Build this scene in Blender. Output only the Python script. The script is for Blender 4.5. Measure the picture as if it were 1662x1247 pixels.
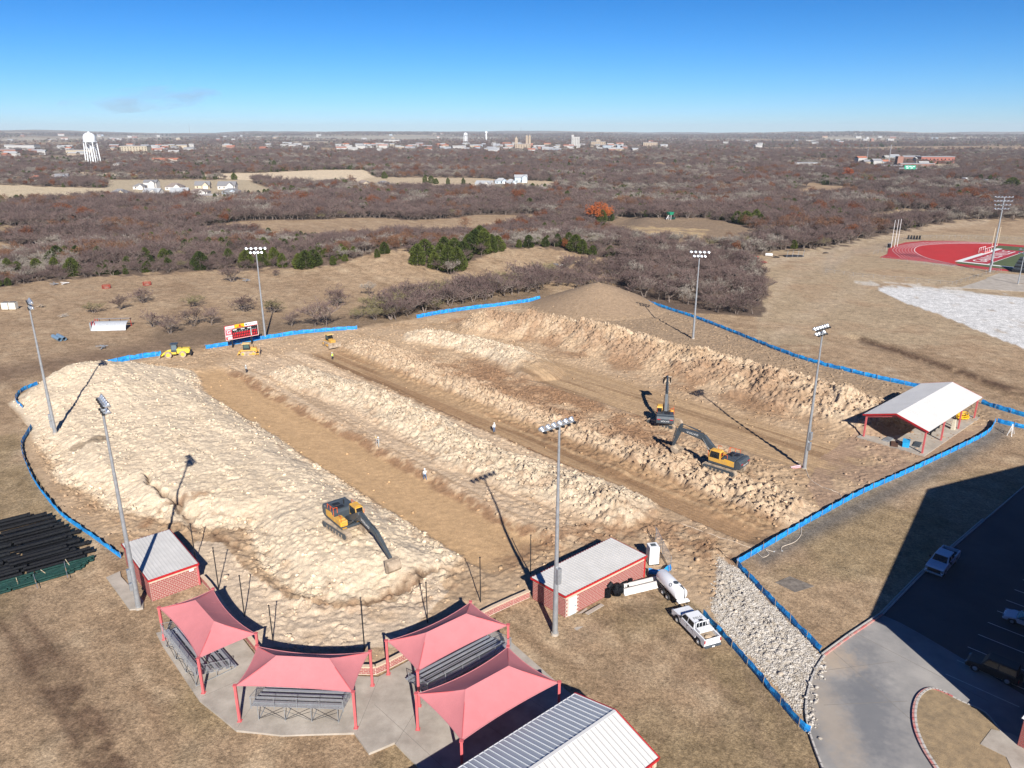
import bpy, math, random
import numpy as np
from mathutils import Vector, Matrix

S = bpy.context.scene
for o in list(bpy.data.objects):
    bpy.data.objects.remove(o)
COL = S.collection
R = math.radians

# ------------------------------------------------------------------ camera
CAM_H = 50.0
FPX, CX, CY, PITCH = 1220.0, 831.0, 623.5, R(18.555)
cam = bpy.data.cameras.new('camera')
cam.sensor_width = 36.0
cam.lens = 36.0 * FPX / 1662.0
cam.clip_start = 0.5
cam.clip_end = 60000
camo = bpy.data.objects.new('camera', cam)
COL.objects.link(camo)
camo.location = (0, 0, CAM_H)
camo.rotation_euler = (R(90) - PITCH, 0, 0)
S.camera = camo

# ------------------------------------------------------------------ world, sun, exposure
SUN_EL, SUN_AZ = R(31.5), R(166.5)      # azimuth clockwise from +Y
w = bpy.data.worlds.new('World')
S.world = w
w.use_nodes = True
nt = w.node_tree
nt.nodes.clear()
sky = nt.nodes.new('ShaderNodeTexSky')
sky.sky_type = 'NISHITA'
sky.sun_disc = False
sky.sun_elevation = SUN_EL
sky.sun_rotation = SUN_AZ
sky.altitude = 2000
sky.air_density = 1.0
sky.dust_density = 0.0
sky.ozone_density = 4.0
hs = nt.nodes.new('ShaderNodeHueSaturation')
hs.inputs['Saturation'].default_value = 1.22
hs.inputs['Value'].default_value = 1.0
# the air thins quickly with height: the sky deepens from pale at the horizon to strong blue
tcn = nt.nodes.new('ShaderNodeTexCoord')
sepn = nt.nodes.new('ShaderNodeSeparateXYZ')
rmp = nt.nodes.new('ShaderNodeValToRGB')
cr = rmp.color_ramp
cr.elements[0].position = 0.0
cr.elements[0].color = (0.66, 0.88, 1.20, 1)
cr.elements[1].position = 0.30
cr.elements[1].color = (0.12, 0.52, 0.86, 1)
for pos_, c_ in ((0.015, (0.63, 0.88, 1.22)), (0.05, (0.52, 0.87, 1.23)), (0.09, (0.40, 0.82, 1.20)), (0.15, (0.26, 0.73, 1.08))):
    e_ = cr.elements.new(pos_)
    e_.color = (*c_, 1)
mulw = nt.nodes.new('ShaderNodeMix')
mulw.data_type = 'RGBA'
mulw.blend_type = 'MULTIPLY'
mulw.inputs[0].default_value = 1.0
bg = nt.nodes.new('ShaderNodeBackground')
bg.inputs['Strength'].default_value = 0.05
ow = nt.nodes.new('ShaderNodeOutputWorld')
nt.links.new(tcn.outputs['Generated'], sepn.inputs[0])
nt.links.new(sepn.outputs['Z'], rmp.inputs[0])
nt.links.new(sky.outputs[0], hs.inputs['Color'])
nt.links.new(hs.outputs[0], mulw.inputs[6])
nt.links.new(rmp.outputs[0], mulw.inputs[7])
nt.links.new(mulw.outputs[2], bg.inputs[0])
nt.links.new(bg.outputs[0], ow.inputs[0])

sl = bpy.data.lights.new('sun', 'SUN')
sl.energy = 4.6
sl.angle = R(0.53)
sl.color = (1.0, 0.955, 0.89)
so = bpy.data.objects.new('sun', sl)
COL.objects.link(so)
sdir = Vector((math.sin(SUN_AZ) * math.cos(SUN_EL), math.cos(SUN_AZ) * math.cos(SUN_EL), math.sin(SUN_EL)))
so.rotation_euler = sdir.to_track_quat('Z', 'Y').to_euler()
so.location = sdir * 200

S.view_settings.view_transform = 'Standard'
S.view_settings.look = 'None'
S.view_settings.exposure = 0.92
S.view_settings.gamma = 1.0
S.view_settings.use_curve_mapping = False
S.cycles.use_denoising = True
S.cycles.max_bounces = 5
S.cycles.transparent_max_bounces = 12
S.cycles.volume_bounces = 0
S.cycles.volume_step_rate = 4

# ------------------------------------------------------------------ pixel <-> ground
cp, sp = math.cos(PITCH), math.sin(PITCH)

def g0(px, py, z=0.0):
    u = (px - CX) / FPX
    v = (py - CY) / FPX
    t = (CAM_H - z) / (sp + v * cp)
    return (u * t, (cp - v * sp) * t)

def proj(X, Y, Z):
    dz = Z - CAM_H
    fw = Y * cp - dz * sp
    up = Y * sp + dz * cp
    fw = np.where(fw < 1, 1, fw)
    return CX + FPX * X / fw, CY - FPX * up / fw

# ------------------------------------------------------------------ noise
def _h(ix, iy, seed):
    n = (ix.astype(np.int64) * 374761393 + iy.astype(np.int64) * 668265263 + seed * 974634777) & 0xffffffff
    n = ((n ^ (n >> 13)) * 1274126177) & 0xffffffff
    n = (n ^ (n >> 16)) & 0xffffffff
    return n.astype(np.float64) / 4294967295.0

def vn(x, y, seed=0):
    x = np.asarray(x, float); y = np.asarray(y, float)
    fx = np.floor(x); fy = np.floor(y)
    u = x - fx; v = y - fy
    u = u * u * u * (u * (u * 6 - 15) + 10); v = v * v * v * (v * (v * 6 - 15) + 10)
    a = _h(fx, fy, seed); b = _h(fx + 1, fy, seed); c = _h(fx, fy + 1, seed); d = _h(fx + 1, fy + 1, seed)
    return (a * (1 - u) + b * u) * (1 - v) + (c * (1 - u) + d * u) * v * 1.0

def fbm(x, y, seed=0, octv=4, rot=0.6):
    s = 0.0; a = 0.5; t = 0.0
    c_, s_ = math.cos(rot), math.sin(rot)
    for i in range(octv):
        s = s + a * vn(x, y, seed + i * 17); t += a
        x, y = (x * c_ - y * s_) * 2.03, (x * s_ + y * c_) * 2.03
        a *= 0.52
    return s / t

def ss(a, b, x):
    t = np.clip((np.asarray(x, float) - a) / (b - a), 0, 1)
    return t * t * (3 - 2 * t)

def inpoly(x, y, poly):
    x = np.asarray(x, float); y = np.asarray(y, float)
    ins = np.zeros(np.broadcast(x, y).shape, bool)
    n = len(poly)
    j = n - 1
    for i in range(n):
        xi, yi = poly[i]; xj, yj = poly[j]
        if yi != yj:
            c = ((yi > y) != (yj > y)) & (x < (xj - xi) * (y - yi) / (yj - yi) + xi)
            ins ^= c
        j = i
    return ins

def dpoly(x, y, line):
    """distance to an open polyline and the arc length along it"""
    best = np.full(np.shape(x), 1e9); along = np.zeros(np.shape(x)); side = np.zeros(np.shape(x)); L = 0
    for (ax, ay), (bx, by) in zip(line[:-1], line[1:]):
        dx, dy = bx - ax, by - ay
        l2 = dx * dx + dy * dy
        t = np.clip(((x - ax) * dx + (y - ay) * dy) / l2, 0, 1)
        d = np.hypot(x - ax - t * dx, y - ay - t * dy)
        m = d < best
        best = np.where(m, d, best)
        along = np.where(m, L + t * math.sqrt(l2), along)
        side = np.where(m, (x - ax) * dy - (y - ay) * dx, side)
        L += math.sqrt(l2)
    return best, along, side

def sdpoly(x, y, poly):
    """signed distance to a closed polygon, positive inside"""
    d, _, _ = dpoly(x, y, list(poly) + [poly[0]])
    return np.where(inpoly(x, y, poly), d, -d)

# ------------------------------------------------------------------ terrain height
SITE = [(-98, 137), (-99.5, 148), (-94, 157.5), (-83, 170), (-63, 185.3), (-41, 196.5), (-26, 208), (8, 232.5), (24, 244), (41, 228),
        (52, 208.7), (68, 168.7), (84.5, 145.6), (91, 137), (94.4, 129), (87.4, 126.5), (62.7, 107.4), (42.4, 92.4), (27.3, 79.8),
        (31.3, 62.6), (29.4, 59.8), (26.2, 53.2), (21.4, 69.6), (17.5, 76.3), (12.6, 82.0), (1.6, 73.2), (-3.8, 68.6), (-13.0, 60.3), (-23.3, 61.0), (-31.0, 70.2),
        (-36.2, 76.2), (-42.8, 83.4), (-48.5, 81.4), (-62, 92.3), (-77.3, 109.6), (-82.9, 117.4), (-86, 124.3)]
PA = [(-96.5, 136), (-99.3, 146), (-97, 157.2), (-84, 163.5), (-70.5, 158), (-60.8, 142.5), (-34, 112.5), (-6.9, 81.4), (-9.6, 73.5), (-18.5, 72.0), (-24.5, 73.2),
      (-30.3, 79.0), (-35.3, 87.5), (-42.9, 88.6), (-53.2, 92.5), (-67.5, 102.0), (-82.0, 119.5), (-87.5, 126)]
GAP = 0.93
def gl(pts, z=0):
    return [g0(a, b, z) for a, b in pts]
RC = gl([(478, 605), (560, 628), (620, 650), (700, 692), (760, 730), (860, 765), (960, 795), (1000, 812)], 1.2)
RG = gl([(800, 512), (900, 520), (1000, 542), (1100, 566), (1200, 592), (1300, 622), (1395, 648)], 3.2)
RH = gl([(690, 540), (760, 552), (820, 568), (872, 590)], 1.4)
RE = gl([(590, 560), (700, 605), (800, 645), (920, 690), (1040, 740), (1150, 775), (1250, 820)], 0.6)
SCARP = gl([(352, 862), (380, 898), (398, 935), (430, 958), (480, 985), (560, 990), (640, 965), (700, 925)], 0.3)
CRACK = gl([(232, 765), (262, 792), (290, 808), (312, 838)], 2.0)
MUDDY = gl([(845, 905), (905, 880), (960, 865), (1040, 850), (1120, 880), (1180, 905)])
STB = gl([(345, 612), (450, 668), (600, 757), (720, 835), (800, 905)])

YC = (np.array([0, 150, 300, 430, 560, 610, 650, 740, 830, 900, 980, 1050, 1130, 1230, 1300, 1662.]),
      np.array([463, 449, 439, 436, 424, 414, 405, 432, 402, 402, 418, 362, 354, 362, 388, 352.]))
_cr = [g0(a, b) for a, b in zip(*YC)]
_ca = np.array([math.atan2(p[0], p[1]) for p in _cr]); _cd = np.array([math.hypot(*p) for p in _cr])

def bump(x, y, c, r, h):
    return h * np.exp(-(((x - c[0]) / r[0]) ** 2 + ((y - c[1]) / r[1]) ** 2))

def base_h(x, y):
    d = np.hypot(x, y); a = np.arctan2(x, y)
    dc = np.interp(a, _ca, _cd)
    fall = ss(0, 150, d - dc)
    back = ss(650, 1300, d)
    h = -6.0 * fall * (1 - back)
    h = h + 9 * ss(900, 5000, d) * (fbm(x / 900, y / 900, 5, 3) - 0.45)
    # far hills
    far = ss(4500, 11500, d)
    h = h + far * (14 + 125 * (fbm(a * 5 + 3, d / 9000, 9, 4) - 0.42) + 30 * ss(-0.15, -0.6, a) * 0.4)
    h = h + ss(6000, 14000, d) * 10
    # level pad of the stadium
    flat = ss(150, 95, np.hypot((x - 235) / 1.15, y - 318))
    h = h * (1 - flat)
    # pasture relief
    h = h + bump(x, y, (-48, 300), (36, 32), 5.4) + bump(x, y, (22, 320), (50, 36), 5.0)
    h = h + bump(x, y, (-26, 306), (9, 26), -4.2)
    h = h + ss(200, 330, d) * (1 - fall) * 1.6 * (fbm(x / 45, y / 45, 31, 3) - 0.5)
    h = h + 0.25 * (fbm(x / 9, y / 9, 77, 3) - 0.5) * ss(40, 60, d) * (1 - ss(30, 34, x) * (1 - ss(110, 150, y)))
    h = h * (1 - flat)
    # drainage ditch on the slope to the right
    dd, _, _ = dpoly(x, y, DITCH)
    h = h - 0.9 * np.exp(-(dd / 1.3) ** 2)
    return h

DITCH = gl([(1385, 547), (1440, 560), (1500, 585), (1560, 606), (1625, 634), (1720, 675)])

def site_h(x, y):
    """height and disturbance inside the fenced dirt field"""
    s = 0.74 * x + 0.67 * y
    t = 0.67 * x - 0.74 * y
    wob = (fbm(x / 7, y / 7, 3, 3) - 0.5)
    h = np.zeros(np.shape(x))
    # broad pale fill, flat topped with slumped edges
    da = sdpoly(x, y, PA) + 2.4 * wob
    ha = 1.7 * ss(-0.6, 6.5, da) + 0.5 * ss(6, 18, da)
    ha = ha + bump(x, y, (-88, 149), (8, 7), 2.6) * ss(-1, 4, da) + bump(x, y, (-80, 138), (9, 8), 1.2) * ss(-1, 4, da)
    ha = ha + (0.9 * (fbm(x / 11, y / 11, 41, 4) - 0.5)) * ss(0, 6, da)
    # terraces left by the machines, running along the rows
    ter = np.abs(((s + 2.0 * (fbm(t / 14, s / 6, 8, 3) - .5) * 3) / 6.0) % 1.0 - 0.0)
    ha = ha + 0.22 * (ss(0.0, 0.12, ter) - ter) * ss(1, 5, da)
    st2 = fbm(t / 1.3, s / 9.0, 45, 3)
    ha = ha + 0.14 * (st2 - .5) * ss(0.5, 3, da)
    dk, _, sd = dpoly(x + 2.0 * (fbm(x / 2.2, y / 2.2, 6, 3) - .5), y + 2.0 * (fbm(x / 2.2, y / 2.2, 16, 3) - .5), CRACK)
    ha = ha - 0.9 * np.exp(-(dk / 0.45) ** 2) + 0.35 * ss(3, 0.3, dk) * (sd > 0)
    wx_ = 2.6 * (fbm(x / 1.6, y / 1.6, 7, 3) - .5); wy_ = 2.6 * (fbm(x / 1.6, y / 1.6, 27, 3) - .5)
    dk2, _, sd2 = dpoly(x + wx_, y + wy_, SCARP)
    ha = ha + .45 * np.exp(-dk2 / 3.0) * (sd2 < 0) * (dk2 < 8) - .55 * np.exp(-(dk2 / .38) ** 2)
    ha = np.maximum(ha, 0) - 0.0
    h = h + ha
    def ridge(line, hw, ht, seed, k=1.6):
        d, al, sd_ = dpoly(x, y, line)
        d = d + 2.2 * (fbm(x / 4.5, y / 4.5, seed, 3) - 0.5)
        pr = np.clip(1 - (np.abs(d) / hw) ** k, 0, 1)
        lump = 0.62 + 0.75 * fbm(al / 3.4 + 0 * x, d / 6, seed + 5, 3)
        return ht * pr * lump, pr
    h1, p1 = ridge(RC, 6.2, 1.9, 11)
    h2, p2 = ridge(RG, 10.5, 4.2, 12, 1.3)
    h3, p3 = ridge(RH, 6.5, 2.1, 13)
    h4, p4 = ridge(RE, 7.5, 1.1, 14)
    h = h + h1 + h2 + h3 + h4
    # cut strips
    cutB = ss(49.6, 50.8, s + 0.6 * wob) * (1 - ss(58.6, 61.0, s + 2.2 * wob)) * ss(-167, -160, t) * (1 - ss(-63, -56, t))
    h = h - 0.55 * cutB * (1 - ss(-1, 2, da)) - 0.0
    bank = ss(59.5, 61.5, s) * (1 - ss(63, 70, s)) * ss(-160, -150, t) * (1 - ss(-62, -52, t))
    h = h + 0.45 * bank
    cutD = ss(79.0, 80.2, s + wob) * (1 - ss(86.2, 87.6, s + wob)) * ss(-162, -155, t) * (1 - ss(-44, -38, t))
    h = h - 0.55 * cutD
    cutF = ss(104.5, 106.5, s + wob) * (1 - ss(118, 121, s + wob)) * ss(-122, -112, t) * (1 - ss(-48, -40, t))
    h = h - 0.45 * cutF
    # conical stockpile
    dp = np.hypot((x - 26) / 1.08, y - 224)
    cone = 7.6 * np.clip(1 - dp / 20.0, 0, 1) ** 1.12 + 0 * x
    cone = cone - 0.5 * np.exp(-(dp / 2.5) ** 2)
    h = h + cone
    smooth = np.clip(cutB * (1 - ss(-1, 1, da)) + cutD + cutF + 0.85 * ss(0.2, 1.0, cone), 0, 1)
    # disturbed lumps
    dist = np.clip(0.30 + 0.9 * p1 + 1.0 * p2 + 0.9 * p3 + 1.1 * p4 + 0.05 * ss(0, 2, da) + 0.55 * ss(-3, 0, da) * (1 - ss(0.5, 3.2, da)), 0, 1.2)
    md, _, _ = dpoly(x, y, MUDDY)
    dist = np.maximum(dist, 0.75 * np.exp(-(md / 4) ** 2))
    dist = np.maximum(dist, 0.6 * ss(88, 90, s) * (1 - ss(103, 105, s)) * ss(-150, -140, t) * (1 - ss(-50, -42, t)))
    dist = dist * (1 - 0.9 * smooth)
    dist = dist * ss(0, 2.5, sdpoly(x, y, SITE))
    n1 = fbm(x / 1.5, y / 1.5, 21, 3) - 0.5
    n2 = np.abs(fbm(x / 0.75, y / 0.75, 22, 2) - 0.5) * 2
    n3 = fbm(x / 0.36, y / 0.36, 23, 2) - 0.5
    n4 = vn(x / 0.31, y / 0.31, 29) ** 3 - 0.25
    h = h + dist * (0.75 * n1 + 0.50 * (n2 - 0.3) + 0.34 * n3 + 0.30 * n4) + (0.05 + 0.16 * ss(.45, .68, fbm(x / 6, y / 6, 47, 3))) * (n3 + n4) * (1 - 0.85 * smooth)
    rg_ = np.clip(1.2 * p2 + 1.0 * p4 + .5 * p1, 0, 1)
    h = h + rg_ * (0.55 * (np.abs(fbm(x / 1.1, y / 1.1, 33, 3) - .5) * 4 - .5) + 0.8 * (fbm(x / 2.8, y / 2.8, 34, 3) - .5))
    # machine ruts in the strips
    for cut, sp_, amp in ((cutD, 0.62, 0.085), (cutF, 0.8, 0.12), (cutB * (1 - ss(-1, 1, da)), 0.5, 0.03)):
        rut = np.sin((s + 0.5 * fbm(t / 9, s / 3, 51, 2)) * 2 * math.pi / sp_)
        h = h + cut * amp * rut * (0.3 + 0.9 * fbm(t / 5, s / 1.5, 52, 2))
    # netting strip in front of the bleachers and dirt apron
    hh = h * ss(-0.2, 3.0, sdpoly(x, y, SITE))
    return hh, dist, dict(s=s, t=t, da=da, cutB=cutB, cutD=cutD, cutF=cutF, cone=cone, p1=p1, p2=p2, p3=p3, p4=p4, wob=wob)

def Hs(x, y):
    """height of the terrain at one point"""
    x = np.array([float(x)]); y = np.array([float(y)])
    h = base_h(x, y)
    if inpoly(x, y, SITE)[0]:
        h = h * 0.3 + site_h(x, y)[0]
    return float(h[0])

def G(px, py, dz=0.0):
    """point of the terrain seen at a place of the photograph, as (x, y, z)"""
    z = 0.0
    for _ in range(14):
        x, y = g0(px, py, z + dz)
        z = 0.5 * z + 0.5 * Hs(x, y)
    x, y = g0(px, py, z + dz)
    return (x, y, Hs(x, y))
# ------------------------------------------------------------------ materials
MATS = {}
def lin(c):
    return tuple(c[:3]) + (1.0,)

def mat(name, col, rough=0.7, metal=0.0, var=0.12, vscale=3.0, bump_=0.0, bscale=30.0, col2=None, alpha=None, spec=0.4):
    """a procedural material: base colour broken up by noise, with optional dirt colour and fine relief"""
    if name in MATS:
        return MATS[name]
    m = bpy.data.materials.new(name)
    m.use_nodes = True
    n = m.node_tree.nodes; l = m.node_tree.links
    b = n['Principled BSDF']
    b.inputs['Roughness'].default_value = rough
    b.inputs['Metallic'].default_value = metal
    b.inputs['Specular IOR Level'].default_value = spec
    tc = n.new('ShaderNodeTexCoord')
    ns = n.new('ShaderNodeTexNoise')
    ns.inputs['Scale'].default_value = vscale
    ns.inputs['Detail'].default_value = 5
    ns.inputs['Roughness'].default_value = 0.65
    l.new(tc.outputs['Object'], ns.inputs['Vector'])
    r = n.new('ShaderNodeValToRGB')
    r.color_ramp.elements[0].position = 0.32
    r.color_ramp.elements[1].position = 0.68
    c2 = col2 if col2 else tuple(c * (1 - 1.6 * var) for c in col)
    r.color_ramp.elements[0].color = lin(c2)
    r.color_ramp.elements[1].color = lin(tuple(min(1, c * (1 + 0.5 * var)) for c in col))
    l.new(ns.outputs['Fac'], r.inputs[0])
    l.new(r.outputs[0], b.inputs['Base Color'])
    if bump_:
        n2 = n.new('ShaderNodeTexNoise')
        n2.inputs['Scale'].default_value = bscale
        n2.inputs['Detail'].default_value = 4
        l.new(tc.outputs['Object'], n2.inputs['Vector'])
        bp = n.new('ShaderNodeBump')
        bp.inputs['Strength'].default_value = 1.0
        bp.inputs['Distance'].default_value = bump_
        l.new(n2.outputs['Fac'], bp.inputs['Height'])
        l.new(bp.outputs[0], b.inputs['Normal'])
    if alpha is not None:
        b.inputs['Alpha'].default_value = alpha
    MATS[name] = m
    return m

def ground_mat(name, fine, bumpd, bumps):
    """earth and grass: vertex colour of the place itself, broken up at several scales"""
    m = bpy.data.materials.new(name)
    m.use_nodes = True
    n = m.node_tree.nodes; l = m.node_tree.links
    b = n['Principled BSDF']
    b.inputs['Roughness'].default_value = 0.95
    b.inputs['Specular IOR Level'].default_value = 0.1
    a = n.new('ShaderNodeAttribute'); a.attribute_name = 'Col'
    tc = n.new('ShaderNodeTexCoord')
    prev = a.outputs['Color']
    for i, (sc, det, lo, hi, st) in enumerate(fine):
        mp = n.new('ShaderNodeMapping')
        mp.inputs['Rotation'].default_value = (0, 0, 0.7 + i)
        mp.inputs['Scale'].default_value = (1.0, st, 1.0)
        l.new(tc.outputs['Object'], mp.inputs['Vector'])
        ns = n.new('ShaderNodeTexNoise')
        ns.inputs['Scale'].default_value = sc
        ns.inputs['Detail'].default_value = det
        ns.inputs['Roughness'].default_value = 0.7
        l.new(mp.outputs[0], ns.inputs['Vector'])
        mr = n.new('ShaderNodeMapRange')
        mr.inputs['From Min'].default_value = 0.3
        mr.inputs['From Max'].default_value = 0.7
        mr.inputs['To Min'].default_value = lo
        mr.inputs['To Max'].default_value = hi
        l.new(ns.outputs['Fac'], mr.inputs['Value'])
        mx = n.new('ShaderNodeVectorMath'); mx.operation = 'SCALE'
        l.new(prev, mx.inputs[0]); l.new(mr.outputs[0], mx.inputs['Scale'])
        prev = mx.outputs[0]
    l.new(prev, b.inputs['Base Color'])
    nb = n.new('ShaderNodeTexNoise'); nb.inputs['Scale'].default_value = bumps; nb.inputs['Detail'].default_value = 6
    nb.inputs['Roughness'].default_value = 0.7
    l.new(tc.outputs['Object'], nb.inputs['Vector'])
    ru = n.new('ShaderNodeAttribute'); ru.attribute_name = 'rough'
    bp = n.new('ShaderNodeBump'); bp.inputs['Distance'].default_value = bumpd
    ad = n.new('ShaderNodeMath'); ad.operation = 'MULTIPLY_ADD'; ad.inputs[1].default_value = 0.85; ad.inputs[2].default_value = 0.2
    ad.use_clamp = True
    l.new(ru.outputs['Fac'], ad.inputs[0]); l.new(ad.outputs[0], bp.inputs['Strength'])
    l.new(nb.outputs['Fac'], bp.inputs['Height']); l.new(bp.outputs[0], b.inputs['Normal'])
    return m

# ------------------------------------------------------------------ mesh building
def frame(heading):
    """rotation angle about z so that local +x points along heading (dx, dy)"""
    return math.atan2(heading[1], heading[0])

class MB:
    def __init__(s, M=None):
        s.v = []; s.f = []; s.mi = []; s.M = M; s.m = 0
    def add(s, vs, fs):
        o = len(s.v)
        if s.M is not None:
            vs = [tuple(s.M @ Vector(p)) for p in vs]
        s.v += [tuple(p) for p in vs]
        s.f += [tuple(i + o for i in f) for f in fs]
        s.mi += [s.m] * len(fs)
        return s
    def box(s, x0, y0, z0, x1, y1, z1, tx=0, ty=0):
        """box; tx, ty pull the top in on each side"""
        return s.add([(x0, y0, z0), (x1, y0, z0), (x1, y1, z0), (x0, y1, z0), (x0 + tx, y0 + ty, z1), (x1 - tx, y0 + ty, z1), (x1 - tx, y1 - ty, z1), (x0 + tx, y1 - ty, z1)],
                     [(0, 3, 2, 1), (4, 5, 6, 7), (0, 1, 5, 4), (1, 2, 6, 5), (2, 3, 7, 6), (3, 0, 4, 7)])
    def tube(s, p0, p1, r0, r1=None, n=8, cap=True):
        r1 = r0 if r1 is None else r1
        a = Vector(p0); b = Vector(p1); d = (b - a)
        if d.length < 1e-6: return s
        d.normalize()
        u = d.cross(Vector((0, 0, 1)) if abs(d.z) < 0.9 else Vector((1, 0, 0))).normalized(); w_ = d.cross(u)
        vs = []
        for p, r in ((a, r0), (b, r1)):
            for i in range(n):
                q = 2 * math.pi * i / n + math.pi / n
                vs.append(p + u * (math.cos(q) * r) + w_ * (math.sin(q) * r))
        fs = [(i, (i + 1) % n, n + (i + 1) % n, n + i) for i in range(n)]
        if cap: fs += [tuple(range(n - 1, -1, -1)), tuple(range(n, 2 * n))]
        return s.add(vs, fs)
    def path(s, pts, r, n=6):
        for a, b in zip(pts[:-1], pts[1:]): s.tube(a, b, r, r, n)
        return s
    def bar(s, p0, p1, w_, h):
        """rectangular bar between two points, w_ wide (horizontal), h deep"""
        a = Vector(p0); b = Vector(p1); d = (b - a).normalized()
        u = d.cross(Vector((0, 0, 1)) if abs(d.z) < 0.98 else Vector((1, 0, 0))).normalized(); q = u.cross(d)
        vs = []
        for p in (a, b):
            for i, j in ((-1, -1), (1, -1), (1, 1), (-1, 1)): vs.append(p + u * (i * w_ / 2) + q * (j * h / 2))
        return s.add(vs, [(0, 3, 2, 1), (4, 5, 6, 7), (0, 1, 5, 4), (1, 2, 6, 5), (2, 3, 7, 6), (3, 0, 4, 7)])
    def prism(s, poly, z0, z1):
        """vertical prism over a ground polygon; z1 may be a list of heights"""
        n = len(poly); zz = z1 if isinstance(z1, (list, tuple)) else [z1] * n
        vs = [(x, y, z0) for x, y in poly] + [(x, y, z) for (x, y), z in zip(poly, zz)]
        return s.add(vs, [tuple(range(n - 1, -1, -1)), tuple(range(n, 2 * n))] + [(i, (i + 1) % n, n + (i + 1) % n, n + i) for i in range(n)])
    def prof(s, pts, y0, y1, t0=0.0):
        """side profile (x, z) stretched across from y0 to y1"""
        n = len(pts)
        vs = [(x, y0, z) for x, z in pts] + [(x, y1, z) for x, z in pts]
        return s.add(vs, [tuple(range(n)), tuple(range(2 * n - 1, n - 1, -1))] + [(i, n + i, n + (i + 1) % n, (i + 1) % n) for i in range(n)])
    def quad(s, *p):
        return s.add(list(p), [tuple(range(len(p)))])
    def sphere(s, c, r, n=10, k=6, zs=1.0, z0=-1.0):
        vs = []; fs = []
        for j in range(k + 1):
            th = math.pi * j / k - math.pi / 2
            zz = max(math.sin(th), z0)
            rr = math.cos(th)
            for i in range(n):
                q = 2 * math.pi * i / n
                vs.append((c[0] + r * rr * math.cos(q), c[1] + r * rr * math.sin(q), c[2] + r * zs * zz))
        for j in range(k):
            for i in range(n):
                fs.append((j * n + i, j * n + (i + 1) % n, (j + 1) * n + (i + 1) % n, (j + 1) * n + i))
        return s.add(vs, fs)
    def lathe(s, prof_, n=16, c=(0, 0, 0)):
        k = len(prof_)
        vs = [(c[0] + r * math.cos(2 * math.pi * i / n), c[1] + r * math.sin(2 * math.pi * i / n), c[2] + z) for r, z in prof_ for i in range(n)]
        fs = [(j * n + i, j * n + (i + 1) % n, (j + 1) * n + (i + 1) % n, (j + 1) * n + i) for j in range(k - 1) for i in range(n)]
        return s.add(vs, fs)
    def mesh(s, name, mats, smooth=False):
        me = bpy.data.meshes.new(name)
        me.from_pydata(s.v, [], s.f)
        for m_ in (mats if isinstance(mats, (list, tuple)) else [mats]): me.materials.append(m_)
        if any(s.mi): me.polygons.foreach_set('material_index', s.mi)
        if smooth: me.polygons.foreach_set('use_smooth', [True] * len(me.polygons))
        me.update()
        return me
    def build(s, name, mats, parent=None, smooth=False, bevel=0.0, kind=None, label=None):
        return put(name, s.mesh(name, mats, smooth), parent, bevel, kind, label)

def put(name, me, parent=None, bevel=0.0, kind=None, label=None, loc=None, rz=None):
    o = bpy.data.objects.new(name, me)
    COL.objects.link(o)
    o.parent = parent
    if loc is not None: o.location = loc
    if rz is not None: o.rotation_euler = (0, 0, rz)
    if bevel:
        b = o.modifiers.new('bevel', 'BEVEL'); b.width = bevel; b.segments = 2; b.limit_method = 'ANGLE'; b.angle_limit = R(40)
    if kind: o['kind'] = kind
    if label: o['label'] = label
    return o

def tag(o, label=None, cat=None, group=None, kind=None):
    if label: o['label'] = label
    if cat: o['category'] = cat
    if group: o['group'] = group
    if kind: o['kind'] = kind
    return o

def thing(name, label, cat, loc=(0, 0, 0), rz=0.0, group=None):
    o = bpy.data.objects.new(name, None)
    o.empty_display_size = 0.3
    COL.objects.link(o)
    o.location = loc; o.rotation_euler = (0, 0, rz)
    return tag(o, label, cat, group)

def kids(o):
    return [c for c in bpy.data.objects if c.parent == o]

def copy_tree(o, loc=None, rz=None, label=None, group=None, scale=None):
    def rec(a, par):
        c = a.copy(); COL.objects.link(c); c.parent = par
        for k in CH.get(a.name, []): rec(k, c)
        return c
    CH = {}
    for c in bpy.data.objects:
        if c.parent: CH.setdefault(c.parent.name, []).append(c)
    r = rec(o, None)
    if loc is not None: r.location = loc
    if rz is not None: r.rotation_euler = (0, 0, rz)
    if scale is not None: r.scale = (scale,) * 3 if not isinstance(scale, tuple) else scale
    if label: r['label'] = label
    if group: r['group'] = group
    return r

def text_obj(name, body, size, m, parent, M, depth=0.01, xs=1.0):
    """flat lettering as a mesh; M places the local xy plane of the text"""
    cu = bpy.data.curves.new(name, 'FONT')
    cu.body = body; cu.size = size; cu.extrude = depth; cu.align_x = 'CENTER'; cu.align_y = 'CENTER'
    cu.resolution_u = 2
    o = bpy.data.objects.new(name, cu)
    me = bpy.data.meshes.new_from_object(o)
    bpy.data.objects.remove(o); bpy.data.curves.remove(cu)
    me.transform(M @ Matrix.Diagonal((xs, 1, 1, 1)))
    me.materials.clear(); me.materials.append(m)
    return put(name, me, parent)

def axes(o, x, y):
    """matrix with origin o, x axis x, y axis y (unit vectors)"""
    x = Vector(x).normalized(); y = Vector(y).normalized(); z = x.cross(y)
    return Matrix(((x.x, y.x, z.x, o[0]), (x.y, y.y, z.y, o[1]), (x.z, y.z, z.z, o[2]), (0, 0, 0, 1)))
# ------------------------------------------------------------------ colours of the ground
def C(*c): return np.array(c, float)
PALE, PALE2 = C(.60, .49, .355), C(.50, .395, .275)
TAN, BROWN, RED = C(.45, .295, .160), C(.255, .160, .088), C(.21, .118, .066)
GRASS, GRASS2, GRASS3 = C(.355, .250, .155), C(.245, .163, .098), C(.45, .34, .222)
LITTER = C(.105, .075, .060)

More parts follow.
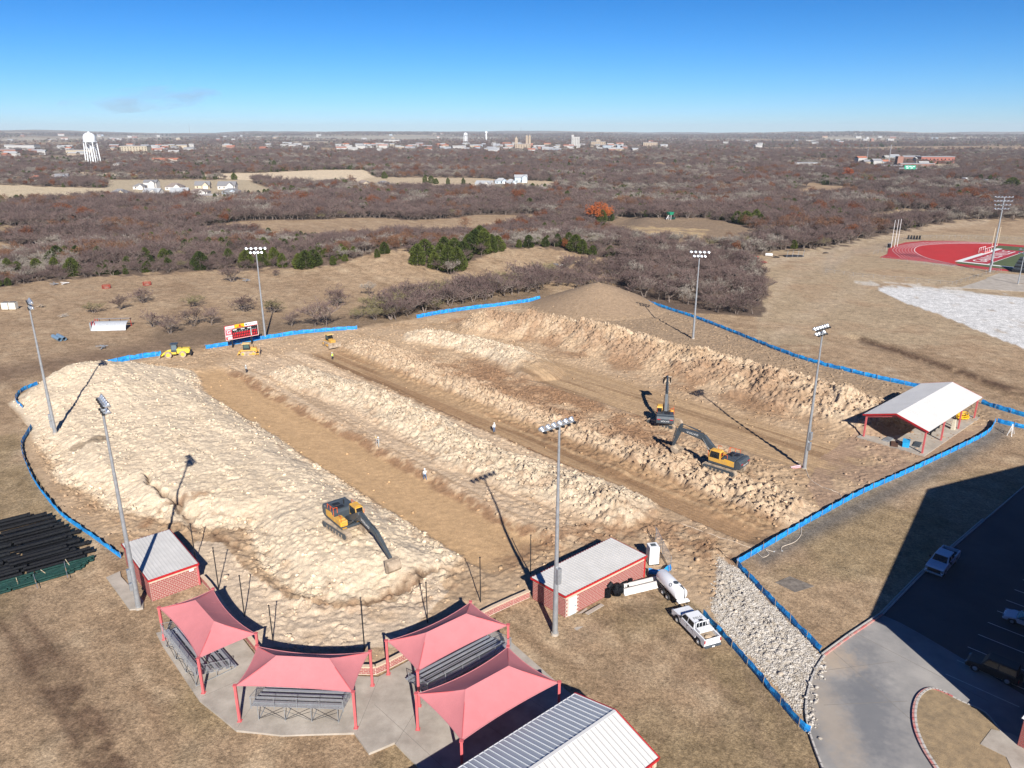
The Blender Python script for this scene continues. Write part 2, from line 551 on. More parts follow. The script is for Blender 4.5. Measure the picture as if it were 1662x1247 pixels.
def mixc(c, k, d):
    k = np.clip(k, 0, 1)[:, None]
    return c * (1 - k) + d * k

OPEN = [  # clearings among the woods, outlined in the photograph
    [(0, 297), (60, 306), (180, 316), (250, 322), (430, 322), (430, 312), (440, 310), (400, 306), (180, 316), (150, 306), (60, 303)],
    [(-100, 296), (60, 303), (185, 306), (230, 316), (300, 322), (140, 322), (60, 328), (-100, 332)],
    [(170, 292), (400, 292), (440, 308), (440, 322), (330, 324), (180, 322)],
    [(130, 280), (250, 283), (420, 281), (520, 276), (592, 276), (612, 290), (540, 298), (480, 298), (400, 293), (300, 285), (130, 286)],
    [(600, 288), (760, 289), (900, 295), (900, 308), (760, 308), (600, 306), (560, 300)],
    [(-100, 366), (0, 368), (120, 364), (180, 368), (60, 384), (-100, 404)],
    [(640, 322), (800, 324), (950, 333), (940, 337), (800, 330), (640, 327)],
    [(960, 366), (1010, 353), (1150, 355), (1200, 365), (1230, 380), (1240, 392), (1180, 398), (1100, 396), (1040, 390), (1000, 380)],
    [(1400, 352), (1470, 340), (1600, 344), (1590, 352), (1500, 356), (1440, 368), (1400, 372)],
    [(1480, 266), (1560, 268), (1530, 276), (1480, 274)],
    [(1340, 223), (1500, 224), (1400, 229), (1330, 227)],
    [(0, 225), (200, 221), (360, 222), (260, 226), (60, 228), (0, 230)],
    [(330, 222), (640, 221), (900, 224), (600, 227)],
]
NEARLINE = [(-300, 480), (0, 466), (100, 455), (200, 447), (300, 441), (430, 437), (520, 434), (570, 422), (610, 413), (660, 403), (668, 425), (700, 438), (728, 448), (760, 432), (805, 404),
            (850, 402), (905, 403), (960, 414), (1000, 428), (1003, 470), (1040, 492), (1100, 505), (1180, 524), (1236, 524), (1244, 470), (1232, 432),
            (1215, 418), (1280, 405), (1330, 404), (1380, 396), (1440, 380), (1500, 370), (1560, 358), (1662, 356), (2200, 350), (2200, 1500), (-300, 1500)]

def wooded(px, py, x, y):
    d = np.hypot(x, y)
    w_ = ~inpoly(px, py, NEARLINE)
    for p in OPEN: w_ &= ~inpoly(px, py, p)
    w_ &= ~((fbm(x / 120, y / 120, 61, 3) > 0.74) & (d > 420))
    w_ &= ~((fbm(x / 500, y / 500, 63, 3) > 0.66) & (d > 1800))
    w_ &= d < 9000
    return w_

def ground_colour(x, y, h):
    px, py = proj(x, y, h)
    d = np.hypot(x, y)
    n = fbm(x / 14, y / 14, 71, 4); n2 = fbm(x / 3.0, y / 3.0, 72, 4); n3 = fbm(x / 60, y / 60, 73, 3)
    st = fbm((0.76 * x + 0.65 * y) / 2.2, (0.65 * x - 0.76 * y) / 16, 74, 3)
    c = np.tile(GRASS, (len(x), 1))
    c = mixc(c, 1.6 * (n - 0.42), GRASS2)
    c = mixc(c, 2.0 * (n2 - 0.5), GRASS3)
    c = mixc(c, 2.2 * (st - 0.55), GRASS2)
    c = mixc(c, 0.55 * ss(0.45, 0.6, fbm(x / 22, y / 22, 79, 4)) * (d < 150), C(.225, .170, .090))
    # bare scraped lane on the near left and worn ground by the fence
    dw, _, _ = dpoly(px, py, [(60, 1080), (130, 1150), (190, 1260)])
    c = mixc(c, 0.85 * np.exp(-(dw / 46) ** 2) * ss(.30, .52, n2), C(.12, .075, .048))
    dw, _, _ = dpoly(px, py, [(-50, 880), (60, 1080)])
    c = mixc(c, 0.35 * np.exp(-(dw / 70) ** 2), C(.15, .10, .065))
    dw, _, _ = dpoly(px, py, [(-60, 615), (140, 585), (260, 562), (360, 545)])
    c = mixc(c, 0.7 * np.exp(-(dw / 16) ** 2), C(.165, .11, .075))
    dw, _, _ = dpoly(px, py, [(260, 545), (560, 525), (690, 505), (880, 478)])
    c = mixc(c, 0.75 * np.exp(-(dw / 16) ** 2), C(.16, .115, .078))
    # tyre marks by the white pickup
    for ln in ([(1170, 1060), (1230, 1120), (1330, 1260)], [(1130, 1070), (1190, 1130), (1270, 1260)], [(930, 1040), (1000, 1000), (1060, 985)]):
        dw, _, _ = dpoly(px, py, ln)
        c = mixc(c, 0.45 * np.exp(-(dw / 14) ** 2) * ss(.35, .55, n2), C(.17, .115, .075))
    # lighter mown slope on the right, pale caliche area
    m = (px > 1230) & (py > 380) & (py < 560) & ~inpoly(px, py, [(1540, 560), (1700, 640), (1700, 760), (1540, 620)])
    c = mixc(c, 0.55 * m * ss(0.25, 0.5, n), C(.38, .30, .195))
    wx = px + 14 * (n2 - .5); wy = py + 3 * (n2 - .5)
    cal = inpoly(wx, wy, [(1425, 466), (1500, 466), (1662, 484), (1900, 510), (1900, 640), (1662, 566), (1600, 542), (1540, 517), (1470, 492), (1440, 478)])
    c = mixc(c, 0.92 * cal * ss(0.02, 0.34, n2), C(.60, .595, .58))
    cal = inpoly(wx, wy, [(1370, 455), (1500, 462), (1640, 478), (1640, 486), (1500, 474), (1400, 463)])
    c = mixc(c, 0.7 * cal * ss(0.42, 0.55, n2), C(.56, .53, .48))
    dl, _, _ = dpoly(px, py, [(1440, 398), (1380, 410), (1340, 440), (1352, 402), (1420, 378), (1480, 370)])
    c = mixc(c, 0.25 * np.exp(-(dl / 6) ** 2), C(.3, .27, .24))
    # wheel lane outside the fence on the right, muddy
    dl, _, _ = dpoly(px, py, [(1240, 905), (1340, 850), (1480, 782), (1600, 716), (1625, 700)])
    c = mixc(c, 0.85 * np.exp(-(dl / 15) ** 2), C(.150, .135, .120))
    dl, _, _ = dpoly(px, py, [(1660, 640), (1560, 604), (1400, 552)])
    c = mixc(c, 0.95 * np.exp(-(dl / 6) ** 2) * ss(.22, .40, n2), C(.085, .050, .034))
    for ln_, w__, k__ in (([(1210, 450), (1260, 424), (1340, 408), (1420, 388), (1500, 372), (1600, 358)], 6, .7), ([(1236, 520), (1262, 470), (1300, 436), (1370, 414)], 9, .45), ([(1380, 450), (1500, 460), (1640, 474)], 4, .5), ([(1260, 545), (1330, 500), (1400, 470)], 12, .35), ([(1440, 600), (1540, 640), (1662, 668)], 7, .4)):
        dl, _, _ = dpoly(px + 10 * (n - .5), py + 5 * (n2 - .5), ln_)
        c = mixc(c, k__ * np.exp(-(dl / w__) ** 2) * ss(.28, .5, n2), C(.47, .37, .26))
    dl, _, _ = dpoly(px, py, [(0, 1010), (55, 1090), (110, 1180), (150, 1260)]); dl2, _, _ = dpoly(px, py, [(40, 1000), (100, 1080), (160, 1170), (205, 1260)])
    c = mixc(c, .65 * np.exp(-(np.minimum(dl, dl2) / 9) ** 2) * ss(.25, .5, n2), C(.125, .078, .050))
    # far land
    w_ = wooded(px + 34 * (n - .5), py + 16 * (n2 - .5), x, y)
    c = mixc(c, w_ * (.75 + .25 * n2) * (d > 220), LITTER)
    for i, p in enumerate(OPEN):
        q = inpoly(px, py + 0.6 * (n3 - .5), p) & (d > 300)
        c = mixc(c, q * 1.0, (C(.56, .45, .30), C(.52, .42, .28), C(.42, .34, .23), C(.60, .48, .33), C(.46, .36, .24), C(.30, .215, .13), C(.26, .185, .12), C(.26, .185, .12), C(.33, .26, .17), C(.5, .4, .27), C(.45, .39, .29), C(.42, .36, .28), C(.38, .34, .27))[i])
    dirt = inpoly(px, py, [(1010, 366), (1150, 372), (1140, 386), (1060, 386), (1020, 380)])
    c = mixc(c, dirt * 0.9 * ss(.3, .55, n2), C(.46, .33, .18))
    farp = ss(.52, .60, fbm(x / 700, y / 420, 83, 3)) * ss(2500, 5000, d)
    c = mixc(c, farp * 0.9, C(.36, .30, .22))
    c = mixc(c, ss(5000, 9000, d) * 0.75 * (1 - farp), C(.115, .10, .092))
    return c, px, py

def site_colour(x, y, h, q, dist, c):
    n = fbm(x / 5, y / 5, 91, 4); n2 = fbm(x / 1.6, y / 1.6, 92, 4); nb = fbm(x / 20, y / 20, 93, 3)
    s, t, da = q['s'], q['t'], q['da']
    inn = sdpoly(x, y, SITE) + 1.6 * (n - .5)
    col = np.tile(C(.43, .31, .20), (len(x), 1))
    col = mixc(col, 1.4 * (n - 0.45), BROWN)
    # pale bands
    a = ss(-0.6, 0.6, da)
    col = mixc(col, a * 1.0, PALE)
    col = mixc(col, a * 1.5 * (n - .52), PALE2)
    band = ss(59.5, 61.2, s + 2 * q['wob']) * (1 - ss(78.6, 80.2, s + q['wob'])) * ss(-168, -160, t) * (1 - ss(-70, -50, t))
    col = mixc(col, band * 0.85, C(.51, .385, .265))
    col = mixc(col, ss(0.05, 0.5, q['p1']) * 0.9, PALE * 0.93)
    col = mixc(col, ss(0.1, 0.6, q['p4']) * 0.85, C(.50, .375, .255))
    col = mixc(col, ss(0.05, 0.4, q['p2']) * ss(-.2, .25, n - .38 + 0.14 * np.sin(s)), C(.51, .39, .268))
    col = mixc(col, ss(0.05, 0.4, q['p3']) * 0.9, PALE * 0.95)
    # red-brown broken ground in the excavators' band
    red = ss(90, 94, s) * (1 - ss(104, 108, s)) * ss(-150, -120, t) * (1 - ss(-75, -60, t))
    col = mixc(col, red * ss(.42, .62, nb * .5 + n * .5) * 0.8, RED * 1.15)
    red = ss(120, 126, s) * (1 - ss(134, 140, s)) * ss(-175, -160, t) * (1 - ss(-62, -55, t))
    col = mixc(col, red * ss(.35, .6, n) * 0.6, RED * 1.2)
    # cut strips
    col = mixc(col, q['cutB'] * (1 - ss(-.6, .4, da)) * ss(0.15, 0.3, .3 + n * .3), TAN)
    dlb, _, _ = dpoly(x, y, STB)
    col = mixc(col, .3 * np.exp(-(dlb / 1.3) ** 2), TAN * 1.25)
    col = mixc(col, q['cutD'] * 1.0, C(.305, .192, .108))
    col = mixc(col, q['cutF'] * 0.95, C(.345, .235, .140))
    col = mixc(col, 0.8 * ss(58.6, 59.6, s + 2 * q['wob']) * (1 - ss(60.2, 62.0, s + 2 * q['wob'])) * ss(-162, -155, t) * (1 - ss(-63, -56, t)) * ss(.35, .55, n2), RED * 1.1)
    col = mixc(col, 0.9 * ss(78.2, 79.2, s) * (1 - ss(79.6, 80.4, s)) * ss(.4, .6, n2) * ss(-160, -150, t) * (1 - ss(-50, -44, t)), RED * 1.1)
    # wheel and crawler marks running along the lanes
    mk = fbm(t / 26, s / 1.1, 301, 2); mk2 = fbm(t / 40 + 9, s / .8, 302, 2)
    lane = np.clip(q['cutD'] + q['cutF'], 0, 1)
    col = mixc(col, lane * ss(.50, .66, mk) * .55, C(.17, .10, .056))
    col = mixc(col, lane * ss(.52, .66, mk2) * .55, C(.42, .29, .17))
    col = mixc(col, band * (1 - ss(.05, .4, q['p1'])) * ss(.52, .66, mk2) * .4, BROWN)
    gp = inpoly(x + (n2 - .5), y + (n - .5), gl([(1165, 905), (1200, 928), (1290, 1022), (1336, 1080), (1296, 1150), (1200, 1042), (1158, 985)]))
    col = mixc(col, gp * .8, C(.42, .38, .325))
    # stockpile
    col = mixc(col, ss(0.1, 0.7, q['cone']), C(.225, .145, .090) )
    col = mixc(col, ss(0.1, 0.7, q['cone']) * ss(.5, .62, fbm(np.arctan2(y - 224, x - 26) * 14, np.hypot(x - 26, y - 224) / 9, 77, 3)) * .5, C(.36, .255, .17))
    # ground beyond the far ridge and northern strip
    col = mixc(col, ss(147, 152, s) * 0.9, C(.285, .205, .135))
    dm, _, _ = dpoly(x, y, MUDDY)
    col = mixc(col, 0.65 * np.exp(-(dm / 3.2) ** 2) * ss(.35, .55, n2), RED * 1.15)
    # scarps at the slumped south edge of the fill
    dsc, _, _ = dpoly(x + 2.6 * (fbm(x / 1.6, y / 1.6, 7, 3) - .5), y + 2.6 * (fbm(x / 1.6, y / 1.6, 27, 3) - .5), SCARP)
    col = mixc(col, 0.5 * np.exp(-(dsc / 1.3) ** 2) * ss(.35, .6, n), C(.24, .145, .085))
    dck, _, _ = dpoly(x, y, gl([(225, 838), (262, 812), (290, 802), (330, 800)], 2))
    col = mixc(col, 0.75 * np.exp(-(dck / .9) ** 2) * ss(.35, .55, n2), C(.25, .14, .075))
    col = mixc(col, 0.9 * np.exp(-(dsc / .42) ** 2) * (dsc < 3), C(.13, .080, .050))
    dcc, _, _ = dpoly(x + 2.0 * (fbm(x / 2.2, y / 2.2, 6, 3) - .5), y + 2.0 * (fbm(x / 2.2, y / 2.2, 16, 3) - .5), CRACK)
    col = mixc(col, 0.8 * np.exp(-(dcc / .35) ** 2), C(.16, .10, .065))
    # pale silt around the net poles, standing water hollows
    strip = inpoly(x, y, gl([(318, 878), (360, 880), (400, 930), (470, 975), (560, 990), (640, 975), (700, 935), (730, 960), (640, 1050), (420, 1050), (335, 985), (300, 920)]))
    col = mixc(col, strip * .9 * ss(.1, .35, n), C(.56, .445, .325))
    for c_, r_ in ((G0W, 1.5), (G0W2, 1.9)):
        dd = np.hypot(x - c_[0], y - c_[1])
        col = mixc(col, ss(r_, r_ - .5, dd + (n2 - .5)), C(.30, .235, .165))
    apron = inpoly(x, y, gl([(1395, 700), (1620, 690), (1480, 770), (1340, 840), (1310, 790), (1330, 740)]))
    col = mixc(col, apron * 0.8 * ss(.25, .5, n), C(.30, .205, .145))
    col = mixc(col, ss(.60, .72, n2) * 0.35 * (dist > .4), RED * 1.3)
    # moisture: lumps turned up from below
    col = mixc(col, ss(.55, .75, fbm(x / .7, y / .7, 95, 3)) * np.clip(dist, 0, 1) * 0.35, BROWN)
    k = ss(-0.8, 0.8, inn)
    return mixc(c, k, col) if False else c * (1 - k[:, None]) + col * k[:, None]

G0W = g0(127, 722, 1.5); G0W2 = g0(158, 716, 1.5)

def grid_mesh(name, x, y, z, faces, col, rough, m):
    me = bpy.data.meshes.new(name)
    nv = len(x); nf = len(faces)
    me.vertices.add(nv)
    me.vertices.foreach_set('co', np.stack([x, y, z], 1).ravel())
    me.loops.add(nf * 4)
    me.loops.foreach_set('vertex_index', faces.ravel())
    me.polygons.add(nf)
    me.polygons.foreach_set('loop_start', np.arange(nf) * 4)
    me.polygons.foreach_set('use_smooth', np.ones(nf, bool))
    me.update(calc_edges=True)
    a = me.attributes.new('Col', 'FLOAT_COLOR', 'POINT')
    a.data.foreach_set('color', np.concatenate([np.clip(col, 0, 1), np.ones((nv, 1))], 1).ravel())
    a = me.attributes.new('rough', 'FLOAT', 'POINT')
    a.data.foreach_set('value', rough)
    me.materials.append(m)
    return put(name, me)

MG = ground_mat('dry_grass_ground', [(0.55, 8, .62, 1.30, 1.0), (2.6, 6, .52, 1.40, 1.0), (7.5, 4, .62, 1.34, 1.0), (0.12, 4, .88, 1.12, 2.5)], 0.16, 2.6)
MD = ground_mat('turned_earth', [(1.3, 8, .78, 1.15, 1.0), (6.0, 5, .72, 1.20, 1.0), (0.5, 5, .86, 1.12, 3.0)], 0.12, 5.5)

def build_ground():
    ang = np.concatenate([np.linspace(-math.pi, R(-52), 40, endpoint=False), np.linspace(R(-52), R(52), 460), np.linspace(R(52), math.pi, 40)[1:]])
    rr = np.concatenate([np.linspace(1, 38, 10, endpoint=False), 38 * (15500 / 38) ** np.linspace(0, 1, 700)])
    A, Q = np.meshgrid(ang, rr)
    x = (Q * np.sin(A)).ravel(); y = (Q * np.cos(A)).ravel()
    h = base_h(x, y)
    sdv = sdpoly(x, y, SITE)
    c, px, py = ground_colour(x, y, h)
    z = np.where(sdv > -0.3, h * 0.3, h)
    z = np.where(sdv > 1.2, -2.6, z)
    na = len(ang)
    i, j = np.meshgrid(np.arange(len(rr) - 1), np.arange(na - 1), indexing='ij')
    v0 = (i * na + j).ravel()
    f = np.stack([v0, v0 + 1, v0 + na + 1, v0 + na], 1)
    rough = np.clip(0.25 + 0.5 * fbm(x / 6, y / 6, 99, 2), 0, 1) * (1 - ss(250, 600, np.hypot(x, y)) * .6)
    o = grid_mesh('ground', x, y, z, f[:, ::-1].copy(), c, rough, MG)
    tag(o, kind='structure')
    # the dirt field in fine relief
    st = 0.215
    gx = np.arange(-102, 98, st); gy = np.arange(50, 248, st)
    X, Y = np.meshgrid(gx, gy)
    x = X.ravel(); y = Y.ravel()
    sdv = sdpoly(x, y, SITE)
    keep = sdv > -0.35
    # rows nearer than needed are kept at full density, the outside is dropped
    idx = -np.ones(len(x), int); idx[keep] = np.arange(keep.sum())
    nx = len(gx)
    i, j = np.meshgrid(np.arange(len(gy) - 1), np.arange(nx - 1), indexing='ij')
    v0 = (i * nx + j).ravel()
    f = np.stack([idx[v0], idx[v0 + 1], idx[v0 + nx + 1], idx[v0 + nx]], 1)
    f = f[(f >= 0).all(1)]
    x = x[keep]; y = y[keep]; sdv = sdv[keep]
    hb = base_h(x, y)
    hs_, dist, q = site_h(x, y)
    h = hb * 0.3 + hs_
    h = np.where(sdv < 0, hb * .3 - 0.1, h) + 0.03
    c0, px, py = ground_colour(x, y, hb)
    c = site_colour(x, y, h, q, dist, c0)
    o = grid_mesh('dirt_field', x, y, h, f, c, np.clip(dist + .1, 0, 1), MD)
    tag(o, kind='structure')
build_ground()

def stones(name, pts, smin, smax, m, seed, flat=0.75, cols=None):
    """many loose lumps as one mesh: jittered 12-sided blobs"""
    rng = np.random.default_rng(seed)
    t = (1 + 5 ** .5) / 2
    iv = np.array([(-1, t, 0), (1, t, 0), (-1, -t, 0), (1, -t, 0), (0, -1, t), (0, 1, t), (0, -1, -t), (0, 1, -t), (t, 0, -1), (t, 0, 1), (-t, 0, -1), (-t, 0, 1)]) / 1.9
    fi = np.array([(0, 11, 5), (0, 5, 1), (0, 1, 7), (0, 7, 10), (0, 10, 11), (1, 5, 9), (5, 11, 4), (11, 10, 2), (10, 7, 6), (7, 1, 8), (3, 9, 4), (3, 4, 2), (3, 2, 6), (3, 6, 8), (3, 8, 9), (4, 9, 5), (2, 4, 11), (6, 2, 10), (8, 6, 7), (9, 8, 1)])
    n = len(pts); pts = np.array(pts)
    sz = smin + (smax - smin) * rng.random(n) ** 3.0
    sc = sz[:, None] * rng.uniform(.65, 1.25, (n, 3)); sc[:, 2] *= flat
    V = iv[None] * (1 + rng.uniform(-.42, .38, (n, 12, 1))) * sc[:, None, :]
    a = rng.uniform(0, 6.28, n); ca, sa = np.cos(a)[:, None], np.sin(a)[:, None]
    V = np.stack([V[..., 0] * ca - V[..., 1] * sa, V[..., 0] * sa + V[..., 1] * ca, V[..., 2]], -1)
    V += pts[:, None, :] + np.array([0, 0, 1]) * (sz * .22)[:, None, None]
    F = (fi[None] + (np.arange(n) * 12)[:, None, None]).reshape(-1, 3)
    me = bpy.data.meshes.new(name)
    me.vertices.add(n * 12); me.vertices.foreach_set('co', V.ravel())
    me.loops.add(len(F) * 3); me.loops.foreach_set('vertex_index', F.ravel())
    me.polygons.add(len(F)); me.polygons.foreach_set('loop_start', np.arange(len(F)) * 3)
    me.update(calc_edges=True)
    me.materials.append(m)
    if cols is not None:
        at = me.attributes.new('Col', 'FLOAT_COLOR', 'POINT')
        cc = np.repeat(cols, 12, 0) * rng.uniform(.8, 1.15, (n, 1)).repeat(12, 0)
        at.data.foreach_set('color', np.concatenate([cc, np.ones((n * 12, 1))], 1).ravel())
    return put(name, me)

def clods():
    rng = np.random.default_rng(5)
    x = rng.uniform(-100, 96, 420000); y = rng.uniform(52, 240, 420000)
    ok = sdpoly(x, y, SITE) > 1.0
    x, y = x[ok], y[ok]
    h, dist, q = site_h(x, y)
    cl = fbm(x / 2.5, y / 2.5, 66, 3)
    p = np.clip(dist, 0, 1) ** 1.3 * ss(.36, .62, cl) * .42 + 0.004 + .012 * ss(0, 1, q['da'])
    k = rng.random(len(x)) < p
    x, y, h, dist = x[k], y[k], h[k], dist[k]
    _, _, q = site_h(x, y)
    hb = base_h(x, y)
    c0, _, _ = ground_colour(x, y, hb)
    c = site_colour(x, y, h, q, dist, c0)
    o = stones('dirt_clods', np.stack([x, y, h + hb * .3], 1), .04, .32, MCL, 8, .75, c)
    tag(o, kind='stuff', label='loose clods of pale and brown earth scattered over the dirt field', cat='dirt clods')
MCL = bpy.data.materials.new('clod_earth')
MCL.use_nodes = True
_n = MCL.node_tree.nodes; _l = MCL.node_tree.links
_a = _n.new('ShaderNodeAttribute'); _a.attribute_name = 'Col'
_no = _n.new('ShaderNodeTexNoise'); _no.inputs['Scale'].default_value = 6
_tc = _n.new('ShaderNodeTexCoord'); _l.new(_tc.outputs['Object'], _no.inputs['Vector'])
_mr = _n.new('ShaderNodeMapRange'); _mr.inputs['To Min'].default_value = .75; _mr.inputs['To Max'].default_value = 1.3
_l.new(_no.outputs['Fac'], _mr.inputs['Value'])
_vm = _n.new('ShaderNodeVectorMath'); _vm.operation = 'SCALE'
_l.new(_a.outputs['Color'], _vm.inputs[0]); _l.new(_mr.outputs[0], _vm.inputs['Scale'])
_l.new(_vm.outputs[0], _n['Principled BSDF'].inputs['Base Color'])
_n['Principled BSDF'].inputs['Roughness'].default_value = .95
_n['Principled BSDF'].inputs['Specular IOR Level'].default_value = .1
clods()
# ------------------------------------------------------------------ trees
def leafmat(name, c1, c2, hue=0.02):
    m = bpy.data.materials.new(name)
    m.use_nodes = True
    n = m.node_tree.nodes; l = m.node_tree.links
    b = n['Principled BSDF']; b.inputs['Roughness'].default_value = .85; b.inputs['Specular IOR Level'].default_value = .15
    oi = n.new('ShaderNodeObjectInfo')
    tc = n.new('ShaderNodeTexCoord'); ns = n.new('ShaderNodeTexNoise'); ns.inputs['Scale'].default_value = 0.9; ns.inputs['Detail'].default_value = 3
    l.new(tc.outputs['Object'], ns.inputs['Vector'])
    ad = n.new('ShaderNodeMath'); ad.operation = 'MULTIPLY_ADD'; ad.inputs[1].default_value = .55
    l.new(ns.outputs['Fac'], ad.inputs[0])
    mm = n.new('ShaderNodeMath'); mm.operation = 'MULTIPLY'; mm.inputs[1].default_value = .55
    l.new(oi.outputs['Random'], mm.inputs[0]); l.new(mm.outputs[0], ad.inputs[2])
    r = n.new('ShaderNodeValToRGB'); r.color_ramp.elements[0].position = .15; r.color_ramp.elements[1].position = .85
    r.color_ramp.elements[0].color = lin(c1); r.color_ramp.elements[1].color = lin(c2)
    l.new(ad.outputs[0], r.inputs[0]); l.new(r.outputs[0], b.inputs['Base Color'])
    return m

BARK = leafmat('grey_bark', (.10, .078, .066), (.21, .17, .145))
TWIG = leafmat('bare_twigs', (.072, .047, .047), (.165, .112, .100))
TWIGP = leafmat('pale_twigs', (.20, .175, .145), (.33, .295, .25))
TWIGO = leafmat('olive_twigs', (.13, .115, .055), (.22, .19, .09))
RUST = leafmat('rust_oak_leaves', (.10, .034, .016), (.20, .070, .028))
RUSTB = leafmat('brown_oak_leaves', (.10, .048, .03), (.20, .105, .06))
GREEN = leafmat('juniper_needles', (.016, .030, .008), (.090, .105, .020))

def branchy(seed, H=8.0, W=8.0, stems=1, lv=(4, 4, 3), twigs=6, tw=0.05, tl=0.9, low=0.25):
    """bare tree: recursive tapered limbs; returns limb MB and twig MB"""
    rng = random.Random(seed)
    tr = MB(); cr = MB()
    def limb(p, d, L, r, k):
        segs = 2 if k < 3 else 1
        q = p
        pts = [p]
        for i in range(segs):
            d = (d + Vector((rng.uniform(-.25, .25), rng.uniform(-.25, .25), rng.uniform(-.12, .2)))).normalized()
            q2 = q + d * (L / segs)
            rr0 = r * (1 - 0.45 * i / segs); rr1 = r * (1 - 0.45 * (i + 1) / segs)
            (tr if k < 2 else cr).m = 0
            (tr if k < 2 else cr).tube(q, q2, rr0, rr1, 5 if k < 1 else 3, False)
            q = q2; pts.append(q)
        if k >= len(lv):
            cr.m = 1
            for _ in range(twigs):
                a = pts[0].lerp(pts[-1], rng.uniform(.2, 1))
                dd = (d + Vector((rng.gauss(0, .75), rng.gauss(0, .75), rng.gauss(0.1, .6)))).normalized()
                e = a + dd * tl * rng.uniform(.6, 1.3)
                u = dd.cross(Vector((rng.gauss(0, 1), rng.gauss(0, 1), rng.gauss(0, 1)))).normalized() * tw
                cr.add([a - u, a + u, e], [(0, 1, 2)])
            return
        nb = lv[k]
        for b_ in range(nb):
            a = pts[0].lerp(pts[-1], low + (1 - low) * (b_ + 1) / nb) if k else pts[0].lerp(pts[-1], .45 + .55 * (b_ + 1) / nb)
            az = rng.uniform(0, 6.283) if k else 6.283 * b_ / nb + rng.uniform(-.5, .5)
            out = Vector((math.cos(az), math.sin(az), rng.uniform(.05, .55)))
            mixk = .75 if k == 0 else .6
            dd = (d * (1 - mixk) + out * mixk).normalized()
            limb(a, dd, L * rng.uniform(.62, .85) * (1.0 if k else W / H), r * .55, k + 1)
    for s_ in range(stems):
        az = 6.283 * s_ / stems + rng.uniform(0, 1)
        o = Vector((math.cos(az), math.sin(az), 0)) * (0.25 if stems > 1 else 0)
        d0 = Vector((math.cos(az) * .45, math.sin(az) * .45, 1)) if stems > 1 else Vector((rng.uniform(-.1, .1), rng.uniform(-.1, .1), 1))
        limb(o, d0.normalized(), H * .40, H * .022 + .04, 0)
    return tr, cr

def leafy(seed, H, W, nclump, nleaf, ls, zc=.6, tall=1.0):
    rng = random.Random(seed)
    tr, cr0 = branchy(seed, H * .8, W * .7, 1, (4, 3), 2, .05, .6)
    cr = MB(); cr.m = 1
    for i in range(nclump):
        while True:
            p = Vector((rng.uniform(-1, 1), rng.uniform(-1, 1), rng.uniform(-1, 1)))
            if .25 < p.length < 1: break
        c = Vector((p.x * W / 2 * .8, p.y * W / 2 * .8, H * zc + p.z * H * (1 - zc) * .85 * tall))
        rr = rng.uniform(.12, .22) * W
        for _ in range(nleaf):
            q = Vector((rng.gauss(0, 1), rng.gauss(0, 1), rng.gauss(0, 1))).normalized() * rr * rng.uniform(.6, 1.05)
            q.z *= .75
            a = c + q
            u = Vector((rng.gauss(0, 1), rng.gauss(0, 1), rng.gauss(0, 1))).normalized() * ls
            v = u.cross(Vector((rng.gauss(0, 1), rng.gauss(0, 1), rng.gauss(0, 1)))).normalized() * ls
            cr.add([a - u, a + v, a + u * .9, ], [(0, 1, 2)])
    o = MB(); o.add(cr0.v, cr0.f); o.mi = [0] * len(cr0.f); n0 = len(o.f)
    o.add(cr.v, cr.f); o.mi = [0] * n0 + [1] * len(cr.f)
    return tr, o

def juniper(seed, H, W, n=1500, ls=.17):
    rng = random.Random(seed)
    tr = MB(); tr.tube((0, 0, 0), (0, 0, H * .8), H * .03, .03, 5, False)
    cr = MB(); cr.m = 1
    lobes = [(rng.uniform(0, 6.28), rng.uniform(.1, .85), rng.uniform(.75, 1.15)) for _ in range(16)]
    for i in range(n):
        t_ = rng.random() ** 1.25
        az = rng.uniform(0, 6.283)
        prof_ = (1 - t_ ** 2.2) ** .75 * (0.62 + .38 * min(1, t_ * 4 + .2))
        lob = 1.0
        for la, lz, lk in lobes:
            da_ = math.cos(az - la)
            if da_ > .72 and abs(t_ - lz) < .16: lob = max(lob * lk, .72)
        rr = W / 2 * prof_ * lob * rng.uniform(.72, 1.06)
        a = Vector((math.cos(az) * rr, math.sin(az) * rr, H * (.04 + .96 * t_) + rng.uniform(-.15, .15)))
        d = (Vector((math.cos(az), math.sin(az), .9)) + Vector((rng.gauss(0, .5), rng.gauss(0, .5), rng.gauss(0, .4)))).normalized()
        u = d.cross(Vector((rng.gauss(0, 1), rng.gauss(0, 1), rng.gauss(0, 1)))).normalized() * ls * .8
        cr.add([a - u, a + u, a + d * ls * 2.6], [(0, 1, 2)])
    return tr, cr

PROTO = {}
def proto(key, pair, twigm):
    tr, cr = pair
    t1 = tr.mesh('trunk', BARK); t2 = cr.mesh('crown', [BARK, twigm])
    both = MB(); both.add(tr.v, tr.f); both.mi = [0] * len(tr.f)
    both.add(cr.v, cr.f); both.mi = [0] * len(tr.f) + list(cr.mi)
    PROTO[key] = (t1, t2, both.mesh('tree_' + key, [BARK, twigm]))
for i in range(5):
    proto('bare%d' % i, branchy(20 + i, 8.5, 9.5, 1 + (i % 3), (5, 5, 4) if i % 3 == 0 else (4, 4, 3) if i % 3 == 2 else (4, 5, 3), 7, .050, 1.0), TWIG)
for i in range(2):
    proto('pale%d' % i, branchy(40 + i, 9, 8.5, 1, (5, 5, 4), 6, .045, 1.0), TWIGP)
proto('brush0', branchy(50, 4.2, 5.5, 5, (3, 3, 2), 7, .034, .75), TWIG)
proto('brush1', branchy(51, 4.0, 5.0, 6, (3, 3, 2), 7, .034, .75), TWIGO)
proto('rust0', leafy(60, 8.5, 8, 26, 44, .26), RUST)
FIRE = leafmat('bright_orange_leaves', (.24, .052, .016), (.42, .120, .030))
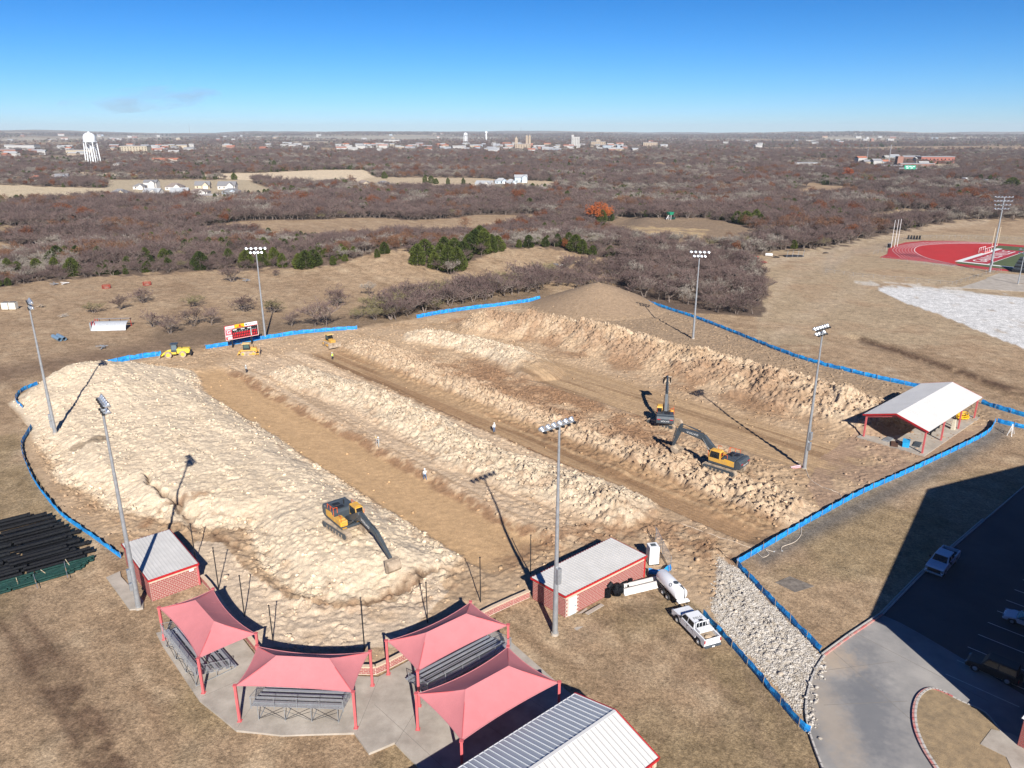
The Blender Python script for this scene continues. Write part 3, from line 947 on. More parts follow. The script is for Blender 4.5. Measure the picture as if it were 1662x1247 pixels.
proto('fire0', leafy(64, 8.5, 8, 26, 60, .28), FIRE)
proto('brown0', leafy(61, 8.5, 9, 22, 38, .24), RUSTB)
proto('olive0', branchy(53, 6, 8, 2, (5, 4, 3), 8, .045, .9), TWIGO)
for i in range(3):
    proto('cedar%d' % i, juniper(70 + i, 5.5, 4.2 + .5 * i, 1700, .19), GREEN)

KINDW = {'pale0': 'pale grey ', 'pale1': 'pale grey ', 'olive0': 'olive tinged ', 'brush1': 'olive tinged ', 'brush0': 'low many stemmed ', 'bare1': 'two stemmed ', 'bare4': 'two stemmed ', 'bare2': 'three stemmed '}
def tree(key, x, y, sc, label, cat, group, name, rz=0.0, wide=1.0):
    if group: label = KINDW.get(key, '') + label.replace('low bare', 'bare') if 'low many' in KINDW.get(key, '') else KINDW.get(key, '') + label
    z = Hs(x, y)
    t = thing(name, label, cat, (x, y, z - .05), rz, group)
    t.scale = (sc * wide, sc * wide, sc)
    put('trunk', PROTO[key][0], t); put('crown', PROTO[key][1], t)
    return t

# single trees and shrubs that can be told apart, by where they root in the photograph
def placed(px, py): return G(px, py)
SINGLE = [
    # px, py, key, metres high, wide, label
    (232, 492, 'brush0', 5.0, 1.2, 'bushy bare reddish shrub in the pasture, right of the half pipe shed'),
    (195, 503, 'bare2', 4.8, .9, 'small leafless sapling between the olive bush and the red shrub'),
    (152, 508, 'olive0', 4.0, 1.25, 'olive tinged bush left of the half pipe shed'),
    (315, 498, 'olive0', 4.4, 1.3, 'pale olive bush with yellowish twigs above the pair of forked trees'),
    (277, 542, 'bare1', 6.0, 1.0, 'leafless tree with dark trunk behind the yellow wheel loader'),
    (314, 530, 'bare4', 6.0, 1.05, 'leafless tree with forked pale trunks left of the scoreboard'),
    (343, 528, 'bare0', 5.6, .95, 'small bare tree nearest the left edge of the scoreboard'),
    (248, 531, 'brush0', 4.6, .8, 'thin bare sapling right of the half pipe shed'),
    (376, 458, 'bare2', 6.4, 1.1, 'dark spreading bare tree alone on the upper pasture left of the light pole'),
    (398, 506, 'brush0', 5.0, 1.3, 'low bare brush just left of the light pole behind the scoreboard'),
    (443, 508, 'brush1', 4.2, 1.2, 'thin grey brush right of the light pole behind the scoreboard'),
    (474, 530, 'bare2', 4.6, .9, 'small bare tree standing right behind the blue fence'),
    (512, 530, 'bare0', 8.0, 1.05, 'full rounded bare tree right of the scoreboard light pole'),
    (530, 531, 'bare3', 7.4, 1.0, 'bare tree with two pale trunks close behind the blue fence'),
    (546, 497, 'brush0', 5.8, 1.2, 'reddish brown brush behind the rounded bare tree'),
    (600, 480, 'pale0', 5.4, 1.0, 'pale upright bare tree in the middle of the pasture'),
    (450, 385 + 5, 'pale1', 5.0, 1.0, 'light grey leafless tree in the woods above the scoreboard light pole'),
    (240, 438, 'brush0', 2.8, 1.0, 'small brown shrub on the pasture edge by the woods'),
    (448, 448, 'brush0', 2.6, 1.0, 'tiny bare shrub on the bare slope right of the light pole'),
    (732, 446, 'pale1', 6.2, .8, 'pale grey leafless tree in front of the junipers in the gully'),
    (966, 362, 'fire0', 13.5, 1.05, 'bright rust red oak with dark juniper beside it'),
    (984, 360, 'fire0', 11.5, .8, 'smaller orange oak right of the rust red one'),
    (24, 402, 'brown0', 4.0, .9, 'small dark brown leafy shrub in the clearing at far left'),
    (1380, 368, 'cedar0', 2.6, 1.6, 'low green bush beyond the running track'),
    (1375, 290, 'fire0', 13, 1.2, 'red oak among bare woods below the far brick school'),
    (1405, 294, 'olive0', 11, 1.2, 'yellowish olive tree right of the red oak in the woods'),
    (1640, 312, 'cedar1', 13, 1.6, 'big dark yellow green tree by the highway at the right edge'),
    (755, 372, 'brown0', 8, 1.2, 'dark red brown oak in the middle of the woods'),
]
rt = random.Random(3)
for px, py, key, hm, wd, lab in SINGLE:
    x, y, z = placed(px, py)
    base = {'brush': 4.2, 'cedar': 5.5, 'olive': 7.0}.get(key[:5], 8.2)
    cat = 'shrub' if ('shrub' in lab or 'brush' in lab or 'bush' in lab) else 'tree'
    tree(key, x, y, hm / base, lab, cat, None, 'bare_shrub' if cat == 'shrub' and 'cedar' not in key else 'oak_tree' if key[:4] in ('rust', 'brow') else 'green_bush' if cat == 'shrub' else 'leafless_tree' if 'cedar' not in key else 'evergreen_tree', rt.uniform(0, 6.28), wd)

CEDARS = [(84, 432, 4.5), (95, 428, 5.5), (90, 440, 4), (108, 422, 4.5), (126, 424, 4.8), (119, 448, 5), (161, 424, 4.5), (176, 428, 3.4), (237, 424, 4.2), (268, 426, 4.2), (277, 424, 3.4), (326, 438, 5.2),
          (348, 424, 3), (372, 426, 4.2), (401, 434, 5), (428, 432, 5), (446, 430, 5), (459, 434, 4), (486, 436, 4.2), (497, 436, 5), (510, 432, 4.6), (541, 430, 2.6), (512, 388, 3.6), (216, 362, 3.5), (180, 330, 4.5),
          (612, 418, 3.2), (624, 412, 4.4), (678, 430, 7.5), (690, 424, 8), (716, 434, 8.5), (728, 440, 9), (742, 440, 8.5), (722, 418, 8), (738, 420, 8), (752, 424, 7.5), (705, 436, 6), (772, 412, 9.5), (786, 412, 9.5), (779, 404, 9), (808, 408, 6), (760, 414, 8), (798, 410, 7),
          (858, 402, 5), (923, 402, 6), (934, 408, 6.5), (945, 412, 5.5), (905, 400, 5), (962, 415, 4), (990, 418, 4.5), (1000, 423, 3.5), (884, 378, 5.5), (898, 374, 5.5), (935, 368, 5), (948, 366, 5), (912, 372, 4),
          (977, 362, 8), (989, 359, 7), (1010, 350, 5.5), (1048, 352, 4), (1148, 352, 4.2), (1196, 362, 6.5), (1210, 365, 7.5), (1226, 364, 8), (1234, 366, 6), (815, 322, 6), (826, 324, 5), (848, 326, 5), (776, 322, 4.5), (945, 330, 4.5), (957, 298, 6),
          (690, 297, 8), (700, 298, 8), (727, 300, 7), (708, 299, 6), (752, 301, 7.5), (624, 290, 8), (430, 318, 6), (436, 318, 6), (420, 318, 5), (404, 318, 5), (365, 325, 5), (394, 334, 4), (1555, 322, 7), (1568, 324, 7), (1288, 306, 7), (1075, 300, 5),
          (950, 300, 5), (1215, 330, 6), (14, 442, 4), (30, 444, 3.4), (60, 440, 3.6), (1288, 404, 4), (1100, 408, 3), (545, 298, 6), (558, 301, 6)]
for px, py, hm in CEDARS:
    x, y, z = placed(px, py)
    if py > 400 and px < 560: hm *= 1.3
    if 660 < px < 815 and py > 395: lab_, grp_ = 'dark green juniper in the big clump that fills the pasture gully', 'junipers of the gully clump'
    elif px < 560 and py > 400: lab_, grp_ = 'dark green juniper along the front of the left woods', 'junipers before the left woods'
    elif py < 340: lab_, grp_ = 'dark evergreen tree far off beside the houses and fields', 'far evergreens by the houses'
    elif px > 850 and py > 370: lab_, grp_ = 'dark green juniper behind the crest of the right pasture hill', 'junipers behind the right hill'
    else: lab_, grp_ = 'dark green juniper standing alone among the leafless woods', 'single junipers in the woods'
    tree(rt.choice(['cedar0', 'cedar1', 'cedar2']), x, y, hm / 5.5, lab_, 'juniper', grp_, 'juniper_tree', rt.uniform(0, 6.28), rt.uniform(.85, 1.2))

# hedges and thickets of countable bare trees close to the dirt field
THICK = [
    ([(618, 515), (618, 500), (700, 478), (760, 470), (882, 452), (884, 474), (800, 486), (700, 506), (640, 522)], 3.6, (4.5, 7.5), 'leafless tree in the hedge behind the long blue fence', 'hedge trees behind the dirt field', ['bare0', 'bare1', 'bare2', 'bare3', 'bare4', 'olive0', 'brush0']),
    ([(578, 520), (575, 508), (640, 500), (640, 520)], 4.5, (3.5, 5.5), 'low bare brush at the left end of the hedge', 'brush at the end of the hedge', ['brush0', 'brush1', 'olive0']),
    ([(886, 466), (886, 446), (930, 436), (990, 440), (1004, 452), (1000, 464), (930, 470)], 3.9, (3.0, 5.0), 'grey brush behind the conical dirt pile', 'brush behind the dirt pile', ['brush0', 'brush0', 'bare2']),
    ([(1008, 440), (1010, 466), (1050, 488), (1110, 500), (1180, 510), (1230, 512), (1236, 460), (1215, 430), (1130, 415), (1060, 415), (1010, 425)], 5.0, (4.6, 7.6), 'leafless tree in the thicket right of the conical dirt pile', 'thicket trees right of the dirt pile', ['bare0', 'bare1', 'bare3', 'bare4', 'pale0', 'bare2']),
    ([(1225, 408), (1240, 412), (1330, 396), (1420, 372), (1500, 356), (1490, 348), (1380, 366), (1300, 380), (1240, 392)], 6.0, (4.0, 7.0), 'leafless tree along the upper edge of the right slope', 'trees at the top of the right slope', ['bare0', 'bare1', 'bare2', 'bare3', 'brush0']),
    ([(1520, 340), (1560, 336), (1600, 344), (1662, 350), (1662, 340), (1600, 332)], 8.0, (5.0, 8.0), 'leafless tree beyond the stadium clearing', 'trees beyond the stadium clearing', ['bare0', 'bare1', 'bare2']),
]
def scatter(polypx, sp_, rng, zz=0):
    P = gl(polypx)
    x0, x1 = min(p[0] for p in P), max(p[0] for p in P); y0, y1 = min(p[1] for p in P), max(p[1] for p in P)
    n = int((x1 - x0) * (y1 - y0) / sp_ ** 2 * 4) + 10
    xs = rng.uniform(x0, x1, n); ys = rng.uniform(y0, y1, n)
    ok = inpoly(xs, ys, P)
    out = []
    for a, b in zip(xs[ok], ys[ok]):
        if all((a - c) ** 2 + (b - d) ** 2 > sp_ ** 2 * .6 for c, d in out): out.append((a, b))
    return out
rg = np.random.default_rng(12)
NBARE = 0
for poly, sp_, (h0, h1), lab, grp, keys in THICK:
    for x, y in scatter(poly, sp_, rg):
        k = rt.choice(keys)
        hm = rt.uniform(h0, h1)
        base = {'brush': 4.2, 'olive': 7.0}.get(k[:5], 8.2)
        tree(k, x, y, min(hm, h1) / base, lab, 'shrub' if 'brush' in lab else 'tree', grp, 'bare_shrub' if 'brush' in lab else 'leafless_tree', rt.uniform(0, 6.28), rt.uniform(.9, 1.2))
        NBARE += 1

# the woods: the front row as trees of their own, the mass behind as one object
def woods():
    rng = np.random.default_rng(77)
    X = []; Y = []
    for d0, d1, n in ((255, 420, 7600), (420, 700, 16000), (700, 1200, 24000), (1200, 2200, 26000), (2200, 4200, 24000), (4200, 9000, 26000)):
        d = np.sqrt(rng.uniform(d0 ** 2, d1 ** 2, n)); a = rng.uniform(R(-47), R(47), n)
        X.append(d * np.sin(a)); Y.append(d * np.cos(a))
    x = np.concatenate(X); y = np.concatenate(Y)
    h = base_h(x, y)
    px, py = proj(x, y, h)
    ok = wooded(px, py, x, y)
    x, y, h, px, py = x[ok], y[ok], h[ok], px[ok], py[ok]
    d = np.hypot(x, y)
    # spatial variety: stands of one kind
    a = fbm(x / 70, y / 70, 201, 3); b = fbm(x / 45, y / 45, 202, 3); c = rng.random(len(x))
    kind = rng.integers(0, 5, len(x))
    kind = np.where((a > .56) & (c < .6), 5 + (kind % 2), kind)            # pale
    kind = np.where((a < .40) & (c < .5), 7, kind)                           # brush
    kind = np.where((b > .70) & (c < .32), 9, kind)
    kind = np.where((c > .955) & (c < .962), 9, kind)                          # rust
    kind = np.where((b < .33) & (c < .40), 10, kind)                          # brown oak
    kind = np.where((c > .975), 11, kind)
    kind = np.where((fbm(x / 35, y / 35, 203, 3) > .64) & (c > .72), 12 + kind % 3, kind)
    size = rng.uniform(.50, 1.18, len(x)) * (1 + .25 * (fbm(x / 90, y / 90, 204, 2) - .5) * 2)
    size *= np.where(d < 340, .60, np.where(d < 480, .8, .95)) * (1 + .35 * ss(900, 4000, d) + .9 * ss(3500, 8000, d))
    order = np.argsort(d)
    near = [i for i in order if kind[i] < 8][:max(0, 300 - NBARE - 20)]
    keys = ['bare0', 'bare1', 'bare2', 'bare3', 'bare4', 'pale0', 'pale1', 'brush0', 'brush1', 'rust0', 'brown0', 'olive0', 'cedar0', 'cedar1', 'cedar2']
    for i in near:
        k = keys[kind[i]]
        sc = size[i] * (1.5 if k[:5] == 'brush' else 1.0)
        tree(k, float(x[i]), float(y[i]), float(sc), 'leafless tree in the front of the woods beyond the pasture', 'tree', 'front trees of the woods', 'leafless_tree', float(rng.uniform(0, 6.28)))
    ns = set(near)
    rest = np.array([i for i in range(len(x)) if i not in ns])
    groups = {}
    protos = []
    for k in keys:
        o = bpy.data.objects.new('tree_' + k, PROTO[k][2])
        protos.append(o)
    me = bpy.data.meshes.new('woodland')
    co = np.stack([x[rest], y[rest], h[rest] - .1], 1)
    me.vertices.add(len(rest)); me.vertices.foreach_set('co', co.ravel())
    for nm, ty, val in (('kind', 'INT', kind[rest].astype(np.int32)), ('size', 'FLOAT', (size[rest] * np.where(np.isin(kind[rest], (7, 8)), 1.6, 1) * np.where(kind[rest] >= 12, 1.15, 1)).astype(np.float32)), ('turn', 'FLOAT', rng.uniform(0, 6.28, len(rest)).astype(np.float32))):
        at = me.attributes.new(nm, ty, 'POINT'); at.data.foreach_set('value', val)
    o = put('woodland', me)
    tag(o, kind='stuff', label='leafless brown and purplish woods stretching to the horizon', cat='woods')
    ng = bpy.data.node_groups.new('scatter_trees', 'GeometryNodeTree')
    ng.interface.new_socket('Geometry', in_out='INPUT', socket_type='NodeSocketGeometry')
    ng.interface.new_socket('Geometry', in_out='OUTPUT', socket_type='NodeSocketGeometry')
    N = ng.nodes; L = ng.links
    gi = N.new('NodeGroupInput'); go = N.new('NodeGroupOutput')
    jn = N.new('GeometryNodeJoinGeometry')
    def attr(nm, ty):
        q = N.new('GeometryNodeInputNamedAttribute'); q.data_type = ty; q.inputs['Name'].default_value = nm
        return q
    ak = attr('kind', 'INT'); asz = attr('size', 'FLOAT'); at_ = attr('turn', 'FLOAT')
    cx = N.new('ShaderNodeCombineXYZ'); L.new(at_.outputs['Attribute'], cx.inputs['Z'])
    for i, pr in enumerate(protos):
        eq = N.new('FunctionNodeCompare'); eq.data_type = 'INT'; eq.operation = 'EQUAL'
        ins = [s_ for s_ in eq.inputs if s_.type == 'INT']
        L.new(ak.outputs['Attribute'], ins[0]); ins[1].default_value = i
        ob = N.new('GeometryNodeObjectInfo'); ob.inputs['Object'].default_value = pr; ob.inputs['As Instance'].default_value = True
        ip = N.new('GeometryNodeInstanceOnPoints')
        L.new(gi.outputs[0], ip.inputs['Points']); L.new(eq.outputs['Result'], ip.inputs['Selection'])
        L.new(ob.outputs['Geometry'], ip.inputs['Instance'])
        L.new(cx.outputs[0], ip.inputs['Rotation']); L.new(asz.outputs['Attribute'], ip.inputs['Scale'])
        L.new(ip.outputs[0], jn.inputs[0])
    L.new(jn.outputs[0], go.inputs[0])
    md = o.modifiers.new('scatter', 'NODES'); md.node_group = ng
    print('woodland', len(rest), 'individual', len(near), NBARE)
woods()
# ------------------------------------------------------------------ materials of the built things
M_CONC = mat('pale_concrete', (.40, .355, .30), .85, var=.14, vscale=.45, bump_=.004, bscale=40, col2=(.27, .235, .195))
M_ROAD = mat('worn_concrete_paving', (.315, .295, .27), .85, var=.15, vscale=.16, bump_=.004, bscale=30, col2=(.185, .18, .175))
M_ASPH = mat('dark_asphalt', (.050, .049, .050), .9, var=.15, vscale=.3, bump_=.004)
M_BRICK = mat('red_block', (.32, .095, .082), .85, var=.2, vscale=2.3, bump_=.003)
M_BRICK2 = mat('red_block_worn', (.28, .082, .07), .85, var=.2, vscale=2.3)
M_MORT = mat('pale_mortar', (.50, .40, .34), .9)
M_BAND = mat('cream_block', (.56, .43, .31), .85, var=.1)
M_RED = mat('red_painted_steel', (.42, .018, .022), .45, var=.12)
M_REDP = mat('faded_red_steel', (.52, .11, .115), .5, var=.1, vscale=1.0)
M_ROOF = mat('pale_roof_sheet', (.58, .56, .53), .45, metal=0.0, var=.08, vscale=.5, col2=(.50, .485, .455))
M_RIB = mat('roof_rib', (.54, .525, .495), .4, var=.04)
M_GREYROOF = mat('grey_seamed_roof', (.40, .42, .44), .4, metal=0.2, var=.06, vscale=.4)
M_WROOF = mat('white_roof_panel', (.56, .55, .53), .5, var=.04, vscale=.5)
M_FAB = mat('pink_red_shade_cloth', (.50, .172, .180), .9, var=.05, vscale=.8, bump_=.002, bscale=90)
M_GALV = mat('galvanized_steel', (.40, .42, .44), .45, metal=.55, var=.15, vscale=2)
M_ALU = mat('aluminium_plank', (.46, .48, .50), .4, metal=.5, var=.08, vscale=1.5)
M_DARK = mat('black_steel', (.018, .018, .020), .5, var=.1)
M_WHITE = mat('white_paint', (.72, .72, .71), .4, var=.05, vscale=1.0)
M_DOOR = mat('pale_blue_door', (.46, .56, .66), .5, var=.04)
M_BLUE = mat('blue_silt_fabric', (.010, .27, .60), .65, var=.3, vscale=1.6, bump_=.05, bscale=4, col2=(.008, .11, .36))
M_STAKE = mat('wooden_stake', (.30, .22, .14), .8)
M_GLASS = mat('dark_window_glass', (.012, .016, .020), .08, var=.0, spec=.6)
M_RUB = mat('black_rubber', (.014, .014, .015), .75, var=.2)
M_GREY = mat('machine_dark_grey', (.055, .068, .080), .45, var=.15, vscale=1.5)
M_YEL = mat('machine_yellow', (.62, .33, .028), .5, var=.2, vscale=1.2, col2=(.45, .27, .09))
M_YEL2 = mat('bright_yellow_paint', (.68, .50, .018), .5, var=.2, vscale=1.2, col2=(.50, .36, .08))
M_DUST = mat('dusty_steel', (.42, .335, .245), .8, var=.25, vscale=1.4, col2=(.18, .135, .095))
M_ORNG = mat('orange_handrail', (.62, .10, .02), .5)
M_SILV = mat('lamp_reflector', (.62, .65, .68), .25, metal=.7, var=.1)
M_GRAV = mat('white_riprap', (.47, .44, .40), .85, var=.28, vscale=2.2, col2=(.25, .21, .16))
M_BLK = mat('black_pipe_plastic', (.0065, .0075, .0095), .55, var=.3, vscale=.7, col2=(.004, .004, .006), spec=.15)
M_GRN = mat('dark_green_pipe', (.012, .045, .038), .55, var=.3, spec=.15)

def wall_dir(a, b):
    v = Vector((b[0] - a[0], b[1] - a[1], 0)); return v, v.length

# ---- flat sheets
def sheet(name, poly, z, m, kind='structure', parent=None, thick=None):
    mb = MB()
    if thick: mb.prism(poly, z - thick, z)
    else: mb.add([(x, y, z) for x, y in poly], [tuple(range(len(poly)))])
    o = mb.build(name, m, parent)
    if kind: o['kind'] = kind
    return o

def area(p): return sum(p[i][0] * p[(i + 1) % len(p)][1] - p[(i + 1) % len(p)][0] * p[i][1] for i in range(len(p))) / 2
def ccw(p): return p if area(p) > 0 else p[::-1]

def smooth(pts, n=4):
    out = []
    P = [pts[0]] + list(pts) + [pts[-1]]
    for i in range(1, len(P) - 2):
        p0, p1, p2, p3 = map(np.array, P[i - 1:i + 3])
        for k in range(n):
            t = k / n
            q = .5 * ((2 * p1) + (-p0 + p2) * t + (2 * p0 - 5 * p1 + 4 * p2 - p3) * t * t + (-p0 + 3 * p1 - 3 * p2 + p3) * t ** 3)
            out.append(tuple(q))
    out.append(tuple(pts[-1]))
    return out

SLABP = ccw([(-37.3, 66.4), (-35.6, 64.2), (-28.9, 56.6), (-24.2, 52.9), (-20, 52.3), (-13.8, 52.6), (-12.1, 50.3), (-10.1, 51.5), (-6.5, 47.5), (-7, 40), (-2, 40), (4.6, 45), (8.0, 49), (7.2, 55.5), (5.0, 58.0), (-0.5, 65.5), (-3.6, 67.9), (-12.9, 59.7), (-23.6, 60.3), (-31.4, 69.6)])
sheet('bleacher_slab', SLABP, 0.20, M_CONC, thick=.5)
# dark joints sawn in the slab
jm = MB()
for a, b in (((-13.6, 52.7), (-12.8, 59.5)), ((-10, 51.3), (-5.0, 66.4)), ((-24.2, 53.2), (-23.2, 60.0)), ((-12.6, 56), (-2, 45)), ((-28.8, 57), (-24, 61)), ((-33, 62), (-28.5, 66)), ((-9, 60), (1.5, 50)), ((-5, 63), (4.5, 54))):
    jm.bar((a[0], a[1], .2005), (b[0], b[1], .2005), .035, .007)
jm.build('slab_joint', mat('joint_dark', (.20, .18, .155), .9), kind='structure')

roadL = smooth(gl([(1338, 1066), (1322, 1092), (1310, 1130), (1308, 1165), (1318, 1205), (1335, 1250)]), 4) + [(24.5, 44), (24, 38)]
roadU = gl([(1338, 1066), (1380, 1035), (1432, 1000), (1495, 935)]) + [(64.0, 90.6), (90.0, 112.8), (135, 151)]
lot0 = gl([(1432, 1000)])[0]
drive = ccw(list(reversed(roadL)) + roadU[:3] + [(66, 60), (66, 36), (40, 30)])
sheet('driveway', drive, 0.135, M_ROAD, thick=.5)
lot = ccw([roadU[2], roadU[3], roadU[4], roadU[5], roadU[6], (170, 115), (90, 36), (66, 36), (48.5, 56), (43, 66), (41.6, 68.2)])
sheet('parking_lot', lot, 0.145, mat('shade_darkened_lot', (.085, .083, .082), .85, var=.12, vscale=.2), thick=.5)  # building's shade painted into the paving colour, lot edge follows the shadow edge
jm = MB()
for a, b in (((32.5, 63.5), (38.5, 46)), ((36.0, 66.5), (44, 56.5)), ((28.6, 56), (36.5, 56.5)), ((29.5, 60.5), (38, 62))):
    jm.bar((a[0], a[1], .137), (b[0], b[1], .137), .045, .006)
jm.build('driveway_joint', mat('joint_dark', (.20, .18, .155), .9), kind='structure')

# parking bay lines
pl = MB()
for i in range(9):
    a = g0(1500 + i * 0, 0 + 1000) if False else None
u1 = Vector((.742, .670, 0)); v1 = Vector((.70, -.714, 0))
for i in range(10):
    p = Vector((42.04, 60.17, .149)) + u1 * (i * 3.02)
    pl.bar(tuple(p), tuple(p + v1 * 6.2), .10, .006)
pl.build('parking_bay_lines', mat('white_road_paint', (.62, .62, .60), .7), kind='structure')

# kerbs: real steps, painted red where the photograph has them red
def kerb(name, pts, m, h=.15, w_=.16, z=.135):
    mb = MB()
    n = len(pts)
    for (a, b) in zip(pts[:-1], pts[1:]):
        d = Vector((b[0] - a[0], b[1] - a[1], 0)); L = d.length
        if L < .01: continue
        d /= L; q = Vector((-d.y, d.x, 0)) * w_ / 2
        A = Vector((a[0], a[1], 0)) - d * .03; B = Vector((b[0], b[1], 0)) + d * .03
        mb.add([A - q, B - q, B + q, A + q, A - q + Vector((0, 0, z + h)), B - q + Vector((0, 0, z + h)), B + q + Vector((0, 0, z + h)), A + q + Vector((0, 0, z + h))],
               [(0, 3, 2, 1), (4, 5, 6, 7), (0, 1, 5, 4), (1, 2, 6, 5), (2, 3, 7, 6), (3, 0, 4, 7)])
    return mb.build(name, m, kind='structure')
M_KRED = mat('faded_red_kerb_paint', (.42, .09, .085), .7, var=.3, vscale=1.5, col2=(.42, .33, .28))
M_KERB = mat('kerb_concrete', (.47, .44, .40), .8, var=.12)
kerb('kerb', roadU[:3], M_KRED); kerb('kerb', [(x - .17, y + .17) for x, y in roadU[:5]], M_KERB, h=.155)
kerb('kerb', roadU[2:6], M_KERB)
kerb('kerb', roadL, M_KERB, h=.12)
ISL = smooth(gl([(1652, 1216), (1625, 1192), (1598, 1160), (1560, 1142), (1532, 1128), (1508, 1121), (1490, 1132), (1482, 1155), (1484, 1185), (1498, 1220), (1520, 1255), (1545, 1300)]), 4)
isl = ccw(ISL + [(36.6, 42), (50, 42), (50, 48)])
ob = sheet('island_grass', isl, .26, mat('island_dry_grass', (.285, .205, .115), .95, var=.3, vscale=1.3, bump_=.04, bscale=12, col2=(.19, .14, .085)), thick=.4)
kerb('kerb', ISL[14:], M_KRED, h=.16, w_=.2); kerb('kerb', [(x + .2, y) for x, y in ISL[16:]], M_KERB, h=.17, w_=.2); kerb('kerb', ISL[:18], M_KERB, h=.15)
sheet('entrance_walk', ccw(gl([(1608, 1188), (1590, 1212), (1632, 1233)]) + [(40.5, 46), (60, 40), (60, 46), (44.5, 51.0), g0(1640, 1195)]), .30, M_CONC, thick=.4)

# ---- blocks laid course by course
class Bricks:
    """counts the blocks of one building: the first 300 are parts, the rest one part"""
    def __init__(s, parent): s.n = 0; s.parent = parent; s.rest = MB()
    def wall(s, a, b, z0, z1, L=.46, h=.23, gap=.042, band=None, holes=(), single=True, proud=.012, w_=.10):
        v, LL = wall_dir(a, b); d = v.normalized(); nrm = Vector((d.y, -d.x, 0))
        rows = int(round((z1 - z0) / h)); hh = (z1 - z0) / rows
        core = MB(); core.m = 0
        q = nrm * .08
        rz = math.atan2(d.y, d.x)
        for r in range(rows):
            zb = z0 + r * hh
            isb = band is not None and band[0] <= r < band[1]
            x = -(L / 2 if r % 2 else 0)
            while x < LL - .02:
                x0 = max(x, 0) + gap / 2; x1 = min(x + L, LL) - gap / 2; x += L
                if x1 - x0 < .05: continue
                if any(h0 - .02 < x1 and x0 < h1 + .02 and zb + hh > hz0 and zb < hz1 for h0, h1, hz0, hz1 in holes): continue
                P = Vector((a[0], a[1], 0)) + d * ((x0 + x1) / 2) + nrm * proud
                key = (round(x1 - x0, 2), round(hh, 3), isb)
                if single and s.n < 300 and not isb:
                    if key not in BRK:
                        k = MB(); k.box(-(x1 - x0) / 2, -.0, gap / 2, (x1 - x0) / 2, w_, hh - gap / 2); BRK[key] = k.mesh('brick', M_BRICK if not isb else M_BAND)
                    o = put('brick', BRK[key], s.parent, loc=(P.x, P.y, zb), rz=rz); s.n += 1
                else:
                    s.rest.m = 1 if isb else 0
                    s.rest.M = Matrix.Translation((P.x, P.y, zb)) @ Matrix.Rotation(rz, 4, 'Z')
                    s.rest.box(-(x1 - x0) / 2, 0, gap / 2, (x1 - x0) / 2, w_, hh - gap / 2)
                    s.rest.M = None
    def done(s):
        if s.rest.f: s.rest.build('brick_courses', [M_BRICK, M_BAND], s.parent, kind='stuff')
BRK = {}

def dugout(name, c, label, hN, hS, doorwall=None, backopen=True):
    """c: roof corners (world) in order camera-left-front, near, far-right, far-left; local build in world coordinates about the first corner"""
    o = Vector((c[1][0], c[1][1], 0))
    L = [(x - o.x, y - o.y) for x, y in c]
    t = thing(name, label, 'dugout', (o.x, o.y, 0))
    A, B, Cc, D = L                      # A-B short near wall, B-C long wall facing us, C-D short far, D-A field side (open)
    ins = .12
    cen = (sum(p[0] for p in L) / 4, sum(p[1] for p in L) / 4)
    I = [tuple(np.array(p) + (np.array(cen) - np.array(p)) / np.linalg.norm(np.array(cen) - np.array(p)) * .25) for p in L]
    return t, L, I

def roof_ribbed(t, L, z, nrib_dir, m, mrib, pitch, name='roof', thick=.09, ribw=.05, ribh=.05, slope=(0, 0, 0, 0)):
    A, B, Cc, D = [Vector((p[0], p[1], z + s_)) for p, s_ in zip(L, slope)]
    mb = MB(); mb.add([A, B, Cc, D, A + Vector((0, 0, thick)), B + Vector((0, 0, thick)), Cc + Vector((0, 0, thick)), D + Vector((0, 0, thick))],
                      [(0, 3, 2, 1), (4, 5, 6, 7), (0, 1, 5, 4), (1, 2, 6, 5), (2, 3, 7, 6), (3, 0, 4, 7)])
    r = mb.build(name, m, t)
    # ribs run from side B-C to side A-D (parallel to A-B)
    n = int((Cc - B).length / pitch)
    rb = MB()
    up = Vector((0, 0, thick + ribh / 2 + .001))
    for i in range(n + 1):
        k = (i + .5) / (n + 1)
        rb.bar(tuple(B.lerp(Cc, k) + up), tuple(A.lerp(D, k) + up), ribw, ribh)
    rb.build('roof_ribs', mrib, r, kind='stuff')
    return r

def fascia(t, pts, z, h, m, out=.04, slopes=None):
    for i, (a, b) in enumerate(zip(pts, pts[1:] + pts[:1])):
        sa, sb = (slopes[i], slopes[(i + 1) % len(pts)]) if slopes else (0, 0)
        mb = MB(); mb.bar((a[0], a[1], z + sa), (b[0], b[1], z + sb), .10, h); mb.build('fascia', m, t)

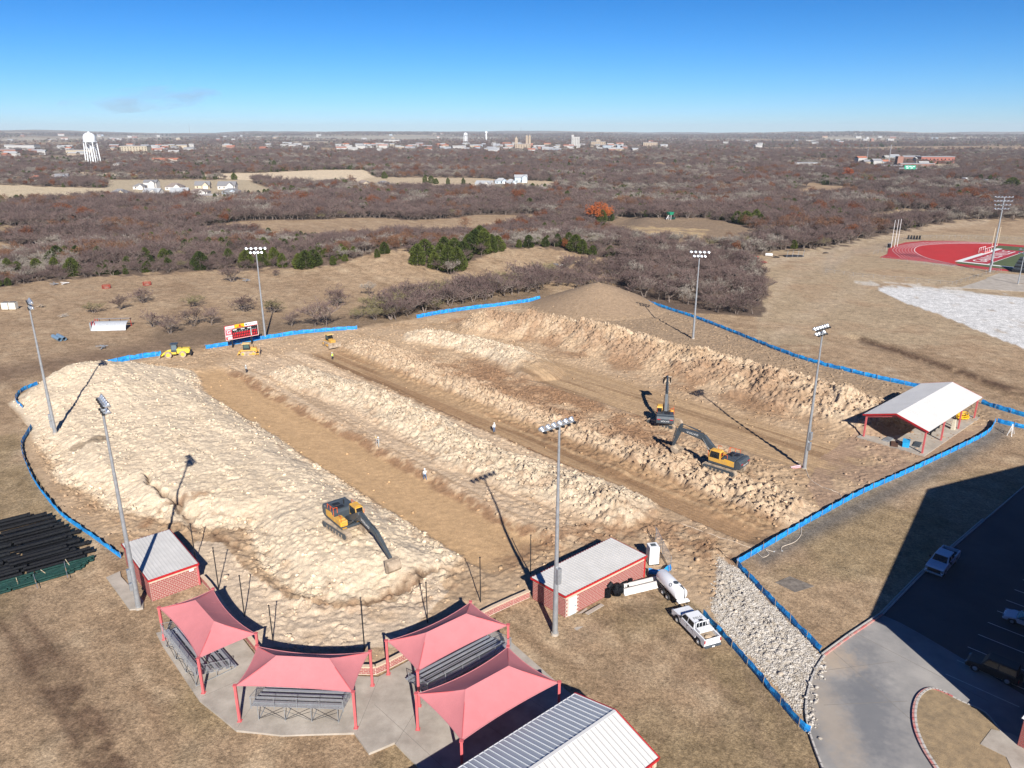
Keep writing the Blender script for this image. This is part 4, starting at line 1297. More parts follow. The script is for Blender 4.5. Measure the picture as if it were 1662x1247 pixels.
def dug2():
    c = [(2.1, 72.6), (5.7, 69.0), (15.85, 77.2), (12.15, 81.3)]
    t, L, I = dugout('dugout', c, 'long red block dugout with pale ribbed roof and light blue door', 3, 3)
    H = 2.75
    br = Bricks(t)
    core = MB()
    A, B, Cc, D = I
    def wallcore(a, b, z1=H):
        v, LL = wall_dir(a, b); d = v.normalized(); q = Vector((-d.y, d.x, 0)) * .16
        a = Vector((a[0], a[1], 0)); b = Vector((b[0], b[1], 0))
        core.add([a, b, b + q, a + q] + [p + Vector((0, 0, z1)) for p in (a, b, b + q, a + q)], [(0, 3, 2, 1), (4, 5, 6, 7), (0, 1, 5, 4), (1, 2, 6, 5), (2, 3, 7, 6), (3, 0, 4, 7)])
    wallcore(A, B); wallcore(B, Cc); wallcore(Cc, D)
    core.build('wall', M_MORT, t)
    dv, dl = wall_dir(B, Cc)
    br.wall(B, Cc, 0, H, band=(10, 11), holes=[(.45, 1.5, -1, 2.15)])
    br.wall(A, B, 0, H, band=(10, 11))
    br.wall(Cc, D, 0, H, band=(10, 11), single=False)
    br.done()
    d = dv.normalized(); n_ = Vector((d.y, -d.x, 0))
    mb = MB(); mb.M = axes((B[0], B[1], 0), d, -n_)
    mb.box(.5, -.035, .02, 1.45, .03, 2.1); dr = mb.build('door', M_DOOR, t)
    mb = MB(); mb.M = axes((B[0], B[1], 0), d, -n_); mb.box(1.30, -.09, 1.0, 1.38, -.036, 1.08); mb.build('handle', M_DARK, dr)
    mb = MB(); mb.M = axes((B[0], B[1], 0), d, -n_)
    mb.box(.42, -.045, .0, .5, .0, 2.2); mb.box(1.45, -.045, .0, 1.53, .0, 2.2); mb.box(.5, -.045, 2.1, 1.45, .0, 2.2); mb.build('door_frame', M_WHITE, t)
    roof_ribbed(t, L, H + .05, 0, M_ROOF, M_RIB, .42, slope=(.0, .0, 0, 0))
    fascia(t, L, H + .02, .24, M_RED)
    for p in (Cc, D):
        mb = MB(); mb.box(p[0] - .09, p[1] - .09, 0, p[0] + .09, p[1] + .09, H); mb.build('corner_post', M_RED, t)
    mb = MB()
    for k in (.33, .66):
        p = Vector((D[0], D[1], 0)).lerp(Vector((A[0], A[1], 0)), k); mb.box(p.x - .06, p.y - .06, 0, p.x + .06, p.y + .06, H)
    mb.build('field_side_post', M_RED, t)
    return t
dug2()

def dug1():
    c = [(-47.1, 79.8), (-40.3, 71.95), (-36.1, 75.5), (-42.8, 83.3)]
    t, L, I = dugout('dugout', c, 'short red block dugout with pale ribbed roof beside the black pipe stack', 3, 3)
    H = 2.75
    br = Bricks(t)
    A, B, Cc, D = I
    core = MB()
    for a, b in ((A, B), (B, Cc), (D, A)):
        v, LL = wall_dir(a, b); d = v.normalized(); q = Vector((-d.y, d.x, 0)) * .16
        a = Vector((a[0], a[1], 0)); b = Vector((b[0], b[1], 0))
        core.add([a, b, b + q, a + q] + [p + Vector((0, 0, H)) for p in (a, b, b + q, a + q)], [(0, 3, 2, 1), (4, 5, 6, 7), (0, 1, 5, 4), (1, 2, 6, 5), (2, 3, 7, 6), (3, 0, 4, 7)])
    core.build('wall', M_MORT, t)
    br.wall(B, Cc, 0, H, band=(10, 11)); br.wall(A, B, 0, H, band=(10, 11)); br.wall(D, A, 0, H, band=(10, 11), single=False); br.done()
    # ribs run from the near short wall's direction
    roof_ribbed(t, L, H + .05, 0, M_ROOF, M_RIB, .42)
    fascia(t, L, H + .02, .24, M_RED)
    for p in (Cc, D):
        mb = MB(); mb.box(p[0] - .09, p[1] - .09, 0, p[0] + .09, p[1] + .09, H); mb.build('corner_post', M_REDP, t)
    v = Vector((Cc[0] - B[0], Cc[1] - B[1], 0)).normalized()
    mb = MB(); mb.M = axes((B[0], B[1], 0), v, (-v.y, v.x, 0)); mb.box(4.3, -.05, 2.1, 4.8, -.022, 2.35); mb.build('plaque', M_WHITE, t)
    s_ = MB(); s_.prism([(-6.6, 6.2), (-5.9, 5.0), (-1.0, .2), (-.4, -1.2), (-1.8, -1.4), (-7.6, 4.9)], .0, .16); o = s_.build('concrete_pad', M_CONC); o.location = t.location; o['kind'] = 'structure'
    return t
dug1()

# ---- low backstop wall with white cap
WALLP = [(-36.3, 76.0), (-35.0, 74.6), (-33.4, 72.6), (-31.9, 70.6), (-30.0, 68.2), (-27.9, 65.8), (-25.7, 63.2), (-24.0, 61.2), (-22.0, 60.5), (-19, 60.35), (-16, 60.25), (-13.2, 60.2), (-11.9, 61.2), (-9.5, 63.3), (-7.0, 65.5), (-4.5, 67.7), (-2.0, 69.9), (0.2, 71.6), (2.0, 72.9)]
def backstop():
    t = thing('backstop_wall', 'low curved red block wall with pale cap running behind the shade canopies', 'wall', (-14, 62, 0))
    br = Bricks(t)
    core = MB(); cap = MB()
    P = [(x + 14, y - 62) for x, y in WALLP]
    for i, (a, b) in enumerate(zip(P[:-1], P[1:])):
        d = Vector((b[0] - a[0], b[1] - a[1], 0)).normalized(); q = Vector((-d.y, d.x, 0)) * .2
        A = Vector((a[0], a[1], 0)); B = Vector((b[0], b[1], 0))
        core.add([A, B, B + q, A + q] + [p + Vector((0, 0, .85)) for p in (A, B, B + q, A + q)], [(0, 3, 2, 1), (4, 5, 6, 7), (0, 1, 5, 4), (1, 2, 6, 5), (2, 3, 7, 6), (3, 0, 4, 7)])
        cap.bar(tuple(A + q * .5 + Vector((0, 0, .92))), tuple(B + q * .5 + Vector((0, 0, .92))), .42, .12)
        br.wall(a, b, .1, .85, h=.1875, single=True)
    core.build('wall_core', M_MORT, t); cap.build('cap', M_BAND, t)
    br.done()
    pd = MB()
    for a, b in zip(P[:-1], P[1:]):
        d = Vector((b[0] - a[0], b[1] - a[1], 0)).normalized(); q = Vector((-d.y, d.x, 0))
        A = Vector((a[0], a[1], 0)) + q * .24; B = Vector((b[0], b[1], 0)) + q * .24
        pd.bar(tuple(A + Vector((0, 0, .5))), tuple(B + Vector((0, 0, .5))), .07, .9)
    pd.build('black_padding', mat('black_pad', (.012, .012, .014), .6), t)
backstop()

# ---- black poles of the removed netting
NP = [((318, 912), (310, 849)), ((355, 956), (347, 888)), ((397, 1001), (390, 934)), ((443, 1040), (440, 981)), ((592, 1058), (589, 977)), ((694, 1010), (693, 944)), ((780, 978), (779, 904)), ((861, 932), (861, 868)), ((280, 862 + 10), (277, 812))]
def npoles():
    proto_ = None
    where = ['by the short dugout', 'behind the left canopy, nearer the short dugout', 'behind the left canopy, middle of the arc', 'at the gap between the left and front canopies', 'behind the right end of the front canopy', 'behind the left end of the middle canopy', 'right of the middle canopy', 'at the left corner of the long dugout', 'behind the roof of the short dugout']
    for i, ((bx, by), (tx_, ty_)) in enumerate(NP[:8]):
        x, y = g0(bx, by)
        h = 0.0
        for k in range(60):
            if proj(np.array([x]), np.array([y]), np.array([h + .12]))[1][0] < ty_: break
            h += .12
        t = thing('netting_pole', 'thin black steel netting pole ' + where[i], 'pole', (x, y, Hs(x, y) - .05), 0, 'black netting poles in an arc')
        t['group'] = 'black netting poles in an arc'
        mb = MB(); mb.tube((0, 0, 0), (0, 0, h), .065, .055, 8); mb.build('pole', M_DARK, t)
        mb = MB(); mb.tube((0, 0, h), (0, 0, h + .08), .09, .09, 8); mb.build('cap', M_DARK, t)
npoles()

# ---- shade canopies
def canopy(corners, label, zt=4.0, rise=1.25, legs=(1, 1, 1, 1)):
    c = [Vector((x, y, 0)) for x, y in corners]
    cen = sum(c, Vector()) / 4
    t = thing('shade_canopy', label, 'canopy', (cen.x, cen.y, .2), 0, 'pink red shade canopies over the bleachers')
    z = zt - .2
    K = [p - cen for p in c]           # corner order round
    # long axis between midpoints of the short sides
    if (K[1] - K[0]).length < (K[2] - K[1]).length: K = K[1:] + K[:1]; legs = legs[1:] + legs[:1]
    A, B, Cc, D = K                    # A-B and C-D long sides
    m1 = (A + D) / 2; m2 = (B + Cc) / 2
    inset = .27
    R1 = m1.lerp(m2, inset) + Vector((0, 0, z + rise)); R2 = m2.lerp(m1, inset) + Vector((0, 0, z + rise))
    Z = Vector((0, 0, z))
    mb = MB()
    def edge(p, q, k):
        """sagging hem drawn in towards the middle"""
        m = p.lerp(q, k); s_ = 4 * k * (1 - k)
        inn = (-((p + q) / 2)).normalized()
        L = (q - p).length
        return m + Z + inn * (.040 * L * s_) + Vector((0, 0, -.02 * L * s_))
    N = 14
    def sail(p, q, r1, r2):
        """panel from hem p-q up to ridge r1-r2"""
        rows = 8
        vs = []; fs = []
        for j in range(rows + 1):
            v = j / rows
            for i in range(N + 1):
                u = i / N
                e = edge(p, q, u); r = r1.lerp(r2, u)
                w_ = e.lerp(r, v)
                w_.z -= .30 * v * (1 - v) * (1.0 if r1 != r2 else 1.0)
                vs.append(w_)
        for j in range(rows):
            for i in range(N):
                a = j * (N + 1) + i
                fs.append((a, a + 1, a + N + 2, a + N + 1))
        mb.add(vs, fs)
    sail(A, B, R1, R2); sail(B, Cc, R2, R2); sail(Cc, D, R2, R1); sail(D, A, R1, R1)
    sh = mb.build('shade_cloth', M_FAB, t)
    bm = MB()
    for (p, q) in ((A, R1), (D, R1), (B, R2), (Cc, R2)):
        bm.path([tuple(p + Z - Vector((0, 0, .06))), tuple(q - Vector((0, 0, .12)))], .05, 6)
    bm.path([tuple(R1 - Vector((0, 0, .12))), tuple(R2 - Vector((0, 0, .12)))], .05, 6)
    for a, b in ((A, B), (Cc, D), (B, Cc), (D, A)):
        pass
    bm.build('roof_frame', M_REDP, t)
    sm = MB()
    for k in (.0, .5, 1.0):
        p = R1.lerp(R2, k) + Vector((0, 0, .012)); e = edge(A, B, .27 + .46 * k) + Vector((0, 0, .012))
        mid = p.lerp(e, .5) - Vector((0, 0, .062))
        sm.bar(tuple(p), tuple(mid), .03, .008); sm.bar(tuple(mid), tuple(e), .03, .008)
    sm.build('seam', mat('seam_tape', (.50, .19, .205), .9), sh)
    hm = MB()
    for p, q in ((A, B), (B, Cc), (Cc, D), (D, A)):
        hm.path([tuple(edge(p, q, k / 14) + Vector((0, 0, .01))) for k in range(15)], .035, 5)
    hm.build('cable_hem', mat('seam_tape', (.50, .19, .205), .9), sh)
    for q in (A, B, Cc, D):
        lg = MB(); lg.box(-.11, -.11, -.2, .11, .11, z + .06); lg.box(-.17, -.17, z + .06, .17, .17, z + .10); lg.box(-.2, -.2, -.02, .2, .2, .02)
        o = lg.build('leg', M_REDP, t); o.location = (q.x * 1.012, q.y * 1.012, 0)
    return t, A, B, Cc, D
C1 = [(-35.9, 65.3), (-31.7, 68.6), (-24.8, 61.2), (-28.9, 57.6)]
C2 = [(-24.2, 54.0), (-13.8, 53.2), (-13.3, 58.5), (-24.0, 59.3)]
C3 = [(-8.45, 55.9), (-0.45, 62.5), (-4.3, 66.3), (-11.9, 60.1)]
C4 = [(-4.0, 47.7), (4.1, 54.4), (-0.4, 59.2), (-8.2, 53.0)]
canopy(C1, 'pink red shade canopy nearest the short dugout, over the left bleacher')
canopy(C2, 'pink red shade canopy facing the camera over the front bleacher')
canopy(C3, 'pink red shade canopy over the long right bleacher, next to the long dugout')
canopy(C4, 'pink red shade canopy with nothing under it, beside the big seamed roof')

# ---- bleachers
def bleacher(label, ctr, xdir, L=8.2, rows=5, tread=.74, rise=.21, z0=.45):
    """xdir along the planks; seats face local +y"""
    x = Vector((xdir[0], xdir[1], 0)).normalized()
    t = thing('bleacher', label, 'bleacher', (ctr[0], ctr[1], .2), math.atan2(x.y, x.x), 'aluminium bleachers under the canopies')
    D_ = rows * tread
    pk = MB(); pk.box(-L / 2, -.14, 0, L / 2, .14, .045); seat = pk.mesh('seat_plank', M_ALU)
    pk = MB(); pk.box(-L / 2, -.15, 0, L / 2, .15, .04); foot = pk.mesh('foot_plank', M_ALU)
    for r in range(rows):
        y = D_ / 2 - (r + .5) * tread; z = z0 + r * rise
        put('seat_plank', seat, t, loc=(0, y - .05, z + .30))
        put('foot_plank', foot, t, loc=(0, y + .24, z))
        if r < rows - 1 or True: put('foot_plank', foot, t, loc=(0, y - .30 if r == rows - 1 else y + .24 + .0, z + (0 if r < rows - 1 else rise)) if r == rows - 1 else (0, y + .24, z - .0)) if r == rows - 1 else None
    nb = 4
    yb = -D_ / 2 - .15; zt = z0 + rows * rise
    for i in range(nb):
        xx = -L / 2 + .5 + i * (L - 1.0) / (nb - 1)
        f = MB()
        f.tube((xx, D_ / 2, 0), (xx, D_ / 2, z0), .035, n=6); f.tube((xx, yb, 0), (xx, yb, zt), .035, n=6); f.tube((xx, 0, 0), (xx, 0, z0 + rows / 2 * rise), .03, n=6)
        f.bar((xx, D_ / 2, z0 - .04), (xx, yb, zt - .04), .05, .08); f.bar((xx, D_ / 2, .04), (xx, yb, .04), .07, .06)
        for r in range(rows):
            y = D_ / 2 - (r + .5) * tread; f.tube((xx, y - .05, z0 + r * rise - .05), (xx, y - .05, z0 + r * rise + .3), .025, n=4)
        f.build('support_frame', M_GALV, t)
    f = MB()
    for i in range(nb - 1):
        x0 = -L / 2 + .5 + i * (L - 1) / (nb - 1); x1 = x0 + (L - 1) / (nb - 1)
        f.tube((x0, yb, .15), (x1, yb, zt - .35), .022, n=5); f.tube((x1, yb, .15), (x0, yb, zt - .35), .022, n=5)
    f.build('cross_brace', M_DARK, t)
    # guard rails with pickets at the back and both ends
    def rail(p, q, z_p, z_q, nm='guard_rail'):
        g = MB(); H_ = 1.05
        P = Vector((p[0], p[1], z_p)); Q = Vector((q[0], q[1], z_q)); U = Vector((0, 0, H_)); L_ = (Q - P).length
        g.tube(tuple(P + U), tuple(Q + U), .028, n=6); g.tube(tuple(P + U * .08), tuple(Q + U * .08), .022, n=6)
        n_ = max(2, int(L_ / 1.9) + 1)
        for i in range(n_):
            k = i / (n_ - 1); a = P.lerp(Q, k); g.tube(tuple(a - Vector((0, 0, .2))), tuple(a + U), .03, n=6)
        n_ = int(L_ / .11)
        for i in range(n_):
            k = (i + .5) / n_; a = P.lerp(Q, k); g.tube(tuple(a + U * .08), tuple(a + U), .0085, n=3, cap=False)
        g.build(nm, M_GALV, t)
    rail((-L / 2, yb - .05), (L / 2, yb - .05), zt, zt)
    for sx in (-1, 1):
        rail((sx * (L / 2 + .06), yb - .05), (sx * (L / 2 + .06), D_ / 2 - tread), zt, z0 + rise * .9)
    return t
b1 = Vector(((-35.9 - 24.8) / 2, (65.3 + 61.2) / 2, 0))
bleacher('grey bleacher under the left canopy, its pickets seen along the back', (-31.1, 62.6), (.68, -.73), 8.8)
bleacher('grey bleacher under the front canopy with dark cross braces showing at its back', (-18.9, 55.9), (1.0, -.05), 8.2)
bleacher('long grey bleacher under the right canopy, shaded side towards the next canopy', (-5.2, 60.6), (.765, .645), 9.8)
def kerb_note(): pass
tc_ = thing('trash_can', 'blue trash can in the shade at the corner of the right bleacher', 'trash can', (-7.6, 56.9, .2))
mb = MB(); mb.tube((0, 0, 0), (0, 0, .85), .28, .31, 14); mb.build('bin', mat('blue_plastic', (.02, .07, .45), .5), tc_)
mb = MB(); mb.tube((0, 0, .85), (0, 0, .93), .33, .25, 14); mb.build('lid', mat('blue_plastic', (.02, .07, .45), .5), tc_)

# ---- big seamed roof building at the bottom edge
def concession():
    u = Vector((-.765, -.643, 0)); v = Vector((.643, -.765, 0))
    O = Vector((5.45, 52.9, 0))
    t = thing('concession_building', 'gabled building with grey and white seamed metal roof and red trim at the bottom edge', 'building', tuple(O), math.atan2(u.y, u.x))
    L, W, ze, zr = 22.0, 9.1, 4.0, 5.35
    # local: x along ridge (away to lower left), y = -v side ... u x z
    # v in local frame
    lv = Vector((u.dot(v), (-u.y) * v.x + u.x * v.y, 0)); sgn = 1 if lv.y > 0 else -1
    def P(x, y, z): return (x, sgn * y, z)
    core = MB()
    core.box(.35, min(sgn * .35, sgn * (W - .35)), 0, L, max(sgn * .35, sgn * (W - .35)), 3.75)
    core.add([P(.35, .35, 3.75), P(.35, W - .35, 3.75), P(.35, W / 2, zr - .25), P(L, .35, 3.75), P(L, W - .35, 3.75), P(L, W / 2, zr - .25)], [(0, 1, 2), (3, 5, 4), (0, 2, 5, 3), (1, 4, 5, 2), (0, 3, 4, 1)])
    core.build('wall', M_MORT, t)
    n = 44; wpan = L / n
    for sd, mt, y0 in ((0, M_GREYROOF, 0), (1, M_WROOF, W)):
        pm = MB(); pm.add([P(.008, y0, 0), P(wpan - .008, y0, 0), P(wpan - .008, W / 2, zr - ze), P(.008, W / 2, zr - ze)] + [P(.008, y0, .07), P(wpan - .008, y0, .07), P(wpan - .008, W / 2, zr - ze + .07), P(.008, W / 2, zr - ze + .07)],
                          [(0, 3, 2, 1), (4, 5, 6, 7), (0, 1, 5, 4), (1, 2, 6, 5), (2, 3, 7, 6), (3, 0, 4, 7)])
        me = pm.mesh('roof_panel', mt)
        sm = MB(); sm.bar(P(0, y0, .105), P(0, W / 2, zr - ze + .105), .045, .07); ms = sm.mesh('roof_seam', mat('white_seam', (.66, .68, .69) if sd == 0 else (.50, .50, .49), .4, var=.03) if sd == 0 else mat('dull_seam', (.37, .37, .36), .45, var=.03))
        for i in range(n):
            put('roof_panel', me, t, loc=(i * wpan, 0, ze)); put('roof_seam', ms, t, loc=(i * wpan + .002, 0, ze))
    rc = MB(); rc.bar(P(0, W / 2, zr + .1), P(L, W / 2, zr + .1), .28, .05); rc.build('ridge_cap', M_WROOF, t)
    for a, b in ((P(-.06, -.08, ze - .02), P(-.06, W / 2, zr + .0)), (P(-.06, W / 2, zr + .0), P(-.06, W + .08, ze - .02))):
        mb = MB(); mb.bar(a, b, .12, .30); mb.build('gable_trim', M_RED, t)
    mb = MB(); mb.bar(P(0, W + .06, ze), P(L, W + .06, ze), .10, .22); mb.build('gutter', M_RED, t)
    mb = MB(); mb.bar(P(0, -.06, ze + .0), P(L, -.06, ze + .0), .12, .12); mb.build('gutter', M_WHITE, t)
    g = MB(); g.tube(P(11.8, 2.2, ze + .55), P(11.8, 2.2, ze + 1.05), .06); g.tube(P(11.8, 2.2, ze + .45), P(11.8, 2.2, ze + .68), .13, .08); g.build('vent_pipe', M_GALV, t)
    mb = MB(); mb.box(.0, min(sgn * (W - .1), sgn * (W - 1.8)), 3.1, .34, max(sgn * (W - .1), sgn * (W - 1.8)), 3.7); mb.build('sign_band', M_BAND, t)
    cr = MB()
    for y_ in (.35, W - .35): cr.box(.2, sgn * y_ - .1, 0, .4, sgn * y_ + .1, 3.75)
    cr.build('corner_post', M_RED, t)
concession()

# ---- pavilion over the batting area on the right
def pavilion():
    c = [(60.6, 120.0), (67.1, 113.0), (87.6, 131.4), (80.6, 138.6)]   # eave corners: near-left, near-right, far-right, far-left
    zc = 4.0
    O = Vector((67.1, 113.0, 0)); u = Vector((87.6 - 67.1, 131.4 - 113.0, 0)); L = 24.0; u.normalize(); v = Vector((-u.y, u.x, 0)); W = 9.6
    t = thing('open_pavilion', 'open sided pavilion with pale gabled roof and pink red posts on a concrete slab', 'pavilion', tuple(O + Vector((0, 0, .15))), math.atan2(u.y, u.x))
    ze, zr = 3.95, 5.55
    for y0, y1, nm in ((-.5, W / 2, 'roof'), (W + .5, W / 2, 'roof')):
        mb = MB(); mb.add([(-.4, y0, ze), (L + .4, y0, ze), (L + .4, y1, zr), (-.4, y1, zr)] + [(-.4, y0, ze + .08), (L + .4, y0, ze + .08), (L + .4, y1, zr + .08), (-.4, y1, zr + .08)],
                          [(0, 3, 2, 1), (4, 5, 6, 7), (0, 1, 5, 4), (1, 2, 6, 5), (2, 3, 7, 6), (3, 0, 4, 7)])
        r_ = mb.build(nm, mat('pavilion_roof', (.60, .585, .56), .5, var=.05, vscale=.4), t)
        sm = MB()
        for i in range(41):
            x = -.4 + (L + .8) * i / 40; sm.bar((x, y0, ze + .10), (x, y1, zr + .10), .03, .035)
        sm.build('roof_ribs', mat('pavilion_roof', (.60, .585, .56)), r_, kind='stuff')
    for a, b in (((-.46, -.5, ze), (-.46, W / 2, zr)), ((-.46, W / 2, zr), (-.46, W + .5, ze)), ((L + .46, -.5, ze), (L + .46, W / 2, zr)), ((L + .46, W / 2, zr), (L + .46, W + .5, ze))):
        mb = MB(); mb.bar(a, b, .08, .26); mb.build('fascia', M_RED, t)
    for a, b in (((0, 0, ze - .25), (0, W / 2, zr - .45)), ((0, W / 2, zr - .45), (0, W, ze - .25))):
        mb = MB(); mb.bar(a, b, .12, .28); mb.build('beam', M_REDP, t)
    for y_ in (0, W):
        mb = MB(); mb.bar((0, y_, ze - .18), (L, y_, ze - .18), .12, .2); mb.build('beam', M_REDP, t)
    pm = MB(); pm.box(-.12, -.12, 0, .12, .12, ze - .1); me = pm.mesh('post', M_REDP)
    for x_ in (0, L / 3, 2 * L / 3, L):
        for y_ in (0, W): put('post', me, t, loc=(x_, y_, 0))
    pu = MB()
    for y_ in (1.6, 3.2, 6.4, 8.0):
        zz = ze + (zr - ze) * (y_ if y_ < W / 2 else W - y_) / (W / 2) - .12
        pu.bar((0, y_, zz), (L, y_, zz), .08, .14)
    pu.build('purlins', M_REDP, t)
    s_ = MB(); P = [tuple((O + u * a + v * b)[:2]) for a, b in ((-1, -.7), (L + 1, -.7), (L + 1, W + .7), (-1, W + .7))]; s_.prism(P, -.3, .15); s_.build('pavilion_slab', M_CONC, kind='structure')
    def W_(a, b, z=.15): p = O + u * a + v * b; return (p.x, p.y, z)
    rz = math.atan2(u.y, u.x)
    c_ = thing('blue_crate', 'bright blue plastic crate at the near end of the pavilion slab', 'crate', W_(1.0, 3.0), rz + .3)
    mb = MB(); mb.box(-.75, -.5, .0, .75, .5, .95); mb.build('tub', mat('sky_blue_plastic', (.02, .33, .66), .5, var=.15), c_, bevel=.05)
    mb = MB()
    for i in range(5): mb.box(-.66 + i * .3, -.54, .08, -.56 + i * .3, -.502, .9)
    mb.box(-.8, -.55, .95, .8, .55, 1.05); mb.build('rim', mat('sky_blue_plastic', (.02, .33, .66)), c_)
    for k, (a, b, lab, mm) in enumerate(((1.6, 6.2, 'flat grey mat stack on the slab left of the blue crate', M_GALV), (3.0, 2.0, 'flat blue grey panel right of the blue crate', M_GREY), (.2, 4.6, 'dark brown boards lying by the blue crate', mat('brown_boards', (.09, .045, .03), .8)))):
        q = thing('panel_stack', lab, 'panels', W_(a, b), rz + .2 * k)
        for j in range(4):
            mb = MB(); mb.box(-1.1 + .05 * j, -.6, j * .05, 1.1, .55 - .04 * j, j * .05 + .045); mb.build('panel', mm, q)
    q = thing('yellow_tube_coil', 'heap of bright yellow corrugated tubing at the far end of the pavilion', 'tubing', W_(21.8, 1.3), rz)
    for i in range(8):
        rr = random.Random(i); mb = MB(); pts = []
        for k in range(17):
            a = 2 * math.pi * k / 16; pts.append((math.cos(a) * (1.0 + .1 * i) + rr.uniform(-.04, .04) + .4 * math.sin(i), math.sin(a) * (.7 + .05 * (i % 3)) + .2 * math.cos(i * 2), .12 + .13 * i * .7 + .05 * math.sin(a * 2 + i)))
        mb.path(pts, .09, 7); mb.build('coil', mat('yellow_tube', (.75, .44, .012), .5, var=.2), q)
    q = thing('blower_stand', 'white tapered fan stand between the posts on the right side of the pavilion', 'stand', W_(15.0, .5), rz)
    mb = MB(); mb.box(-.35, -.3, 0, .35, .3, 1.9, .18, .1); mb.build('body', mat('cream_paint', (.60, .54, .42), .5), q); mb = MB(); mb.box(-.16, -.16, 1.9, .16, .16, 2.15); mb.build('head', M_DARK, q)
    q = thing('bench', 'long low bench lying dark on the pavilion slab', 'bench', W_(11.5, 2.3), rz + .05)
    mb = MB(); mb.box(-2.6, -.18, .42, 2.6, .18, .48); mb.build('seat', M_DARK, q)
    for x_ in (-2.1, 0, 2.1):
        mb = MB(); mb.box(x_ - .04, -.15, 0, x_ + .04, .15, .42); mb.build('leg', M_DARK, q)
pavilion()

# ---- light poles
def light_pole(base, h, az, rows, label, double=True, span=3.6, boxes=((4.2, 5.2),), r0=.30, boxside=1, group='ballfield light poles'):
    x, y = base
    t = thing('light_pole', label, 'light pole', (x, y, Hs(x, y) - .1), az, group)
    mb = MB(); mb.tube((0, 0, 0), (0, 0, h * .33), r0, r0 * .8, 14); mb.tube((0, 0, h * .33), (0, 0, h * .68), r0 * .74, r0 * .56, 12); mb.tube((0, 0, h * .68), (0, 0, h), r0 * .52, r0 * .38, 10)
    mb.build('pole', M_GALV, t, smooth=False)
    mb = MB(); mb.tube((0, 0, 0), (0, 0, .35), r0 + .14, r0 + .1, 14); mb.build('footing', M_CONC, t)
    for i, (z0, z1) in enumerate(boxes):
        mb = MB(); mb.box(r0 * .7, -.24, z0, r0 * .7 + .34, .24, z1); mb.build('ballast_box', M_GALV, t, bevel=.02)
    for rz_, n, sp_ in rows:
        mb = MB(); mb.bar((0, -sp_ / 2, h + rz_), (0, sp_ / 2, h + rz_), .12, .14); mb.build('crossarm', M_GALV, t)
        for i in range(n):
            yy = -sp_ / 2 + sp_ * (i + .0) / (n - 1)
            lm = MB(); lm.M = Matrix.Translation((-.28, yy, h + rz_ - .02)) @ Matrix.Rotation(R(-62), 4, 'Y')
            lm.lathe([(.0, -.30), (.13, -.30), (.16, -.1), (.30, .12), (.33, .26), (.31, .27), (.0, .20)], 12)
            o = lm.build('floodlight', M_SILV, t, smooth=True)
            bk = MB(); bk.M = Matrix.Translation((.05, yy, h + rz_ - .02)); bk.box(-.12, -.13, -.22, .18, .13, -.02); bk.build('ballast', M_DARK, o)
    return t
def fc(b, tgt=(-22, 120)):      # heads face the middle of the field: local -x looks there
    return math.atan2(-(tgt[1] - b[1]), -(tgt[0] - b[0]))
LPS = [((4.5, 66.4), 23.6, [(0, 6, 3.9)], 'tall galvanized light pole with one row of lamps, in front of the long dugout', ((6.4, 8.2),)),
       ((-41.3, 71.0), 24.4, [(0, 5, 3.0), (-.9, 3, 1.8)], 'tall galvanized light pole standing at the near corner of the short dugout', ((2.6, 3.5), (3.7, 5.2))),
       ((-78.1, 119.2), 23.0, [(0, 5, 3.2), (-1.0, 3, 1.9)], 'light pole rooted in the left edge of the pale dirt fill', ((1.2, 2.4), (2.6, 3.6))),
       ((-62.8, 185.2), 23.0, [(0, 5, 4.4), (-1.0, 4, 2.6)], 'light pole beside the scoreboard at the far blue fence', ((2.0, 3.2),)),
       ((46.1, 185.2), 22.0, [(0, 5, 4.2), (-1.0, 4, 2.6)], 'light pole in front of the thicket by the far right fence', ((2.0, 3.2),)),
       ((46.1, 108.2), 23.0, [(0, 6, 3.6), (-.9, 4, 2.2)], 'light pole with white junction boxes between the excavators and the pavilion', ((3.5, 4.8), (5.2, 6.5)))]
for (b, h, rows, lab, bx), th in zip(LPS, (41, -53, -54, 191, 168, 39)):
    light_pole(b, h, R(th - 90), rows, lab, boxes=bx)
light_pole((179.3, 280.9), 27.5, R(-90), [(0, 6, 6.4), (-1.4, 6, 6.4), (-2.8, 5, 5.6), (-4.2, 5, 5.0)], 'big stadium light pole with four rows of lamps at the running track', group='stadium light poles', r0=.42, boxes=((3, 4.4),))
x, y = g0(1652, 462); light_pole((x, y), 12.0, R(20), [(0, 3, 3.0), (-1.2, 3, 3.0)], 'short floodlight pole at the right edge by the stadium walkway', r0=.22, boxes=(), group='stadium light poles')

